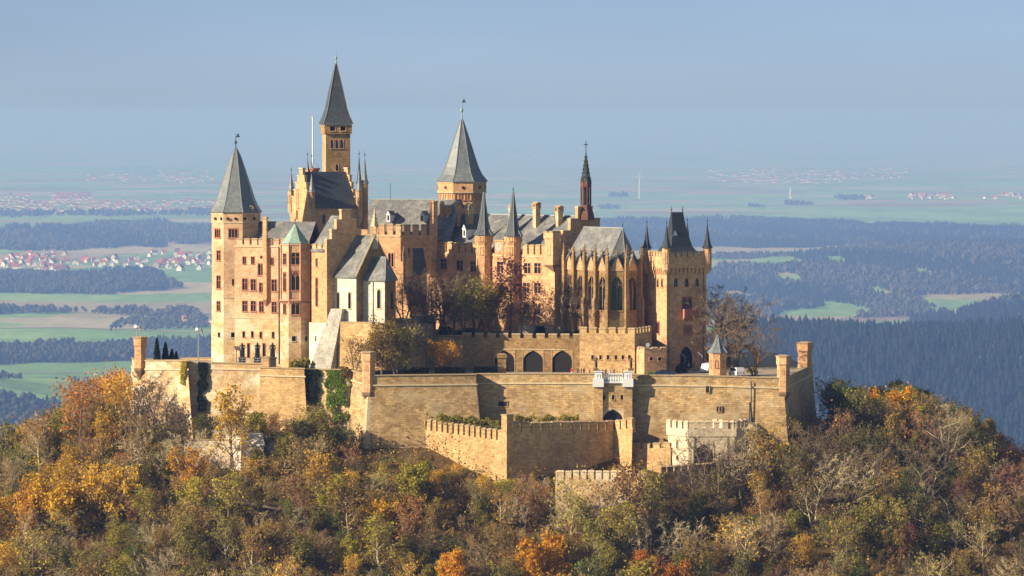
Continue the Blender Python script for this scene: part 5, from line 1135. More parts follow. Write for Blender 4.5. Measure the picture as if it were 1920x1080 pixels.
for o_ in (0, -1.0):
    q.quad(W.pt(0, zb_, o_), W.pt(u_ - r_, zb_, o_), W.pt(u_ - r_, zt_, o_), W.pt(0, zt_, o_)); q.quad(W.pt(u_ + r_, zb_, o_), W.pt(W.L, zb_, o_), W.pt(W.L, zb_ + 3.6, o_), W.pt(u_ + r_, zt_, o_))
    for i in range(N_): q.quad(W.pt(*arc[i], o_), W.pt(*arc[i + 1], o_), W.pt(arc[i + 1][0], zt_, o_), W.pt(arc[i][0], zt_, o_))
for i in range(N_): q.quad(W.pt(*arc[i]), W.pt(*arc[i], -1), W.pt(*arc[i + 1], -1), W.pt(*arc[i + 1]))
q.quad(W.pt(u_ - r_, zb_), W.pt(u_ - r_, zb_, -1), W.pt(u_ - r_, zc, -1), W.pt(u_ - r_, zc)); q.quad(W.pt(u_ + r_, zb_), W.pt(u_ + r_, zb_, -1), W.pt(u_ + r_, zc, -1), W.pt(u_ + r_, zc))
q.quad(W.pt(0, zt_), W.pt(u_ + r_, zt_), W.pt(u_ + r_, zt_, -1), W.pt(0, zt_, -1)); q.quad(W.pt(u_ + r_, zt_), W.pt(W.L, zb_ + 3.6), W.pt(W.L, zb_ + 3.6, -1), W.pt(u_ + r_, zt_, -1)); q.quad(W.pt(0, zb_), W.pt(0, zt_), W.pt(0, zt_, -1), W.pt(0, zb_, -1)); q.quad(W.pt(W.L, zb_), W.pt(W.L, zb_, -1), W.pt(W.L, zb_ + 3.6, -1), W.pt(W.L, zb_ + 3.6)); q.build('masonry', M_OCHRE, ga)
# stone pillar by the left arch recess
sp_ = thing('stone_pillar', 'dark square stone pillar in front of the left arch recess', 'pillar', (PX(941, 5), 5, ZT)); q = MB(); k = KM(10)
x0 = PX(941, 5); q.box(x0 - 8 * k, x0 + 8 * k, 4.2, 5.9, ZT - .2, PZ(671, 5)); q.build('shaft', M_BROWN, sp_); q = MB(); q.box(x0 - 9.5 * k, x0 + 9.5 * k, 4, 6.1, PZ(671, 5) + .002, PZ(665, 5)); q.prism([(x0 - 9 * k, 4.1, PZ(665, 5) + .002), (x0 + 9 * k, 4.1, PZ(665, 5) + .002), (x0 + 9 * k, 6, PZ(665, 5) + .002), (x0 - 9 * k, 6, PZ(665, 5) + .002)], [(x0 - 5 * k, 4.8, PZ(662, 5)), (x0 + 5 * k, 4.8, PZ(662, 5)), (x0 + 5 * k, 5.3, PZ(662, 5)), (x0 - 5 * k, 5.3, PZ(662, 5))]); q.build('cap', M_BROWN, sp_)

# one figure = one continuous skin; clothes by material
def figure_mesh(name, joints, bones, mats, zs, robe=None):
    me = bpy.data.meshes.new(name + '_skel'); me.from_pydata([j[:3] for j in joints], bones, []); ob = bpy.data.objects.new(name + '_skel', me); col.objects.link(ob)
    md = ob.modifiers.new('Skin', 'SKIN'); sv = me.skin_vertices[0].data
    for i, j in enumerate(joints): sv[i].radius = (j[3], j[4]); sv[i].use_root = (i == 0)
    sd = ob.modifiers.new('Sub', 'SUBSURF'); sd.levels = 1; sd.render_levels = 1
    dg = bpy.context.evaluated_depsgraph_get(); dg.update(); out = bpy.data.meshes.new_from_object(ob.evaluated_get(dg)); out.name = name
    bpy.data.objects.remove(ob); out.materials.clear()
    for m in mats: out.materials.append(m)
    for p in out.polygons:
        z = p.center.z; p.material_index = 0 if z > zs[1] else (1 if z > zs[0] else 2); p.use_smooth = True
    if len(mats) == 1:
        for p in out.polygons: p.material_index = 0
    return out
def human(arm=0.15, step=0.12, bend=0.0, robe=0.0):
    J = [(0, 0, .95, .16, .12), (0, 0, 1.18, .15, .11), (0, -.01 - bend, 1.40, .17, .11), (0, -.02 - bend, 1.52, .06, .06), (0, -.03 - bend, 1.63, .085, .1), (0, -.03 - bend, 1.73, .07, .08)]
    B = [(0, 1), (1, 2), (2, 3), (3, 4), (4, 5)]
    for s_ in (-1, 1):
        n = len(J); J += [(s_ * .2, -bend, 1.40, .06, .06), (s_ * (.24 + arm * .3), .02 - arm * .3, 1.13, .05, .05), (s_ * (.22 + arm * .1), -.06 - arm, .92 + arm * .6, .04, .04), (s_ * (.21 + arm * .1), -.1 - arm, .84 + arm * .7, .045, .03)]
        B += [(2, n), (n, n + 1), (n + 1, n + 2), (n + 2, n + 3)]
        n = len(J); J += [(s_ * .09, 0, .86, .1 + robe, .1 + robe), (s_ * .1, s_ * step * .5 - .03, .48, .07 + robe, .075 + robe), (s_ * .1, s_ * step, .09, .05 + robe * 1.2, .055 + robe), (s_ * .11, s_ * step - .16, .04, .05, .04)]
        B += [(0, n), (n, n + 1), (n + 1, n + 2), (n + 2, n + 3)]
    return J, B
M_SKIN = plain('skin', (0.45, 0.26, 0.18), .6, .1, 4)
CL = {n: plain('cloth_' + n, c, .9, .2, 5) for n, c in dict(black=(.02, .02, .022), red=(.5, .03, .03), blue=(.05, .08, .2), white=(.7, .7, .68), brown=(.12, .07, .04), grey=(.15, .15, .16), tan=(.35, .25, .15), jeans=(.06, .08, .14)).items()}
pm = [figure_mesh('person_a', *human(.1, .03), [M_SKIN, CL['black'], CL['jeans']], (.9, 1.5)), figure_mesh('person_b', *human(.25, .22), [M_SKIN, CL['black'], CL['jeans']], (.9, 1.5)), figure_mesh('person_c', *human(.32, .08, .03), [M_SKIN, CL['black'], CL['jeans']], (.9, 1.5))]
people = [(1072, 0, 'red', 'white', 'person in a bright red top standing left of the crowd on the terrace'), (1083, 1, 'brown', 'jeans', 'person in brown standing at the terrace edge right of the red top'), (1090, 0, 'black', 'black', 'person in black, left of a close pair by the parapet'), (1095, 1, 'black', 'jeans', 'person in black with jeans, right of a close pair by the parapet'),
          (1106, 0, 'brown', 'black', 'person in brown beside the left stone figure of the gatehouse'), (1124, -2, 'grey', 'black', 'person in grey just right of the left stone figure'), (1129.5, -3, 'black', 'black', 'person all in black behind the left half of the balustrade'), (1136, -2, 'blue', 'black', 'person in blue behind the middle of the white balustrade'),
          (1144, -3, 'white', 'jeans', 'person in a white top behind the white balustrade'), (1151.5, -2, 'tan', 'jeans', 'person in a tan coat behind the right half of the balustrade'), (1168, -2, 'brown', 'jeans', 'lone person in brown near the right stone figure'),
          (1292, 20, 'white', 'jeans', 'person in white walking out of the gate tower archway'), (1301, 19, 'grey', 'tan', 'person in grey beside the gate tower archway'), (1420, -4, 'black', 'black', 'person in black by the parapet under the right bare tree')]
for i, (px_, Y_, top, leg, lab) in enumerate(people):
    o = place('person', pm[i % 3], None, (PX(px_, Y_), Y_, ZT), random.uniform(-2.5, 2.5)); tag(o, lab, 'person', 'visitors on the castle terrace'); s_ = random.uniform(.97, 1.08); o.scale = (s_, s_, s_)
    for sl, nm_ in ((1, top), (2, leg)): o.material_slots[sl].link = 'OBJECT'; o.material_slots[sl].material = CL[nm_]
# bronze statues on pedestals and the two stone figures of the gatehouse
bm1 = figure_mesh('statue_body', *human(.05, .04, 0, .07), [M_BRONZE], (0, 0)); bm2 = figure_mesh('stone_body', *human(.2, .06, 0, .04), [M_STATUE], (0, 0))
for px_, lab in ((454, 'leftmost of the three bronze statues below the palace wing'), (482.5, 'middle one of the three bronze statues below the palace wing'), (511, 'rightmost of the three bronze statues below the palace wing')):
    Y_ = 13.5; x0 = PX(px_, Y_); zp = PZ(670, Y_); r_ = thing('bronze_statue', lab, 'statue', (x0, Y_, ZTL), 'bronze statues'); h = PZ(641, Y_) - zp
    o = place('figure', bm1, r_, (x0, Y_, zp), random.uniform(-.5, .5)); o.scale = (h / 1.78 * 1.25, h / 1.78 * 1.2, h / 1.78)
    q = MB(); q.lathe(x0, Y_ + .1, [(.62, zp + .1), (.5, zp + h * .35), (.34, zp + h * .68), (.18, zp + h * .84)], 7, .4); q.build('cloak', M_BRONZE, r_)
    q = MB(); q.box(x0 - .75, x0 + .75, Y_ - .75, Y_ + .75, ZTL - .2, zp - .25); q.box(x0 - .9, x0 + .9, Y_ - .9, Y_ + .9, zp - .248, zp); q.build('pedestal', M_IRON, r_)
for px_, lab in ((1117.5, 'weathered stone figure on the left pier of the gatehouse balustrade'), (1183, 'weathered stone figure on the right pier of the gatehouse balustrade')):
    Y_ = -7.7; x0 = PX(px_, Y_); zp = PZ(695, Y_); r_ = thing('stone_figure', lab, 'statue', (x0, Y_, zp), 'stone figures of the gatehouse'); h = PZ(667, Y_) - zp - .5
    q = MB(); q.box(x0 - .55, x0 + .55, Y_ - .55, Y_ + .55, zp, zp + .5); q.build('plinth', M_STATUE, r_); o = place('figure', bm2, r_, (x0, Y_, zp + .5), .3); o.scale = (h / 1.78 * 1.15,) * 2 + (h / 1.78,)
# railing under the statues
rl = thing('railing', 'thin pale metal railing on the wall top under the bronze statues', 'railing', (PX(470, 7), 7, PZ(681, 6))); W_ = Wall(P2(440, 7.9), P2(490, 6.2)); q = MB()
for z_ in (.55, 1.0): q.tube([W_.pt(0, PZ(681, 6) + z_), W_.pt(W_.L, PZ(681, 6) + z_)], .04, 5)
q.build('rails', M_LEAD, rl); q = MB()
for i in range(8): q.tube([W_.pt(W_.L * i / 7, PZ(681, 6)), W_.pt(W_.L * i / 7, PZ(681, 6) + 1.05)], .045, 5)
q.build('posts', M_LEAD, rl)
# floodlights
def floodlight(lab, px, Y, pyt, zb):
    x0 = PX(px, Y, pyt); r_ = thing('floodlight_mast', lab, 'lamp post', (x0, Y, zb)); zt = PZ(pyt, Y); q = MB(); q.lathe(x0, Y, [(.13, zb), (.09, zt - .6)], 8); q.build('pole', M_LEAD, r_, True)
    q = MB(); q.box(x0 - .7, x0 + .9, Y - .05, Y + .05, zt - .75, zt - .62); q.build('crossbar', M_LEAD, r_)
    for dx, dz, s_ in ((-.35, 0, 1), (.6, -.15, .8), (.8, -.7, .7)):
        q = MB(); q.lathe(0, 0, [(.12 * s_, -.3), (.3 * s_, -.1), (.34 * s_, .12), (.34 * s_, .16)], 8); o = place('lamp_head', q.mesh('lamp_head', M_PAINT if dx < 0 else M_LEAD), r_, (x0 + dx, Y, zt - .3 + dz)); o.rotation_euler = (1.2, .4, dx)
floodlight('tall floodlight mast on the left bastion in front of the octagonal tower', 372, 18, 615, ZTL); floodlight('short floodlight mast on top of the far left sentry turret', 257, 17, 610, PZ(631, 17) + .1)
# white parasol and dish on the annex
um = thing('white_parasol', 'flat white parasol on the roof of the gate tower annex', 'parasol', (PX(1214, 6), 6, PZ(657, 4))); x0 = PX(1214, 6); q = MB(); q.lathe(x0, 6, [(1.35, PZ(655, 6)), (1.3, PZ(654, 6)), (.2, PZ(651, 6))], 10); q.build('canopy', M_PAINT, um); q = MB(); q.tube([(x0, 6, PZ(660, 6)), (x0, 6, PZ(652, 6))], .05, 6); q.build('pole', M_LEAD, um)
q = MB(); q.lathe(0, 0, [(.05, 0), (.42, .1), (.45, .16)], 12); o = place('dish', q.mesh('dish', M_PAINT), um, (x0 + .05, 6, PZ(646, 6))); o.rotation_euler = (PI / 2 + .2, 0, .2)
# barrier arms by the gate
for i, (p0, y0, p1, y1, lab) in enumerate(((1271, 658, 1285, 669, 'white barrier arm left of the gate tower archway'), (1308, 660, 1317, 668, 'white barrier arm right of the gate tower archway'))):
    Y_ = 18; r_ = thing('barrier_arm', lab, 'barrier', (PX(p1, Y_), Y_, ZT), 'barrier arms'); q = MB(); q.tube([(PX(p0, Y_), Y_, PZ(y0, Y_)), (PX(p1, Y_), Y_, PZ(y1, Y_))], .045, 5); q.build('arm', M_PAINT, r_); q = MB(); q.tube([(PX(p1, Y_), Y_, PZ(y1, Y_)), (PX(p1, Y_) - .1, Y_, ZT)], .08, 5); q.build('post', M_LEAD, r_)

# vehicles
M_TYRE = plain('tyre', (.015, .015, .016), .85, .1, 5); M_CARBLUE = plain('blue_car_paint', (.02, .04, .12), .25, .05, 3, spec=.6); M_CARWHITE = plain('white_car_paint', (.78, .78, .77), .3, .03, 3, spec=.6); M_LAMP = plain('lamp_glass', (.7, .7, .68), .15, .05, 3, spec=.7); M_TAIL = plain('tail_lamp', (.4, .02, .02), .3, .05, 3)
def car(name, lab, cat, loc, rz, L, Wd, H, prof, cabin, paint, group=None):
    r_ = thing(name, lab, cat, loc, group); r_.rotation_euler = (0, 0, rz)
    def add(nm_, mb, m, parent=None): o = bpy.data.objects.new(nm_, mb.mesh(nm_, m)); col.objects.link(o); o.parent = parent or r_; return o
    hw = Wd / 2; q = MB(); secs = ((-hw, .90), (-hw * .93, 1.0), (hw * .93, 1.0), (hw, .90)); rings = []
    for y, s_ in secs: rings.append([(x * (.97 + .03 * s_), y, .3 + (z - .3) * (.92 + .08 * (s_ - .9) * 10) if z > .9 * H else z) for x, z in prof])
    n = len(prof)
    for i in range(3): q.add(rings[i] + rings[i + 1], [(j, (j + 1) % n, n + (j + 1) % n, n + j) for j in range(n)])
    q.add(rings[0], [tuple(range(n))]); q.add(rings[3], [tuple(reversed(range(n)))]); body = add('body', q, paint)
    for s_ in (-1, 1):
        q = MB(); q.add([(x, s_ * (hw * 1.005), z) for x, z in cabin], [tuple(range(len(cabin)))]); add('side_window', q, M_GLASS, body)
    (xa, za), (xb, zb2), (xc, zc), (xd, zd) = cabin[0], cabin[1], cabin[2], cabin[3]
    for e0, e1, nm_ in (((xa - .12, za), (xb - .08, zb2), 'rear_window'), ((xd + .14, zd), (xc + .1, zc), 'windscreen')):
        q = MB(); q.quad((e0[0], -hw * .85, e0[1]), (e0[0], hw * .85, e0[1]), (e1[0], hw * .78, e1[1]), (e1[0], -hw * .78, e1[1])); add(nm_, q, M_GLASS, body)
    for x in (-L * .31, L * .31):
        for s_ in (-1, 1):
            q = MB(); q.lathe(0, 0, [(.30, -.1), (.33, -.07), (.33, .07), (.30, .1)], 14); w = add('wheel', q, M_TYRE); w.location = (x, s_ * (hw - .08), .33); w.rotation_euler = (PI / 2, 0, 0)
            q = MB(); q.lathe(0, 0, [(.2, -.11), (.2, .11)], 10); h_ = bpy.data.objects.new('rim', q.mesh('rim', M_LEAD)); col.objects.link(h_); h_.parent = w
    for s_ in (-1, 1):
        q = MB(); q.box(L / 2 - .1, L / 2 + .02, s_ * hw * .75 - .17, s_ * hw * .75 + .17, .6, .78); add('headlight', q, M_LAMP); q = MB(); q.box(-L / 2 - .02, -L / 2 + .08, s_ * hw * .8 - .12, s_ * hw * .8 + .12, .65, .95); add('tail_light', q, M_TAIL)
    return r_
saloon = [(-2.2, .3), (2.2, .3), (2.25, .62), (2.1, .78), (1.05, .92), (.45, 1.36), (-.9, 1.42), (-1.75, 1.0), (-2.2, .9)]
scab = [(-1.55, .96), (-.85, 1.34), (.4, 1.3), (.92, .94)]
van = [(-2.35, .32), (2.35, .32), (2.4, .75), (2.2, 1.05), (1.55, 1.2), (.95, 1.92), (-2.2, 1.98), (-2.38, 1.2)]
vcab = [(-2.1, 1.22), (-2.05, 1.78), (.85, 1.76), (1.4, 1.22)]
car('parked_car', 'dark blue car parked behind the parapet beside a round bush', 'car', (PX(1247, -1), -1, ZT), .05, 4.4, 1.75, 1.42, saloon, scab, M_CARBLUE, 'vehicles in the courtyard')
car('parked_van', 'white van parked behind the small octagonal kiosk', 'van', (PX(1326, 13), 13, ZT), -1.9, 4.7, 1.85, 1.98, van, vcab, M_CARWHITE, 'vehicles in the courtyard')
car('parked_van', 'white van parked right of the small octagonal kiosk, rear towards us', 'van', (PX(1381, -1), -1, ZT), 1.9, 4.7, 1.85, 1.98, van, vcab, M_CARWHITE, 'vehicles in the courtyard')
# hut behind the trees
ht = thing('white_hut', 'low white hut with a flat roof behind the bare trees of the chapel terrace', 'hut', (PX(795, 36), 36, PZ(612, 36))); x0, x1 = PX(772, 36), PX(817, 36); q = MB(); q.box(x0, x1, 34, 39, PZ(640, 36), PZ(594, 36)); q.build('wall', M_PLASTER, ht); q = MB(); q.box(x0 - .5, x1 + .5, 33.5, 39.5, PZ(594, 36) + .002, PZ(591, 36)); q.build('roof', M_CAPL, ht)
# ------------------------------------------------------------------ trees: a few grown shapes, copied and tinted
M_BARK = plain('bark', (0.185, 0.129, 0.075), .9, .35, 3); M_TWIG = plain('brown_twigs', (.36, .25, .13), .9, .3, 2); M_TWIGG = plain('grey_twigs', (0.511, 0.408, 0.230), .9, .3, 2); M_TWIGR = plain('reddish_twigs', (.36, .21, .12), .9, .3, 2); M_BARKP = plain('pale_bark', (0.596, 0.490, 0.299), .9, .3, 3)
M_BARKM = plain('dark_twigs', (.15, .105, .07), .9, .3, 2)
LEAF = {n: leafmat('leaves_' + n, *c) for n, c in dict(
    olive=((.33, .285, .042), (.165, .14, .026)), green=((.17, .21, .03), (.075, .095, .018)), lime=((.53, .44, .03), (.28, .235, .026)), yellow=((0.800, 0.503, 0.025), (0.511, 0.272, 0.018)), gold=((0.800, 0.462, 0.014), (0.653, 0.245, 0.011)),
    orange=((.72, .26, .025), (.42, .15, .018)), rust=((.47, .22, .05), (.26, .12, .03)), brown=((.40, .26, .055), (.21, .135, .032)), maroon=((.26, .085, .052), (.13, .042, .028)), olive_shade=((.17, .15, .035), (.075, .068, .02)), dark=((0.050, 0.065, 0.018), (0.020, 0.027, 0.009)), ivy=((.36, .47, .05), (.15, .22, .028)), pine=((0.028, 0.044, 0.016), (0.011, 0.019, 0.008))).items()}  # one olive is darkened for the shaded right slope
def grow_tree(seed, H=10.0, spread=.42, low=.25, up=.55, leaf_n=5, leaf_s=.30, twig_n=6, forks=0, dense=1.0, leaf_r=.45):
    r = np.random.default_rng(seed); tk = MB(); tv, tf = [], []; lv = []; tips = []
    def tube(pts, rad, n, V, Fc):
        o = len(V); m_ = len(pts)
        for i, p in enumerate(pts):
            d = pts[min(i + 1, m_ - 1)] - pts[max(i - 1, 0)]; d = d / (np.linalg.norm(d) + 1e-9); a = np.cross(d, (0.3, 0.5, 0.81)); a /= np.linalg.norm(a) + 1e-9; b = np.cross(d, a)
            for k_ in range(n): t = 2 * PI * k_ / n; V.append(p + (a * math.cos(t) + b * math.sin(t)) * rad[i])
        for i in range(m_ - 1):
            for k_ in range(n): Fc.append((o + i * n + k_, o + i * n + (k_ + 1) % n, o + (i + 1) * n + (k_ + 1) % n, o + (i + 1) * n + k_))
    TV, TF, CV, CF = [], [], [], []
    def branch(p, d, L, rad, lev):
        ns = (6, 5, 4, 3)[lev]; pts = [p]; dd = d.copy()
        for i in range(ns):
            dd = dd + r.normal(0, (.06, .16, .22, .25)[lev], 3); dd[2] += (.02, .10, .07, .04)[lev] * up * 2; dd /= np.linalg.norm(dd); pts.append(pts[-1] + dd * L / ns)
        rr = [rad * (1 - .75 * i / ns) for i in range(ns + 1)]
        tube(pts, rr, (6, 4, 3, 3)[lev], TV if lev < 2 else CV, TF if lev < 2 else CF)
        if lev == 3: tips.append((pts, dd)); return
        nc = (int(13 * dense), int(6 * dense), twig_n)[lev]
        for j in range(nc):
            t = (low + (1 - low) * (j + r.random()) / nc) if lev == 0 else (.2 + .8 * (j + r.random()) / nc)
            q = t * ns; i0 = min(int(q), ns - 1); base = pts[i0] + (pts[i0 + 1] - pts[i0]) * (q - i0)
            ax_ = pts[i0 + 1] - pts[i0]; ax_ /= np.linalg.norm(ax_); rv = r.normal(0, 1, 3); rv -= ax_ * (rv @ ax_); rv /= np.linalg.norm(rv) + 1e-9
            if lev == 0: a_ = j * 2.4 + r.normal(0, .4); rv = np.array((math.cos(a_), math.sin(a_), 0.0))
            w_ = (up * (.6 + .7 * t), .75, .8)[lev]; nd = rv + ax_ * w_; nd /= np.linalg.norm(nd)
            if lev == 0: ln = H * spread * (1.0 - .55 * abs(t - .45) ** 1.0) * r.uniform(.75, 1.15)
            elif lev == 1: ln = L * .5 * (1.15 - .6 * t) * r.uniform(.7, 1.2)
            else: ln = L * .55 * r.uniform(.6, 1.2)
            branch(base, nd, ln, max(.026, rr[i0] * (.55, .6, .6)[lev]) if lev else max(.04, rr[i0] * .5), lev + 1)
    for s_ in range(forks + 1):
        a_ = s_ * 2 * PI / (forks + 1) + r.random(); d0 = np.array((math.cos(a_) * .28 * (forks > 0), math.sin(a_) * .28 * (forks > 0), 1.0)); branch(np.array((0., 0., -.6)), d0 / np.linalg.norm(d0), H * (.92 if forks == 0 else .8), H * .02, 0)
    def mk(nm_, V, Fc): me = bpy.data.meshes.new(nm_); me.from_pydata([tuple(v) for v in V], [], Fc); return me
    tm = mk('trunk', TV, TF); tm.materials.append(M_BARK)
    nt_ = len(CF)
    # leaves: small tilted faces along the twigs
    if leaf_n > 0:
        for pts, dd in tips:
            if r.random() > min(1, leaf_n / 2): continue
            for _ in range(max(1, int(round(leaf_n)))):
                c = pts[r.integers(0, len(pts))] + r.normal(0, leaf_r, 3) * np.array((1, 1, .8)); s_ = leaf_s * r.uniform(.6, 1.25); a = r.normal(0, 1, 3); a /= np.linalg.norm(a); b = np.cross(a, r.normal(0, 1, 3)); b /= np.linalg.norm(b) + 1e-9
                o = len(CV); CV.extend([c - a * s_ * .6, c + b * s_ * .42, c + a * s_ * .6, c - b * s_ * .42]); CF.append((o, o + 1, o + 2, o + 3))
    cm = mk('crown', CV, CF); cm.materials.append(M_TWIG); cm.materials.append(LEAF['olive'])
    mi = np.zeros(len(CF), np.int32); mi[nt_:] = 1; cm.polygons.foreach_set('material_index', mi)
    top = max(v[2] for v in CV); return tm, cm, top
PROTO = {'dense': [grow_tree(1, spread=.40, low=.18, leaf_n=9, leaf_s=.42), grow_tree(2, spread=.46, low=.22, up=.45, leaf_n=9, leaf_s=.42, forks=1, dense=.75), grow_tree(3, spread=.36, low=.15, up=.7, leaf_n=9, leaf_s=.40)],
         'medium': [grow_tree(4, spread=.42, low=.25, leaf_n=4, leaf_s=.38), grow_tree(5, spread=.46, low=.3, up=.5, leaf_n=4, leaf_s=.38, forks=1, dense=.8), grow_tree(6, spread=.38, low=.2, up=.8, leaf_n=4, leaf_s=.36), grow_tree(16, spread=.5, low=.3, up=.4, leaf_n=5, leaf_s=.36, forks=2, dense=.65)],
         'sparse': [grow_tree(7, spread=.42, low=.3, leaf_n=1.4, leaf_s=.36, twig_n=7), grow_tree(8, spread=.45, low=.28, up=.6, leaf_n=1.4, leaf_s=.36, forks=1, dense=.8, twig_n=7), grow_tree(9, spread=.36, low=.3, up=.8, leaf_n=1.6, leaf_s=.34, twig_n=7)],
         'bare': [grow_tree(10, spread=.42, low=.3, leaf_n=0, twig_n=9), grow_tree(11, spread=.48, low=.25, up=.55, leaf_n=0, forks=2, dense=.7, twig_n=9), grow_tree(12, spread=.36, low=.35, up=.8, leaf_n=0, twig_n=9), grow_tree(13, spread=.5, low=.35, up=.4, leaf_n=0, forks=1, dense=.8, twig_n=9)]}
def bush_mesh(seed, n, s_, rx=1.0, rz=.8, core=.35):
    r = np.random.default_rng(seed); V, Fc = [], []
    lob = r.normal(0, .5, (7, 3)); lob[:, 2] = np.abs(lob[:, 2]) * .8; 
    for i in range(n):
        c0 = lob[r.integers(0, 7)] * .8; d = r.normal(0, 1, 3); d /= np.linalg.norm(d); c = c0 + d * .55 * r.uniform(core, 1) ** .5; c[2] = abs(c[2]); c = c * np.array((rx, rx, rz)); ss = s_ * r.uniform(.6, 1.3)
        a = r.normal(0, 1, 3); a /= np.linalg.norm(a); b = np.cross(a, r.normal(0, 1, 3)); b /= np.linalg.norm(b) + 1e-9; o = len(V); V.extend([c - a * ss * .6, c + b * ss * .45, c + a * ss * .6, c - b * ss * .45]); Fc.append((o, o + 1, o + 2, o + 3))
    me = bpy.data.meshes.new('foliage'); me.from_pydata([tuple(v) for v in V], [], Fc); me.materials.append(LEAF['olive']); return me
BUSH = [bush_mesh(i, 1500, .2) for i in range(3)]
NTREE = [0]; TREES = []
def tree(kind, leaf, x, y, zb, H, twig=None, label=None, name='tree', cat='tree', group=None, sx=1.0, bark=None, var=None):
    v = PROTO[kind]; tm, cm, top = v[random.randrange(len(v)) if var is None else var]
    r_ = bpy.data.objects.new(name, None); col.objects.link(r_); r_.location = (x, y, zb); r_.empty_display_size = .5; s_ = H / top; r_.scale = (s_ * sx, s_ * sx, s_); r_.rotation_euler = (random.uniform(-.04, .04), random.uniform(-.04, .04), random.uniform(0, 6.28))
    t = bpy.data.objects.new('trunk', tm); col.objects.link(t); t.parent = r_; c = bpy.data.objects.new('crown', cm); col.objects.link(c); c.parent = r_
    if bark: t.material_slots[0].link = 'OBJECT'; t.material_slots[0].material = bark
    if twig: c.material_slots[0].link = 'OBJECT'; c.material_slots[0].material = twig
    if leaf: c.material_slots[1].link = 'OBJECT'; c.material_slots[1].material = LEAF[leaf]
    r_['category'] = cat
    if group: r_['group'] = group
    if label: r_['label'] = label
    TREES.append(r_); return r_
def bush(leaf, x, y, zb, w, h, label, cat='bush', name='bush', group=None):
    o = place(name, BUSH[random.randrange(3)], None, (x, y, zb - .1), random.uniform(0, 6)); o.scale = (w / 1.9, w / 1.9, h / 1.15); o.material_slots[0].link = 'OBJECT'; o.material_slots[0].material = LEAF[leaf]; tag(o, label, cat, group); return o
GT_ = 'trees in the castle courts'
def court(kind, leaf, px, Y, pyt, zb, label, twig=None, sx=1.0, **kw): return tree(kind, leaf, PX(px, Y), Y, zb, PZ(pyt, Y) - zb, twig, label, group=GT_, sx=sx, **kw)
ZC = PZ(607, 8) - .9; ZGn = PZ(637, 14)
court('bare', None, 1356, 26, 524, ZT, 'large dark bare tree standing right behind the gate tower', M_BARK, 1.35, var=0)
court('bare', None, 1383, 30, 560, ZT, 'smaller dark bare tree right of the large bare one behind the gate tower', M_BARK, 1.3, var=2)
court('bare', None, 1340, 27, 545, ZT, 'dark bare tree half hidden behind the right edge of the gate tower', M_BARK, 1.2, var=1)
court('bare', None, 1372, 28, 540, ZT, 'dark forked bare tree between the two largest bare trees by the gate tower', M_BARK, 1.2, var=3)
court('bare', None, 1414, 0, 600, ZT, 'gnarled grey bare tree on the right courtyard behind the parapet', M_BARK, 1.2, var=3)
court('medium', 'brown', 716, -2.5, 585, ZT, 'tall thin tree right of the corner turret in front of the chapel', M_BARKM, 1.0, var=0)
court('medium', 'olive', 742, -1, 606, ZT, 'greenish thin tree second right of the corner turret on the bastion', M_BARKM, .8, var=1)
court('bare', None, 775, 6, 585, ZT, 'slender bare tree with pale trunk on the bastion left of the yellow tree', M_BARKM, 1.0, var=2, bark=M_BARKP)
court('bare', None, 800, 12, 592, ZT, 'slender bare tree just left of the little yellow tree', M_BARKM, .85, var=0)
court('medium', 'gold', 835, 3, 634, ZT, 'small golden-yellow tree on the courtyard in front of the orange wall', M_BARKM, 1.0, var=1)
court('sparse', 'brown', 664, 0, 618, ZT, 'small brown-leaved tree against the pale chapel buttress', M_BARKM, 1.1)
court('bare', None, 772, 33, 505, ZC, 'tall bare tree in front of the court porch', M_BARKM, 1.0, var=0)
court('bare', None, 800, 36, 500, ZC, 'grey-purple bare tree left of the palace facade', M_BARKM, 1.05, var=2)
court('bare', None, 828, 38, 500, ZGn, 'dense twiggy bare tree before the shaded left part of the palace', M_BARKM, 1.05, var=3)
court('sparse', 'brown', 852, 37, 520, ZGn, 'brownish thin tree below the palace windows', M_BARKM, .9)
court('medium', 'olive', 890, 36, 508, ZGn, 'olive leafy tree in front of the left stair turret', M_BARKM, 1.15)
court('medium', 'olive', 916, 37, 535, ZGn, 'low olive tree between the two stair turrets', M_BARKM, 1.0)
court('sparse', 'maroon', 957, 30, 474, ZGn, 'tall reddish tree in front of the right stair turret', M_BARKM, 1.0)
court('sparse', 'rust', 1003, 35, 520, ZGn, 'rust-tinted small tree in front of the palace windows right of the red tree', M_BARKM, .7)
court('bare', None, 1072, 32, 505, ZGn, 'bare brown tree in the dark corner between palace and gothic chapel', M_BARKM, .75, var=0)
court('bare', None, 1092, 31, 520, ZGn, 'bare reddish tree in front of the gothic chapel side windows', M_BARKM, .75, var=2)
court('sparse', 'olive', 1160, 19, 590, ZGn - .5, 'little pale shrub-like tree below the gothic chapel end', M_BARKM, 1.0)
court('bare', None, 757, 30, 520, ZC, 'dark bare tree right behind the chancel of the white chapel', M_BARKM, 1.0, var=1)
court('bare', None, 815, 27, 512, ZGn, 'dark tangled bare tree left of the shaded palace end', M_BARKM, 1.1, var=1)
court('bare', None, 846, 28, 522, ZGn, 'forked dark bare tree left of the olive garden tree', M_BARKM, 1.1, var=3)
court('sparse', 'lime', 868, 27, 530, ZGn, 'thin yellow-green tree beside the olive garden tree', M_BARKM, 1.0, var=1)
court('sparse', 'brown', 932, 29, 520, ZGn, 'thin brown tree left of the tall reddish tree', M_BARKM, 1.0, var=2)
court('sparse', 'maroon', 978, 28, 530, ZGn, 'small dark red tree right of the tall reddish tree', M_BARKM, .9, var=0)
court('bare', None, 1110, 27, 530, ZGn, 'slim dark bare tree before the gothic chapel buttresses', M_BARKM, .9, var=0)
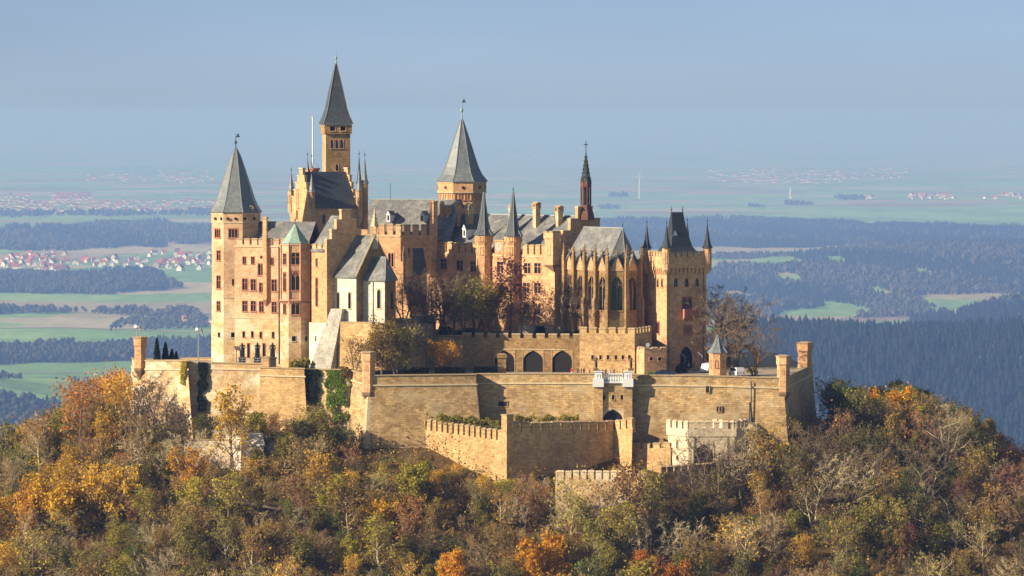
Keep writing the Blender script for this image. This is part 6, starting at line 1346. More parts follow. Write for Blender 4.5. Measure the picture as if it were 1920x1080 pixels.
court('sparse', 'olive', 695, 3, 630, ZT, 'small olive tree just behind the corner turret below the white chapel', M_BARKM, 1.1, var=1)
court('sparse', 'brown', 762, 2, 622, ZT, 'brown thin tree behind the hedge of the bastion', M_BARKM, 1.0, var=0)
for px_, Y_, w, h, lf, lab in ((556, 4.5, 5.0, 4.2, 'olive', 'large brownish bush at the foot of the bay below the copper roof'), (1222, -1, 2.6, 2.0, 'ivy', 'round green bush left of the blue car'), (1276, 12, 3.4, 3.6, 'dark', 'dark green rounded bush beside the gate tower archway'),
        (832, 31, 4.0, 4.2, 'pine', 'dark conifer bush below the bare trees on the garden terrace'), (1015, 36, 2.8, 4.0, 'pine', 'dark round bush against the palace wall right of the red tree'), (1082, 33, 4.2, 3.2, 'pine', 'dark bush at the corner between palace and gothic chapel'), (920, 36, 5, 2.0, 'lime', 'pale yellow-green shrub on the garden terrace under the olive trees'), (880, 36, 7, 2.2, 'dark', 'wide dark shrub on the garden terrace above the shaded wall'), (640, 1, 3.6, 3.6, 'brown', 'brown shrub at the base of the sloping buttress'), (1408, 12, 2.0, 2.0, 'olive', 'small olive shrub under the stone archway')):
    zb = ZTL if px_ < 600 else (ZGn if Y_ >= 30 else ZT); bush(lf, PX(px_, Y_), Y_, zb, w, h, lab)
for px0, px1, Y_, lab in ((757, 803, 1, 'clipped dark hedge behind the bastion parapet right of the corner turret'), (815, 872, 1, 'clipped dark hedge behind the parapet under the yellow tree'), (888, 932, 4, 'clipped green hedge left of the stone pillar')):
    r = np.random.default_rng(int(px0)); V, Fc = [], []; x0, x1 = PX(px0, Y_), PX(px1, Y_)
    for i in range(1600):
        c = np.array((r.uniform(x0, x1), Y_ + r.uniform(-.7, .7), ZT + r.uniform(0, 1.75))); a = r.normal(0, 1, 3); a /= np.linalg.norm(a); b = np.cross(a, r.normal(0, 1, 3)); b /= np.linalg.norm(b); s_ = .16; o = len(V); V.extend([c - a * s_, c + b * s_, c + a * s_, c - b * s_]); Fc.append((o, o + 1, o + 2, o + 3))
    me = bpy.data.meshes.new('hedge'); me.from_pydata([tuple(v) for v in V], [], Fc); me.materials.append(LEAF['dark']); tag(place('hedge', me, None, (0, 0, 0)), lab, 'hedge', 'clipped hedges')
# columnar conifers on the left bastion
def cypress(px, Y, pyt, w, lab):
    r = np.random.default_rng(int(px)); x0 = PX(px, Y); H = PZ(pyt, Y) - ZTL; V, Fc = [], []
    for i in range(1500):
        t = r.random() ** .8; rr = w / 2 * (1 - t) ** .7 * r.uniform(.55, 1.05); a_ = r.uniform(0, 6.28); c = np.array((rr * math.cos(a_), rr * math.sin(a_), .2 + t * H * .97)); a = np.array((0, 0, 1.)) + r.normal(0, .5, 3); a /= np.linalg.norm(a); b = np.cross(a, r.normal(0, 1, 3)); b /= np.linalg.norm(b); s_ = .2; o = len(V); V.extend([c - a * s_ * 1.3, c + b * s_ * .6, c + a * s_ * 1.3, c - b * s_ * .6]); Fc.append((o, o + 1, o + 2, o + 3))
    r_ = thing('cypress', lab, 'tree', (x0, Y, ZTL), 'dark columnar conifers'); me = bpy.data.meshes.new('crown'); me.from_pydata([tuple(v) for v in V], [], Fc); me.materials.append(LEAF['pine']); place('crown', me, r_, (x0, Y, ZTL)); q = MB(); q.lathe(x0, Y, [(.14, ZTL - .2), (.05, ZTL + H * .9)], 5); q.build('trunk', M_BARK, r_)
for a in ((294, 24, 634, 1.9, 'tallest dark columnar conifer right of the far left turret'), (310, 25, 643, 2.0, 'second dark columnar conifer from the far left turret'), (322, 26, 656, 1.6, 'short dark conifer right of the two columnar ones'), (330, 27, 661, 1.4, 'smallest dark conifer at the end of the row on the left bastion')): cypress(*a)
# ivy on the walls
def ivy(W_, u0, u1, z0, z1, n, leaf, lab, off=.25, slope=.06):
    r = np.random.default_rng(n); V, Fc = [], []
    for i in range(int(n * 1.6)):
        t = r.random() ** 1.25; z = z1 - (z1 - z0) * t; um = (u0 + u1) / 2; hw = (u1 - u0) / 2 * (1.08 - .3 * abs(math.sin(z * .9 + u0)) - .35 * r.random() ** 3); u = um + r.uniform(-hw, hw) * 1.12
        lump = math.sin(u * 1.9 + z * .7) + math.sin(u * .8 - z * 1.1 + 2) + .6 * math.sin(z * 2.3 + u)
        if lump < -1.0 + 1.5 * t * abs(u - um) / max(hw, .1) + r.normal(0, .35) - .6 * (1 - t): continue
        c = np.array(W_.pt(u, z, off + (z1 - z) * slope + r.uniform(0, .3) + .12 * max(lump, 0)))
        a = r.normal(0, 1, 3); a /= np.linalg.norm(a); b = np.cross(a, r.normal(0, 1, 3)); b /= np.linalg.norm(b); s_ = .22 * r.uniform(.7, 1.3); o = len(V); V.extend([c - a * s_, c + b * s_ * .8, c + a * s_, c - b * s_ * .8]); Fc.append((o, o + 1, o + 2, o + 3))
    c0 = W_.pt((u0 + u1) / 2, z0); V = [v - np.array(c0) for v in V]; me = bpy.data.meshes.new('ivy'); me.from_pydata([tuple(v) for v in V], [], Fc); me.materials.append(LEAF[leaf]); tag(place('ivy', me, None, c0), lab, 'ivy', 'ivy on the ramparts')
W_ = Wall(P2(569, 1.6), P2(657, -1.2)); ivy(W_, W_.hit(612, 720)[0], W_.hit(654, 720)[0], PZ(790, 0), PZ(694, 0), 3800, 'ivy', 'bright green ivy covering the recessed wall left of the big bastion')
ivy(W_, .3, W_.hit(600, 720)[0], PZ(780, 1), PZ(693, 1), 3800, 'dark', 'dark ivy on the shaded return of the orange bastion')
W_ = Wall(P2(351, 9.9), P2(492, 5)); ivy(W_, W_.hit(373, 720)[0], W_.hit(390, 720)[0], PZ(770, 9), PZ(680, 9), 2600, 'dark', 'dark ivy in the shaded recess right of the far left bastion')
W_ = Wall(P2(252, 18), P2(352, 8)); ivy(W_, W_.L - 1.6, W_.L - .1, PZ(720, 9), PZ(677, 9), 420, 'lime', 'yellowing ivy on the right edge of the far left bastion')
for a, b_, y, lf, lab in ((800, 935, -8, 'olive', 'overgrown olive shrubs on top of the outwork behind its battlements'), (965, 1085, -9, 'lime', 'yellow-green shrubs behind the shaded outwork battlements')):
    r = np.random.default_rng(int(a)); V, Fc = [], []
    for i in range(5200):
        px_ = r.uniform(a, b_)
        if math.sin(px_ * .13) + math.sin(px_ * .05 + a) < r.uniform(-1.6, .6): continue
        Y_ = y - 6 * (px_ - a) / (b_ - a) * (a < 900) + r.uniform(-2, 2); zt = PZ(769 + 7 * abs(math.sin(px_ * .11)) + (r.random() ** 2) * 5 + (14 * (px_ - a) / (b_ - a) if a < 900 else 6), Y_); c = np.array((PX(px_, Y_), Y_, zt - abs(r.normal(0, .9)))); aa = r.normal(0, 1, 3); aa /= np.linalg.norm(aa); bb = np.cross(aa, r.normal(0, 1, 3)); bb /= np.linalg.norm(bb); s_ = .2; o = len(V); V.extend([c - aa * s_, c + bb * s_ * .8, c + aa * s_, c - bb * s_ * .8]); Fc.append((o, o + 1, o + 2, o + 3))
    me = bpy.data.meshes.new('shrubs'); me.from_pydata([tuple(v) for v in V], [], Fc); me.materials.append(LEAF[lf]); o = place('shrubs', me, None, (0, 0, 0)); tag(o, lab, 'shrub'); o['kind'] = 'stuff'
# earth fill behind the outwork battlements
q = MB(); pts = [P2(769, -3), P2(944, -21), P2(1089, -13), P2(1150, -8), P2(1150, 4), P2(905, 6), P2(893, -4), P2(770, -5.5)]; q.add([(p[0], p[1], PZ(800, -8)) for p in pts], [tuple(range(len(pts)))]); struct(q.build('outwork_terrace', M_LAWN))

# ------------------------------------------------------------------ the wooded slope
LINE = [(-200, 880), (0, 790), (60, 760), (120, 735), (180, 665), (235, 655), (247, 700), (255, 790), (350, 790), (355, 775), (420, 770), (500, 775), (540, 752), (600, 745), (640, 775), (660, 835), (700, 850), (770, 848), (860, 868), (930, 900), (960, 890), (1035, 892), (1050, 905), (1120, 872), (1200, 862), (1255, 872), (1300, 885), (1360, 858), (1395, 800), (1440, 782), (1490, 770), (1510, 700), (1560, 672), (1600, 715), (1650, 722), (1700, 712), (1750, 735), (1800, 745), (1850, 790), (1920, 850), (2120, 950)]
lx, ly = np.array([a for a, b in LINE]), np.array([b for a, b in LINE])
HERO = [(1030, 1035, 'gold', 'dense'), (985, 1050, 'yellow', 'dense'), (410, 945, 'orange', 'dense'), (90, 930, 'yellow', 'dense'), (45, 935, 'gold', 'medium'), (150, 880, 'yellow', 'medium'), (330, 880, 'gold', 'medium'), (790, 880, 'lime', 'dense'), (640, 1020, 'lime', 'dense'), (840, 890, 'yellow', 'medium'), (820, 970, 'brown', 'medium'), (1240, 1065, 'orange', 'dense'), (1330, 945, 'lime', 'medium'), (1700, 730, 'gold', 'dense'), (560, 800, 'orange', 'medium'), (690, 960, 'yellow', 'medium'), (850, 1070, 'gold', 'dense'), (210, 680, 'rust', 'sparse'), (170, 720, 'orange', 'sparse'), (60, 790, 'rust', 'sparse'), (250, 800, 'brown', 'medium'), (1550, 700, 'rust', 'sparse'), (1490, 1010, 'yellow', 'medium'), (1560, 930, 'rust', 'sparse'), (420, 790, 'yellow', 'medium'), (540, 870, 'green', 'dense'), (520, 840, 'olive', 'dense'), (1080, 920, 'lime', 'medium'), (760, 1000, 'green', 'medium'), (1890, 860, 'maroon', 'medium')]
PAL_L = [('olive', 'medium', 16), ('lime', 'medium', 15), ('yellow', 'sparse', 20), ('rust', 'sparse', 9), ('brown', 'medium', 8), ('green', 'medium', 6), ('brown', 'sparse', 18), ('rust', 'medium', 2), (None, 'bare', 24), ('orange', 'sparse', 5), ('olive', 'sparse', 22), ('lime', 'sparse', 20), ('yellow', 'medium', 5)]
PAL_R = [('olive_shade', 'medium', 16), ('olive', 'medium', 9), ('brown', 'sparse', 16), (None, 'bare', 34), ('rust', 'sparse', 9), ('green', 'medium', 7), ('brown', 'medium', 10), ('maroon', 'sparse', 3), ('olive', 'sparse', 16), ('lime', 'sparse', 6), ('yellow', 'sparse', 4)]  # right slope: its shade is put into darker leaf colours
def pick(p): t = random.uniform(0, sum(a[2] for a in p)); 
def pick(p):
    t = random.uniform(0, sum(a[2] for a in p))
    for a in p:
        t -= a[2]
        if t <= 0: return a
    return p[-1]
BLOCK = [np.array([P2(a, Y) for a, Y in poly]) for poly in ([(769, -2), (945, -24), (960, -24), (1090, -15), (1152, -10), (1190, -17), (1192, 5), (769, 5)], [(1040, -25), (1042, -36), (1220, -39), (1220, -25)], [(1252, -16), (1291, -23), (1380, -18), (1410, -5), (1350, 2), (1255, 2)], [(1184, -20), (1260, -20), (1260, 0), (1184, 0)], [(440, -19), (500, -19), (500, -10), (440, -10)], [(340, -17), (440, -18), (440, -10), (340, -10)], [(1236, -33), (1345, -30), (1345, -22), (1236, -22)])]
def slope_spots(n, spacing, hmin, hmax, seed, taken=(), cap=9999):
    r = np.random.default_rng(seed); x = r.uniform(-135, 140, n); y = r.uniform(-82, 62, n); d = polydist(x, y, HILL)
    ok = (d > 1.6) | ((x > 73) & (d > -14)) | ((x < -35) & (y < 1) & (d > -9)); ok &= ~((y > 10) & (np.abs(x) < 70))
    for b_ in BLOCK: ok &= polydist(x, y, b_) > 1.0
    x, y = x[ok], y[ok]; zb = height(x, y); out = []; pts = np.array([t[:2] for t in taken], float).reshape(-1, 2)
    for i in range(len(x)):
        if len(pts) and ((pts[:, 0] - x[i]) ** 2 + (pts[:, 1] - y[i]) ** 2).min() < spacing ** 2: continue
        px_, _q = topix(x[i], y[i], zb[i]); lim = float(np.interp(px_, lx, ly)) + r.uniform(-4, 26); H = min(r.uniform(hmin, hmax) * (1.5 if y[i] > 0 and abs(x[i]) > 60 else 1.0), PZ(lim, y[i]) - zb[i])
        if H < 2.4: continue
        px_, pyt = topix(x[i], y[i], zb[i] + H)
        if pyt > 1078 or px_ < -60 or px_ > 1980: continue
        pts = np.vstack([pts, (x[i], y[i])]); out.append((float(x[i]), float(y[i]), float(zb[i]), float(H), px_, pyt))
        if len(out) >= cap: break
    return out
spots = slope_spots(9000, 5.2, 7.5, 15.0, 3, cap=262); SLOPE = []
print('slope trees', len(spots))
cols = {}
for s in spots:
    best = min(HERO, key=lambda h: (h[0] - s[4]) ** 2 + (h[1] - 30 - s[5]) ** 2); dd = math.hypot(best[0] - s[4], best[1] - 30 - s[5])
    if dd < 36: leaf, kind = best[2], best[3]
    else: leaf, kind, _ = pick(PAL_R if s[4] > 1340 else PAL_L)
    if s[3] > 9.5 and kind == 'medium' and random.random() < .35: kind = 'sparse'
    tw = random.choice([M_TWIG, M_TWIGG, M_TWIGR, M_TWIG]) if kind != 'bare' else random.choice([M_TWIGG, M_TWIG, M_TWIGG, M_TWIGR])
    if s[4] > 1480 and random.random() < .55: tw = M_BARK  # bark-dark twigs add to the painted shade of the right slope
    o = tree(kind, leaf, s[0], s[1], s[2], s[3], tw, None, 'tree', 'tree', 'autumn trees on the castle slope', random.uniform(.7, 1.3) * (1.25 if s[3] < 6 else 1.0), M_BARKP if random.random() < .25 else None)
    SLOPE.append((s, leaf, kind, o))
for px_, Y_, pyt, kd, lf, lab in ((1075, -44, 884, 'sparse', 'lime', 'pale green young tree in front of the low sunlit wall, left'), (1128, -46, 872, 'sparse', 'brown', 'tall brown-twigged tree in front of the middle of the low sunlit wall'), (1172, -44, 858, 'sparse', 'rust', 'reddish thin tree rising before the right end of the low sunlit wall'), (1222, -43, 870, 'sparse', 'olive', 'olive thin tree between low wall and white gate tower'), (1304, -34, 838, 'bare', None, 'bare grey tree crossing the arch of the white gate tower'), (1348, -32, 800, 'bare', None, 'bare grey tree before the right edge of the white gate tower'), (1392, -30, 790, 'bare', None, 'dense bare grey tree right of the white gate tower'), (1440, -26, 775, 'sparse', 'yellow', 'thin yellowish tree below the right curtain wall'), (985, -40, 880, 'sparse', 'rust', 'thin reddish saplings before the shaded outwork wall'), (905, -34, 885, 'sparse', 'yellow', 'thin yellow tree at the foot of the sunlit outwork'), (560, -14, 775, 'medium', 'green', 'green bushy tree at the foot of the orange bastion'), (600, -13, 765, 'medium', 'olive', 'olive tree below the ivy-covered recess'), (465, -8, 770, 'medium', 'lime', 'yellow-green tree at the foot of the left curtain wall'), (385, -6, 775, 'medium', 'green', 'green tree beside the pale retaining wall')):
    x = PX(px_, Y_); zb = float(height(x, Y_)); tree(kd, lf, x, Y_, zb, PZ(pyt, Y_) - zb, (M_BARKM if px_ < 1380 else M_TWIGG) if kd == 'bare' else M_TWIG, lab, group='autumn trees on the castle slope', sx=1.0 if kd == 'bare' else .85)
# the two bare trees against the left bastion
for px_, Y_, pyt, lab in ((283, -12, 700, 'bare tree with spreading limbs in front of the far left bastion wall'), (437, -20, 715, 'bare-topped tree with yellow leaves low down before the left curtain wall'), (330, -13, 745, 'thin bare sapling in front of the right half of the left bastion'), (262, -6, 690, 'tall bare tree against the left edge of the far left bastion'), (310, -10, 722, 'middle one of the bare trees before the far left bastion')):
    x = PX(px_, Y_); zb = float(height(x, Y_)); tree('bare' if px_ != 437 else 'sparse', None if px_ != 437 else 'yellow', x, Y_, zb, PZ(pyt, Y_) - zb, M_BARKM, lab, group='autumn trees on the castle slope', sx=.9, var=0 if px_ < 300 else 2)
ORD1 = ['', 'first', 'second', 'third', 'fourth', 'fifth', 'sixth', 'seventh', 'eighth', 'ninth', 'tenth', 'eleventh', 'twelfth', 'thirteenth', 'fourteenth', 'fifteenth', 'sixteenth', 'seventeenth', 'eighteenth', 'nineteenth']
TENS = {2: 'twent', 3: 'thirt', 4: 'fort', 5: 'fift', 6: 'sixt', 7: 'sevent', 8: 'eight', 9: 'ninet'}
def ordw(n):
    if n < 20: return ORD1[n]
    if n < 100: return TENS[n // 10] + ('ieth' if n % 10 == 0 else 'y-' + ORD1[n % 10])
    return 'hundred and ' + ordw(n % 100) if n % 100 else 'hundredth'
CW = {None: 'leafless grey-brown', 'olive': 'olive-green', 'lime': 'yellow-green', 'yellow': 'yellow', 'gold': 'golden', 'orange': 'orange', 'rust': 'rust-red', 'brown': 'brown-leaved', 'maroon': 'dark red', 'green': 'green', 'olive_shade': 'shade-darkened olive'}
KW = {'dense': 'full', 'medium': 'leafy', 'sparse': 'half-bare', 'bare': 'bare'}
def zone(px, py):
    if px < 0 or px > 1920: return 'just outside the frame'
    if py > 985: return 'at the bottom edge'
    if px < 250: return 'beyond the far left turret'
    if px < 500: return 'below the left bastion'
    if px < 770: return 'below the sharp bastion corner'
    if px < 1040: return 'before the crenellated outwork'
    if px < 1250: return 'by the low crenellated wall'
    if px < 1500: return 'by the white gate tower'
    return 'beyond the right corner turret'
grp = {}
for s, leaf, kind, o in SLOPE: grp.setdefault((CW[leaf], KW[kind], zone(s[4], s[5])), []).append((s[4], o))
for (c_, k_, z_), L in grp.items():
    L.sort(key=lambda a: a[0])
    for i, (_, o) in enumerate(L): o['label'] = f'{c_} {k_} tree {z_}' if len(L) == 1 else f'{c_} {k_} tree {z_}, {ordw(i + 1)} such from the left'
# the rest of the wood, past the three hundred: one mass of young trees and brush
small = slope_spots(16000, 2.5, 3.5, 8.5, 8, [(t[0] + 900, t[1]) for t in spots], 900); print('young trees', len(small))
pcol = bpy.data.collections.new('young_tree_shapes'); pn_ = []
for i, (kind, var, leaf, tw) in enumerate((('sparse', 2, 'olive', M_TWIG), ('medium', 1, 'brown', M_TWIGR), ('sparse', 0, 'lime', M_TWIG), ('sparse', 0, 'rust', M_TWIGR), ('sparse', 1, 'yellow', M_TWIG), ('bare', 0, 'olive', M_TWIGG), ('bare', 2, 'olive', M_TWIG), ('medium', 3, 'green', M_TWIG), ('dense', 2, 'olive', M_TWIG), ('bare', 3, 'olive', M_TWIGR))):
    me = PROTO[kind][var][1].copy(); me.materials[0] = tw; me.materials[1] = LEAF[leaf]; o = bpy.data.objects.new('young_tree_%02d' % i, me); pcol.objects.link(o)
me = bpy.data.meshes.new('young_trees'); me.from_pydata([(t[0], t[1], t[2] - .35 * t[3] / 10) for t in small], [], []); at_ = me.attributes.new('size', 'FLOAT', 'POINT'); at_.data.foreach_set('value', np.array([t[3] / 10.5 for t in small], np.float32))
yo = place('young_trees', me, None, (0, 0, 0)); tag(yo, 'thicket of young trees and brush filling the castle slope between the large trees', 'thicket'); yo['kind'] = 'stuff'
gn = bpy.data.node_groups.new('scatter', 'GeometryNodeTree'); gn.interface.new_socket('Geometry', in_out='INPUT', socket_type='NodeSocketGeometry'); gn.interface.new_socket('Geometry', in_out='OUTPUT', socket_type='NodeSocketGeometry')
N = gn.nodes; gi = N.new('NodeGroupInput'); go = N.new('NodeGroupOutput'); ip = N.new('GeometryNodeInstanceOnPoints'); ci = N.new('GeometryNodeCollectionInfo'); ci.inputs['Collection'].default_value = pcol; ci.inputs['Separate Children'].default_value = True; ci.inputs['Reset Children'].default_value = True
rv = N.new('FunctionNodeRandomValue'); rv.data_type = 'FLOAT_VECTOR'; rv.inputs[0].default_value = (-.06, -.06, 0); rv.inputs[1].default_value = (.06, .06, 6.28)
na = N.new('GeometryNodeInputNamedAttribute'); na.data_type = 'FLOAT'; na.inputs['Name'].default_value = 'size'; ip.inputs['Pick Instance'].default_value = True
gn.links.new(gi.outputs[0], ip.inputs['Points']); gn.links.new(ci.outputs[0], ip.inputs['Instance']); gn.links.new(rv.outputs[0], ip.inputs['Rotation']); gn.links.new(na.outputs[0], ip.inputs['Scale']); gn.links.new(ip.outputs[0], go.inputs[0])
md = yo.modifiers.new('scatter', 'NODES'); md.node_group = gn
# undergrowth and brush between the trunks: one mass nobody could count
r = np.random.default_rng(5); n = 0; Vs = []
N_ = 34000; xs = r.uniform(-140, 145, N_); ys = r.uniform(-80, 60, N_); dd = polydist(xs, ys, HILL); ok = ((dd > .4) | ((xs < -35) & (ys < 1) & (dd > -9))) & ~((ys > 12) & (np.abs(xs) < 72))
for b_ in BLOCK: ok &= polydist(xs, ys, b_) > .3
xs, ys = xs[ok], ys[ok]; zs = height(xs, ys); cl = np.sin(xs * .31) * np.cos(ys * .37) + np.sin(xs * .13 + ys * .21)
near = np.minimum.reduce([polydist(xs, ys, b_) for b_ in BLOCK] + [polydist(xs, ys, HILL)]); cl = cl + 1.2 * (near < 4)
c = np.stack([xs, ys, zs + np.abs(r.normal(0, 1, len(xs))) * (1.0 + .7 * np.clip(cl, 0, 2))], 1); reps = 3; c = np.repeat(c, reps, 0) + r.normal(0, .45, (len(c) * reps, 3))
a = r.normal(0, 1, c.shape); a /= np.linalg.norm(a, axis=1)[:, None]; b2 = np.cross(a, r.normal(0, 1, c.shape)); b2 /= np.linalg.norm(b2, axis=1)[:, None]; s_ = (.26 * r.uniform(.6, 1.3, len(c)))[:, None]
V = np.stack([c - a * s_, c + b2 * s_ * .7, c + a * s_, c - b2 * s_ * .7], 1).reshape(-1, 3); Fq = np.arange(len(V)).reshape(-1, 4)
def fastmesh(name, V, Fq, mats, mi=None):
    me = bpy.data.meshes.new(name); k_ = Fq.shape[1]; me.vertices.add(len(V)); me.vertices.foreach_set('co', np.asarray(V, np.float32).ravel()); me.loops.add(Fq.size); me.loops.foreach_set('vertex_index', Fq.ravel().astype(np.int32)); me.polygons.add(len(Fq)); me.polygons.foreach_set('loop_start', np.arange(0, Fq.size, k_, dtype=np.int32)); me.polygons.foreach_set('loop_total', np.full(len(Fq), k_, np.int32))
    for m in mats: me.materials.append(m)
    if mi is not None: me.polygons.foreach_set('material_index', np.asarray(mi, np.int32))
    me.update(); me.validate(); return me
mi = np.repeat(r.choice(6, len(xs), p=[.26, .2, .2, .14, .12, .08]), reps); me = fastmesh('undergrowth', V, Fq, [LEAF[k_] for k_ in ('brown', 'olive', 'rust', 'green', 'lime', 'yellow')], mi)
o = place('undergrowth', me, None, (0, 0, 0)); tag(o, 'brown and olive undergrowth between the trees of the castle slope', 'undergrowth'); o['kind'] = 'stuff'

# ------------------------------------------------------------------ valley: woods, villages, wind turbines
def gpt(px, py):
    d = ray(px, py); t = (ZPLAIN - HC) / d[2]; x, y = d[0] * t, d[1] * t - CAMD
    for _ in range(6):
        z = float(height(x, y)); t = (min(z, -250) - HC) / d[2]; x, y = .5 * x + .5 * d[0] * t, .5 * y + .5 * (d[1] * t - CAMD)
    return x, y
def inpoly(xs, ys, P): return polydist(xs, ys, P) < 0
def con_proto(): # a conifer of three stacked cones
    V, F_ = [], []
    for r0, z0, z1 in ((.26, .08, .55), (.2, .35, .8), (.12, .62, 1.0)):
        o = len(V); V += [(r0 * math.cos(i * PI / 2.5), r0 * math.sin(i * PI / 2.5), z0) for i in range(5)] + [(0, 0, z1)]; F_ += [(o + i, o + (i + 1) % 5, o + 5) for i in range(5)]
    return np.array(V), np.array(F_)
def dec_proto(seed):
    r = np.random.default_rng(seed); V, F_ = [], []
    for k_ in range(3):
        c = np.array((r.normal(0, .15), r.normal(0, .15), .45 + .17 * k_)); rad = .34 - .06 * k_; o = len(V); n = 6
        V += [tuple(c + np.array((0, 0, -rad * 1.0)))] + [tuple(c + np.array((rad * math.cos(i * 2 * PI / n) * r.uniform(.8, 1.2), rad * math.sin(i * 2 * PI / n) * r.uniform(.8, 1.2), r.uniform(-.1, .1)))) for i in range(n)] + [tuple(c + np.array((r.normal(0, .05), r.normal(0, .05), rad)))]
        F_ += [(o, o + 1 + (i + 1) % n, o + 1 + i) for i in range(n)] + [(o + 1 + i, o + 1 + (i + 1) % n, o + n + 1) for i in range(n)]
    return np.array(V), np.array(F_)
CON, DEC = con_proto(), [dec_proto(3), dec_proto(4)]
def far_leaf(name, c, c2): return leafmat(name, c, c2, .1)
FL = [far_leaf('cloud_shaded_spruce', (.006, .014, .011), (.004, .009, .008)), far_leaf('far_oak', (.075, .065, .03), (.045, .042, .02)), far_leaf('far_beech', (.10, .075, .035), (.055, .048, .022)), far_leaf('far_green', (.06, .075, .025), (.035, .045, .018))]  # spruce coloured near black to stand in for cloud shadow
WOODN = []
def wood(name, label, poly, spacing, hgt, mix, seed, raw=False):
    spacing *= 1.5; hgt *= 1.45
    P = np.array(poly if raw else [gpt(*p) for p in poly]); r = np.random.default_rng(seed); x0, y0 = P.min(0); x1, y1 = P.max(0)
    gx_, gy_ = np.meshgrid(np.arange(x0, x1, spacing), np.arange(y0, y1, spacing * 1.25)); xs = gx_.ravel() + r.uniform(-.5, .5, gx_.size) * spacing; ys = gy_.ravel() + r.uniform(-.5, .5, gx_.size) * spacing
    edge = polydist(xs, ys, P) + spacing * (3.5 * np.sin(xs * .011 + seed) + 2.0 * np.sin(xs * .031 + ys * .004) + 2.0 * np.sin(ys * .006 + seed)); ok = (edge < 0) & ((seed == 1) | (np.sin(xs * .012 + 1.3 * seed) * np.sin(ys * .0031 + seed) + .5 * np.sin(xs * .027) < 1.05)); xs, ys = xs[ok], ys[ok]
    if not len(xs): return None
    zs = height(xs, ys); kind = r.random(len(xs)) + .25 * np.sin(xs * .006 + ys * .002 + seed); Vs, Fs, Ms, o = [], [], [], 0
    con = kind < mix
    for sel, (pv, pf), mset in ((con, CON, (0,)), (~con & (r.random(len(xs)) < .5), DEC[0], (1, 2, 3)), (None, DEC[1], (1, 2, 3))):
        if sel is None: sel = ~con & ~prev
        prev = sel
        m_ = int(sel.sum())
        if not m_: continue
        h = hgt * r.uniform(.55, 1.25, m_) * (1 + .18 * np.sin(xs[sel] * .009 + ys[sel] * .005)); w = h * r.uniform(.85, 1.2, m_); a_ = r.uniform(0, 6.28, m_); ca, sa = np.cos(a_), np.sin(a_)
        X = (pv[None, :, 0] * ca[:, None] - pv[None, :, 1] * sa[:, None]) * w[:, None] + xs[sel][:, None]; Y_ = (pv[None, :, 0] * sa[:, None] + pv[None, :, 1] * ca[:, None]) * w[:, None] + ys[sel][:, None]; Zz = pv[None, :, 2] * h[:, None] + zs[sel][:, None] - .5
        Vs.append(np.stack([X, Y_, Zz], 2).reshape(-1, 3)); Fs.append((pf[None] + (np.arange(m_) * len(pv))[:, None, None] + o).reshape(-1, 3)); Ms.append(np.repeat(r.choice(mset, m_), len(pf))); o += m_ * len(pv)
    me = fastmesh(name, np.concatenate(Vs), np.concatenate(Fs), FL, np.concatenate(Ms)); ob = place(name, me, None, (0, 0, 0)); tag(ob, label, 'forest'); ob['kind'] = 'stuff'; WOODN.append((label, len(xs), len(me.polygons))); return ob
# right: the dark near ridge and the hazy woods behind it
wood('forest', 'dark blue spruce forest on the near ridge at the right edge', [(185, 5660), (2000, 5660), (2150, 7580), (230, 7580)], 9, 21, 1.6, 1, True)
wood('forest', 'hazy spruce wood on the hill above the dark ridge at far right', [(940, 9660), (2230, 9660), (2230, 11120), (1110, 11200)], 12, 20, .9, 2, True)
wood('forest', 'pale wooded knoll with a rounded outline in the right middle distance', [(1600, 598), (1590, 575), (1640, 560), (1720, 560), (1740, 592)], 12, 14, .3, 3)
wood('forest', 'hazy mixed forest filling the right middle distance', [(1330, 592), (1330, 500), (1480, 500), (1600, 470), (2010, 478), (2010, 552), (1760, 556), (1600, 562), (1450, 597)], 12, 17, .75, 4)
wood('forest', 'long blue spruce belt below the bright plateau fields on the right', [(1120, 470), (1110, 418), (1420, 412), (2010, 432), (2010, 476), (1590, 466), (1345, 464)], 15, 21, 1.0, 5)
# left woods
wood('forest', 'dark blue wood in the near valley at the lower left', [(-120, 830), (-120, 752), (60, 748), (150, 765), (260, 790), (300, 830)], 9, 20, .85, 6)
wood('forest', 'blue wood across the valley beside the far left sentry turret', [(-120, 686), (-120, 664), (60, 662), (130, 650), (330, 642), (400, 656), (400, 676), (180, 682)], 9, 17, .7, 7)
wood('forest', 'wood with a straight front edge just below the left village', [(-120, 552), (-120, 520), (100, 514), (240, 512), (372, 532), (372, 540), (200, 552)], 11, 18, .55, 8)
wood('forest', 'bluish forest above the left village', [(-120, 468), (-120, 450), (40, 430), (300, 418), (400, 428), (400, 452), (300, 462), (130, 470)], 15, 20, .7, 9)
wood('hedgerow', 'hedgerow of trees between two green fields on the left', [(-120, 588), (-120, 580), (150, 582), (290, 586), (290, 592)], 12, 16, .1, 10)
wood('hedgerow', 'tree belt around the scattered houses left of the octagonal tower', [(220, 622), (260, 596), (320, 588), (400, 586), (400, 618)], 14, 15, .1, 11)
wood('hedgerow', 'thin line of trees in the plain far left', [(-120, 408), (-120, 402), (400, 398), (400, 404)], 30, 22, .2, 12)
wood('hedgerow', 'sparse hedge line on the lower left field', [(-120, 722), (-120, 716), (230, 712), (320, 716), (200, 722)], 12, 9, .2, 13)
wood('hedgerow', 'hedge line dividing the pale fields right of the gate tower', [(1340, 482), (1540, 480), (1560, 484), (1340, 486)], 12, 12, .2, 14)
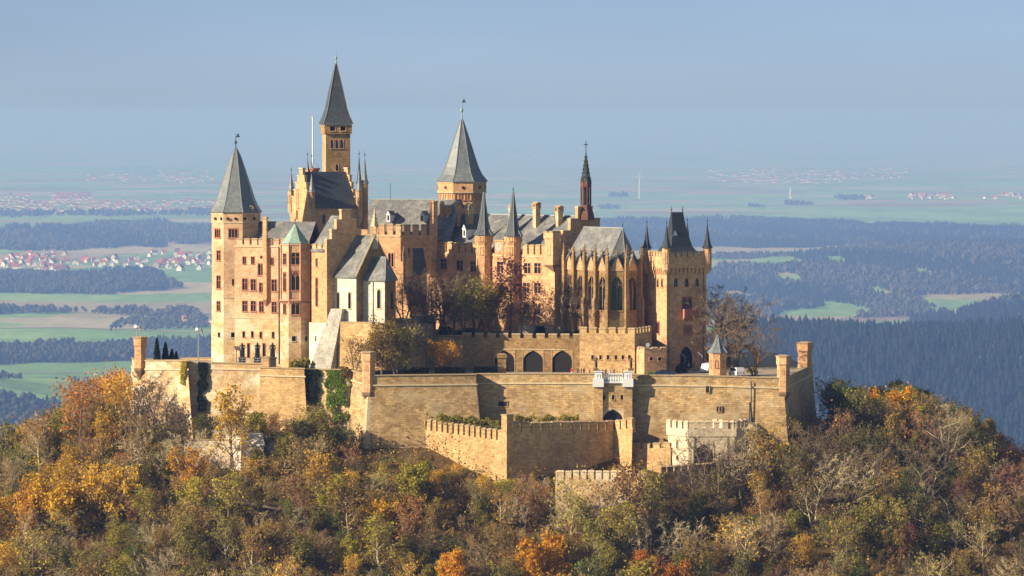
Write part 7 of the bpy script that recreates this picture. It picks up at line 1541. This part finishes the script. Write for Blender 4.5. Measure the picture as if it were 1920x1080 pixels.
for i, (a, b_) in enumerate(((1160, 368), (1430, 388), (1500, 384), (1600, 374), (1150, 391))): wood('copse', ('small copse near the tall wind turbine', 'dark copse left of the white farm on the plateau', 'copse beside the white farm on the plateau', 'copse beside the isolated farm roof on the plateau', 'round copse above the gothic chapel roof in the fields')[i], [(a - 22, b_ + 1.5), (a - 18, b_ - 1.5), (a + 20, b_ - 1.5), (a + 24, b_ + 1.5)], 24, 20, .1, 20 + i)

def lane(lab, pts, w):
    P = [Vector(gpt(*p)) for p in pts]; mb = MB()
    for i in range(len(P) - 1):
        for t in range(12):
            a, b_ = P[i].lerp(P[i + 1], t / 12), P[i].lerp(P[i + 1], (t + 1) / 12); mb.quad(*[(q[0], q[1] + o, float(height(q[0], q[1] + o)) + 1.2) for q, o in ((a, -w), (b_, -w), (b_, w), (a, w))])
    o = struct(mb.build('road', M_GRAVEL)); o['label'] = lab
lane('pale field road across the left valley', [(-60, 616), (120, 614), (260, 619), (410, 625)], 26)
lane('pale field track below the left wood', [(-60, 702), (150, 699), (330, 706)], 16)
# houses: walls with a child roof
MR = [plain('roof_red', (.36, .10, .055), .85, .2, .1), plain('roof_brown', (.20, .085, .055), .85, .2, .1), plain('roof_orange', (.42, .15, .07), .85, .2, .1), plain('roof_grey', (.12, .11, .11), .85, .2, .1)]; MWL = [plain('render_white', (.78, .76, .72), .9, .05, .1), plain('render_cream', (.66, .56, .40), .9, .05, .1)]
def house_meshes(L, Wd, H, rh):
    q = MB(); q.prism([(-L / 2, -Wd / 2, 0), (L / 2, -Wd / 2, 0), (L / 2, Wd / 2, 0), (-L / 2, Wd / 2, 0)], [(-L / 2, -Wd / 2, H), (L / 2, -Wd / 2, H), (L / 2, Wd / 2, H), (-L / 2, Wd / 2, H)])
    for s_ in (-1, 1): q.tri((s_ * L / 2, -Wd / 2, H), (s_ * L / 2, Wd / 2, H), (s_ * L / 2, 0, H + rh))
    w = q.mesh('house', MWL[0]); q = MB(); e = .6
    for s_ in (-1, 1): q.slab([(-L / 2 - e, s_ * (Wd / 2 + e), H - rh * e / (Wd / 2)), (L / 2 + e, s_ * (Wd / 2 + e), H - rh * e / (Wd / 2)), (L / 2 + e, 0, H + rh + .1), (-L / 2 - e, 0, H + rh + .1)], .3)
    return w, q.mesh('roof', MR[0])
HM = [house_meshes(14, 10, 6, 5.5), house_meshes(18, 11, 6.5, 6), house_meshes(11, 10, 6.5, 5.5), house_meshes(26, 14, 7, 7)]
def house(x, y, s_=1.0, big=False):
    wm, rm = HM[3 if big else random.choice((0, 0, 1, 2, 2))]; z = float(height(x, y)); o = place('village_house', wm, None, (x, y, z), random.uniform(-.5, .5) + random.choice((0, PI / 2, PI / 2))); o.scale = (s_,) * 3
    rf = bpy.data.objects.new('roof', rm); col.objects.link(rf); rf.parent = o; ri = random.choice((0, 0, 0, 1, 2, 2, 3)); wi = random.choice((0, 0, 0, 1))
    for q_, m in ((o, MWL[wi]), (rf, MR[ri])): q_.material_slots[0].link = 'OBJECT'; q_.material_slots[0].material = m
    return o, ('red', 'brown', 'orange-red', 'grey')[ri], ('white', 'cream')[wi], x, y
def village(regions, n, group, where, s_=1.0, sp_=17):
    got = []; tries = 0
    while len(got) < n and tries < 9000:
        tries += 1; p0, p1, y0, y1 = random.choice(regions); x, y = gpt(random.uniform(p0, p1), random.uniform(y0, y1))
        if any((x - g[3]) ** 2 + ((y - g[4]) * .45) ** 2 < (sp_ * s_) ** 2 for g in got): continue
        got.append(house(x, y, s_ * random.uniform(.85, 1.15), random.random() < .06))
    d = {}
    for g in got: d.setdefault((g[1], g[2]), []).append(g)
    for (rc, wc_), L in d.items():
        L.sort(key=lambda g: topix(g[3], g[4], 0)[0])
        for i, g in enumerate(L): tag(g[0], f'{wc_} house with {rc} roof {where}, {ordw(i + 1)} such from left' if len(L) > 1 else f'the only {wc_} house with {rc} roof {where}', 'house', group)
    return got
random.seed(21)
village([(-60, 60, 478, 505), (30, 130, 474, 508), (60, 125, 484, 512), (130, 270, 486, 502), (270, 398, 474, 496), (290, 398, 488, 508)], 150, 'houses of the valley village', 'in the left valley village', 1.75, 15)
village([(1700, 1925, 366, 374), (1620, 1640, 370, 373), (1705, 1780, 366, 373)], 48, 'houses on the plateau', 'in the right plateau row', 2.0, 20)
village([(345, 398, 598, 612)], 9, 'scattered houses by the tree belt', 'by the tree belt', 1.15, 14)
x, y = gpt(329, 489); r_ = thing('village_church', 'white church tower with small roof above the left village houses', 'church', (x, y, float(height(x, y)))); z = float(height(x, y)); q = MB(); q.box(x - 6, x + 6, y - 6, y + 6, z, z + 36); q.build('tower', MWL[0], r_); q = MB(); q.lathe(x, y, [(9, z + 36.01), (.3, z + 49)], 4, PI / 4); q.build('roof', MR[1], r_); q = MB(); q.box(x + 6.01, x + 24, y - 6, y + 6, z, z + 9); q.prism([(x + 6.01, y - 6.5, z + 9.01), (x + 24.5, y - 6.5, z + 9.01), (x + 24.5, y + 6.5, z + 9.01), (x + 6.01, y + 6.5, z + 9.01)], [(x + 6.01, y - .2, z + 17), (x + 24.5, y - .2, z + 17), (x + 24.5, y + .2, z + 17), (x + 6.01, y + .2, z + 17)], 1); q.build('nave', [MWL[0], MR[0]], r_)
def far_town(name, label, regions, n, seed, s_):
    r = np.random.default_rng(seed); q = MB()
    for i in range(n):
        p0, p1, y0, y1 = regions[i % len(regions)]; x, y = gpt(r.uniform(p0, p1), r.uniform(y0, y1)); z = float(height(x, y)); L, Wd, H = s_ * r.uniform(11, 24), s_ * r.uniform(9, 13), s_ * r.uniform(6, 9); mi = int(r.integers(0, 2)); q.box(x - L / 2, x + L / 2, y - Wd / 2, y + Wd / 2, z, z + H, mi); q.prism([(x - L / 2 - .5, y - Wd / 2 - .5, z + H + .01), (x + L / 2 + .5, y - Wd / 2 - .5, z + H + .01), (x + L / 2 + .5, y + Wd / 2 + .5, z + H + .01), (x - L / 2 - .5, y + Wd / 2 + .5, z + H + .01)], [(x - L / 2, y - .1, z + H * 1.8), (x + L / 2, y - .1, z + H * 1.8), (x + L / 2, y + .1, z + H * 1.8), (x - L / 2, y + .1, z + H * 1.8)], 2 + int(r.integers(0, 4)))
    o = q.build(name, MWL + MR); tag(o, label, 'town'); o['kind'] = 'stuff'
far_town('distant_town', 'hazy distant town spread over the plain at the far left', [(-80, 60, 366, 400), (40, 250, 378, 402), (230, 400, 376, 402), (100, 170, 364, 376)], 420, 3, 1.35)
far_town('distant_town', 'very faint distant town near the horizon right of centre', [(1330, 1460, 312, 340), (1510, 1700, 314, 336), (1380, 1580, 322, 344)], 200, 4, 1.45)
far_town('distant_town', 'faint far-off settlement above the left forest band', [(300, 400, 320, 345), (150, 390, 326, 340), (950, 1030, 286, 300)], 120, 5, 1.5)
def turbine(px, pyb, pyh, lab, a0):
    x, y = gpt(px, pyb); z = float(height(x, y)); k_ = (y + CAMD) / FPX; h = (pyb - pyh) * k_; r_ = thing('wind_turbine', lab, 'wind turbine', (x, y, z)); q = MB(); q.lathe(x, y, [(5.2, z), (3.8, z + h)], 8); q.build('tower', M_PAINT, r_); q = MB(); q.box(x - 2.6, x + 2.6, y - 7, y + 5, z + h + .02, z + h + 5); nac = q.build('nacelle', M_PAINT, r_)
    for i in range(3):
        a_ = a0 + i * 2 * PI / 3; q = MB(); L = h * .36; q.tube([(x, y - 8, z + h + 2.5), (x + L * .25 * math.sin(a_), y - 8, z + h + 2.5 + L * .25 * math.cos(a_)), (x + L * math.sin(a_), y - 8, z + h + 2.5 + L * math.cos(a_))], [1.4, 1.9, .4], 6); q.build('blade', M_PAINT, r_)
turbine(1199, 373, 330, 'tall white wind turbine on the plain right of the openwork spire', .2)
turbine(1482, 372, 355, 'small faint wind turbine standing on the plateau further right', .9)
x, y = gpt(1626, 373); o, *_ = house(x, y, 2.3, True); tag(o, 'isolated farm with a wide roof on the right plateau', 'house')
x, y = gpt(1485, 372); o, *_ = house(x, y, 1.9, False); tag(o, 'lone pale farmhouse under the small wind turbine on the plateau', 'house')

# ------------------------------------------------------------------ haze: the air of the whole valley
hz = MB(); hz.box(-70000, 70000, -3200, 95000, -620, 84); hm = bpy.data.materials.new('haze_air'); hm.use_nodes = True; hn = hm.node_tree; hn.nodes.clear()
pv = hn.nodes.new('ShaderNodeVolumePrincipled'); ho = hn.nodes.new('ShaderNodeOutputMaterial'); hn.links.new(pv.outputs[0], ho.inputs['Volume'])
pv.inputs['Color'].default_value = (.195, .325, .765, 1); pv.inputs['Absorption Color'].default_value = (.42, .4, .4, 1); pv.inputs['Density'].default_value = 0.65e-4; pv.inputs['Anisotropy'].default_value = 0.0
me = bpy.data.meshes.new('haze'); me.from_pydata(hz.v, [], hz.f[:4] + hz.f[4:]); me.materials.append(hm); o = bpy.data.objects.new('haze', me); col.objects.link(o); o['kind'] = 'stuff'; o['label'] = 'pale blue haze filling the air of the valley'; o['category'] = 'haze'
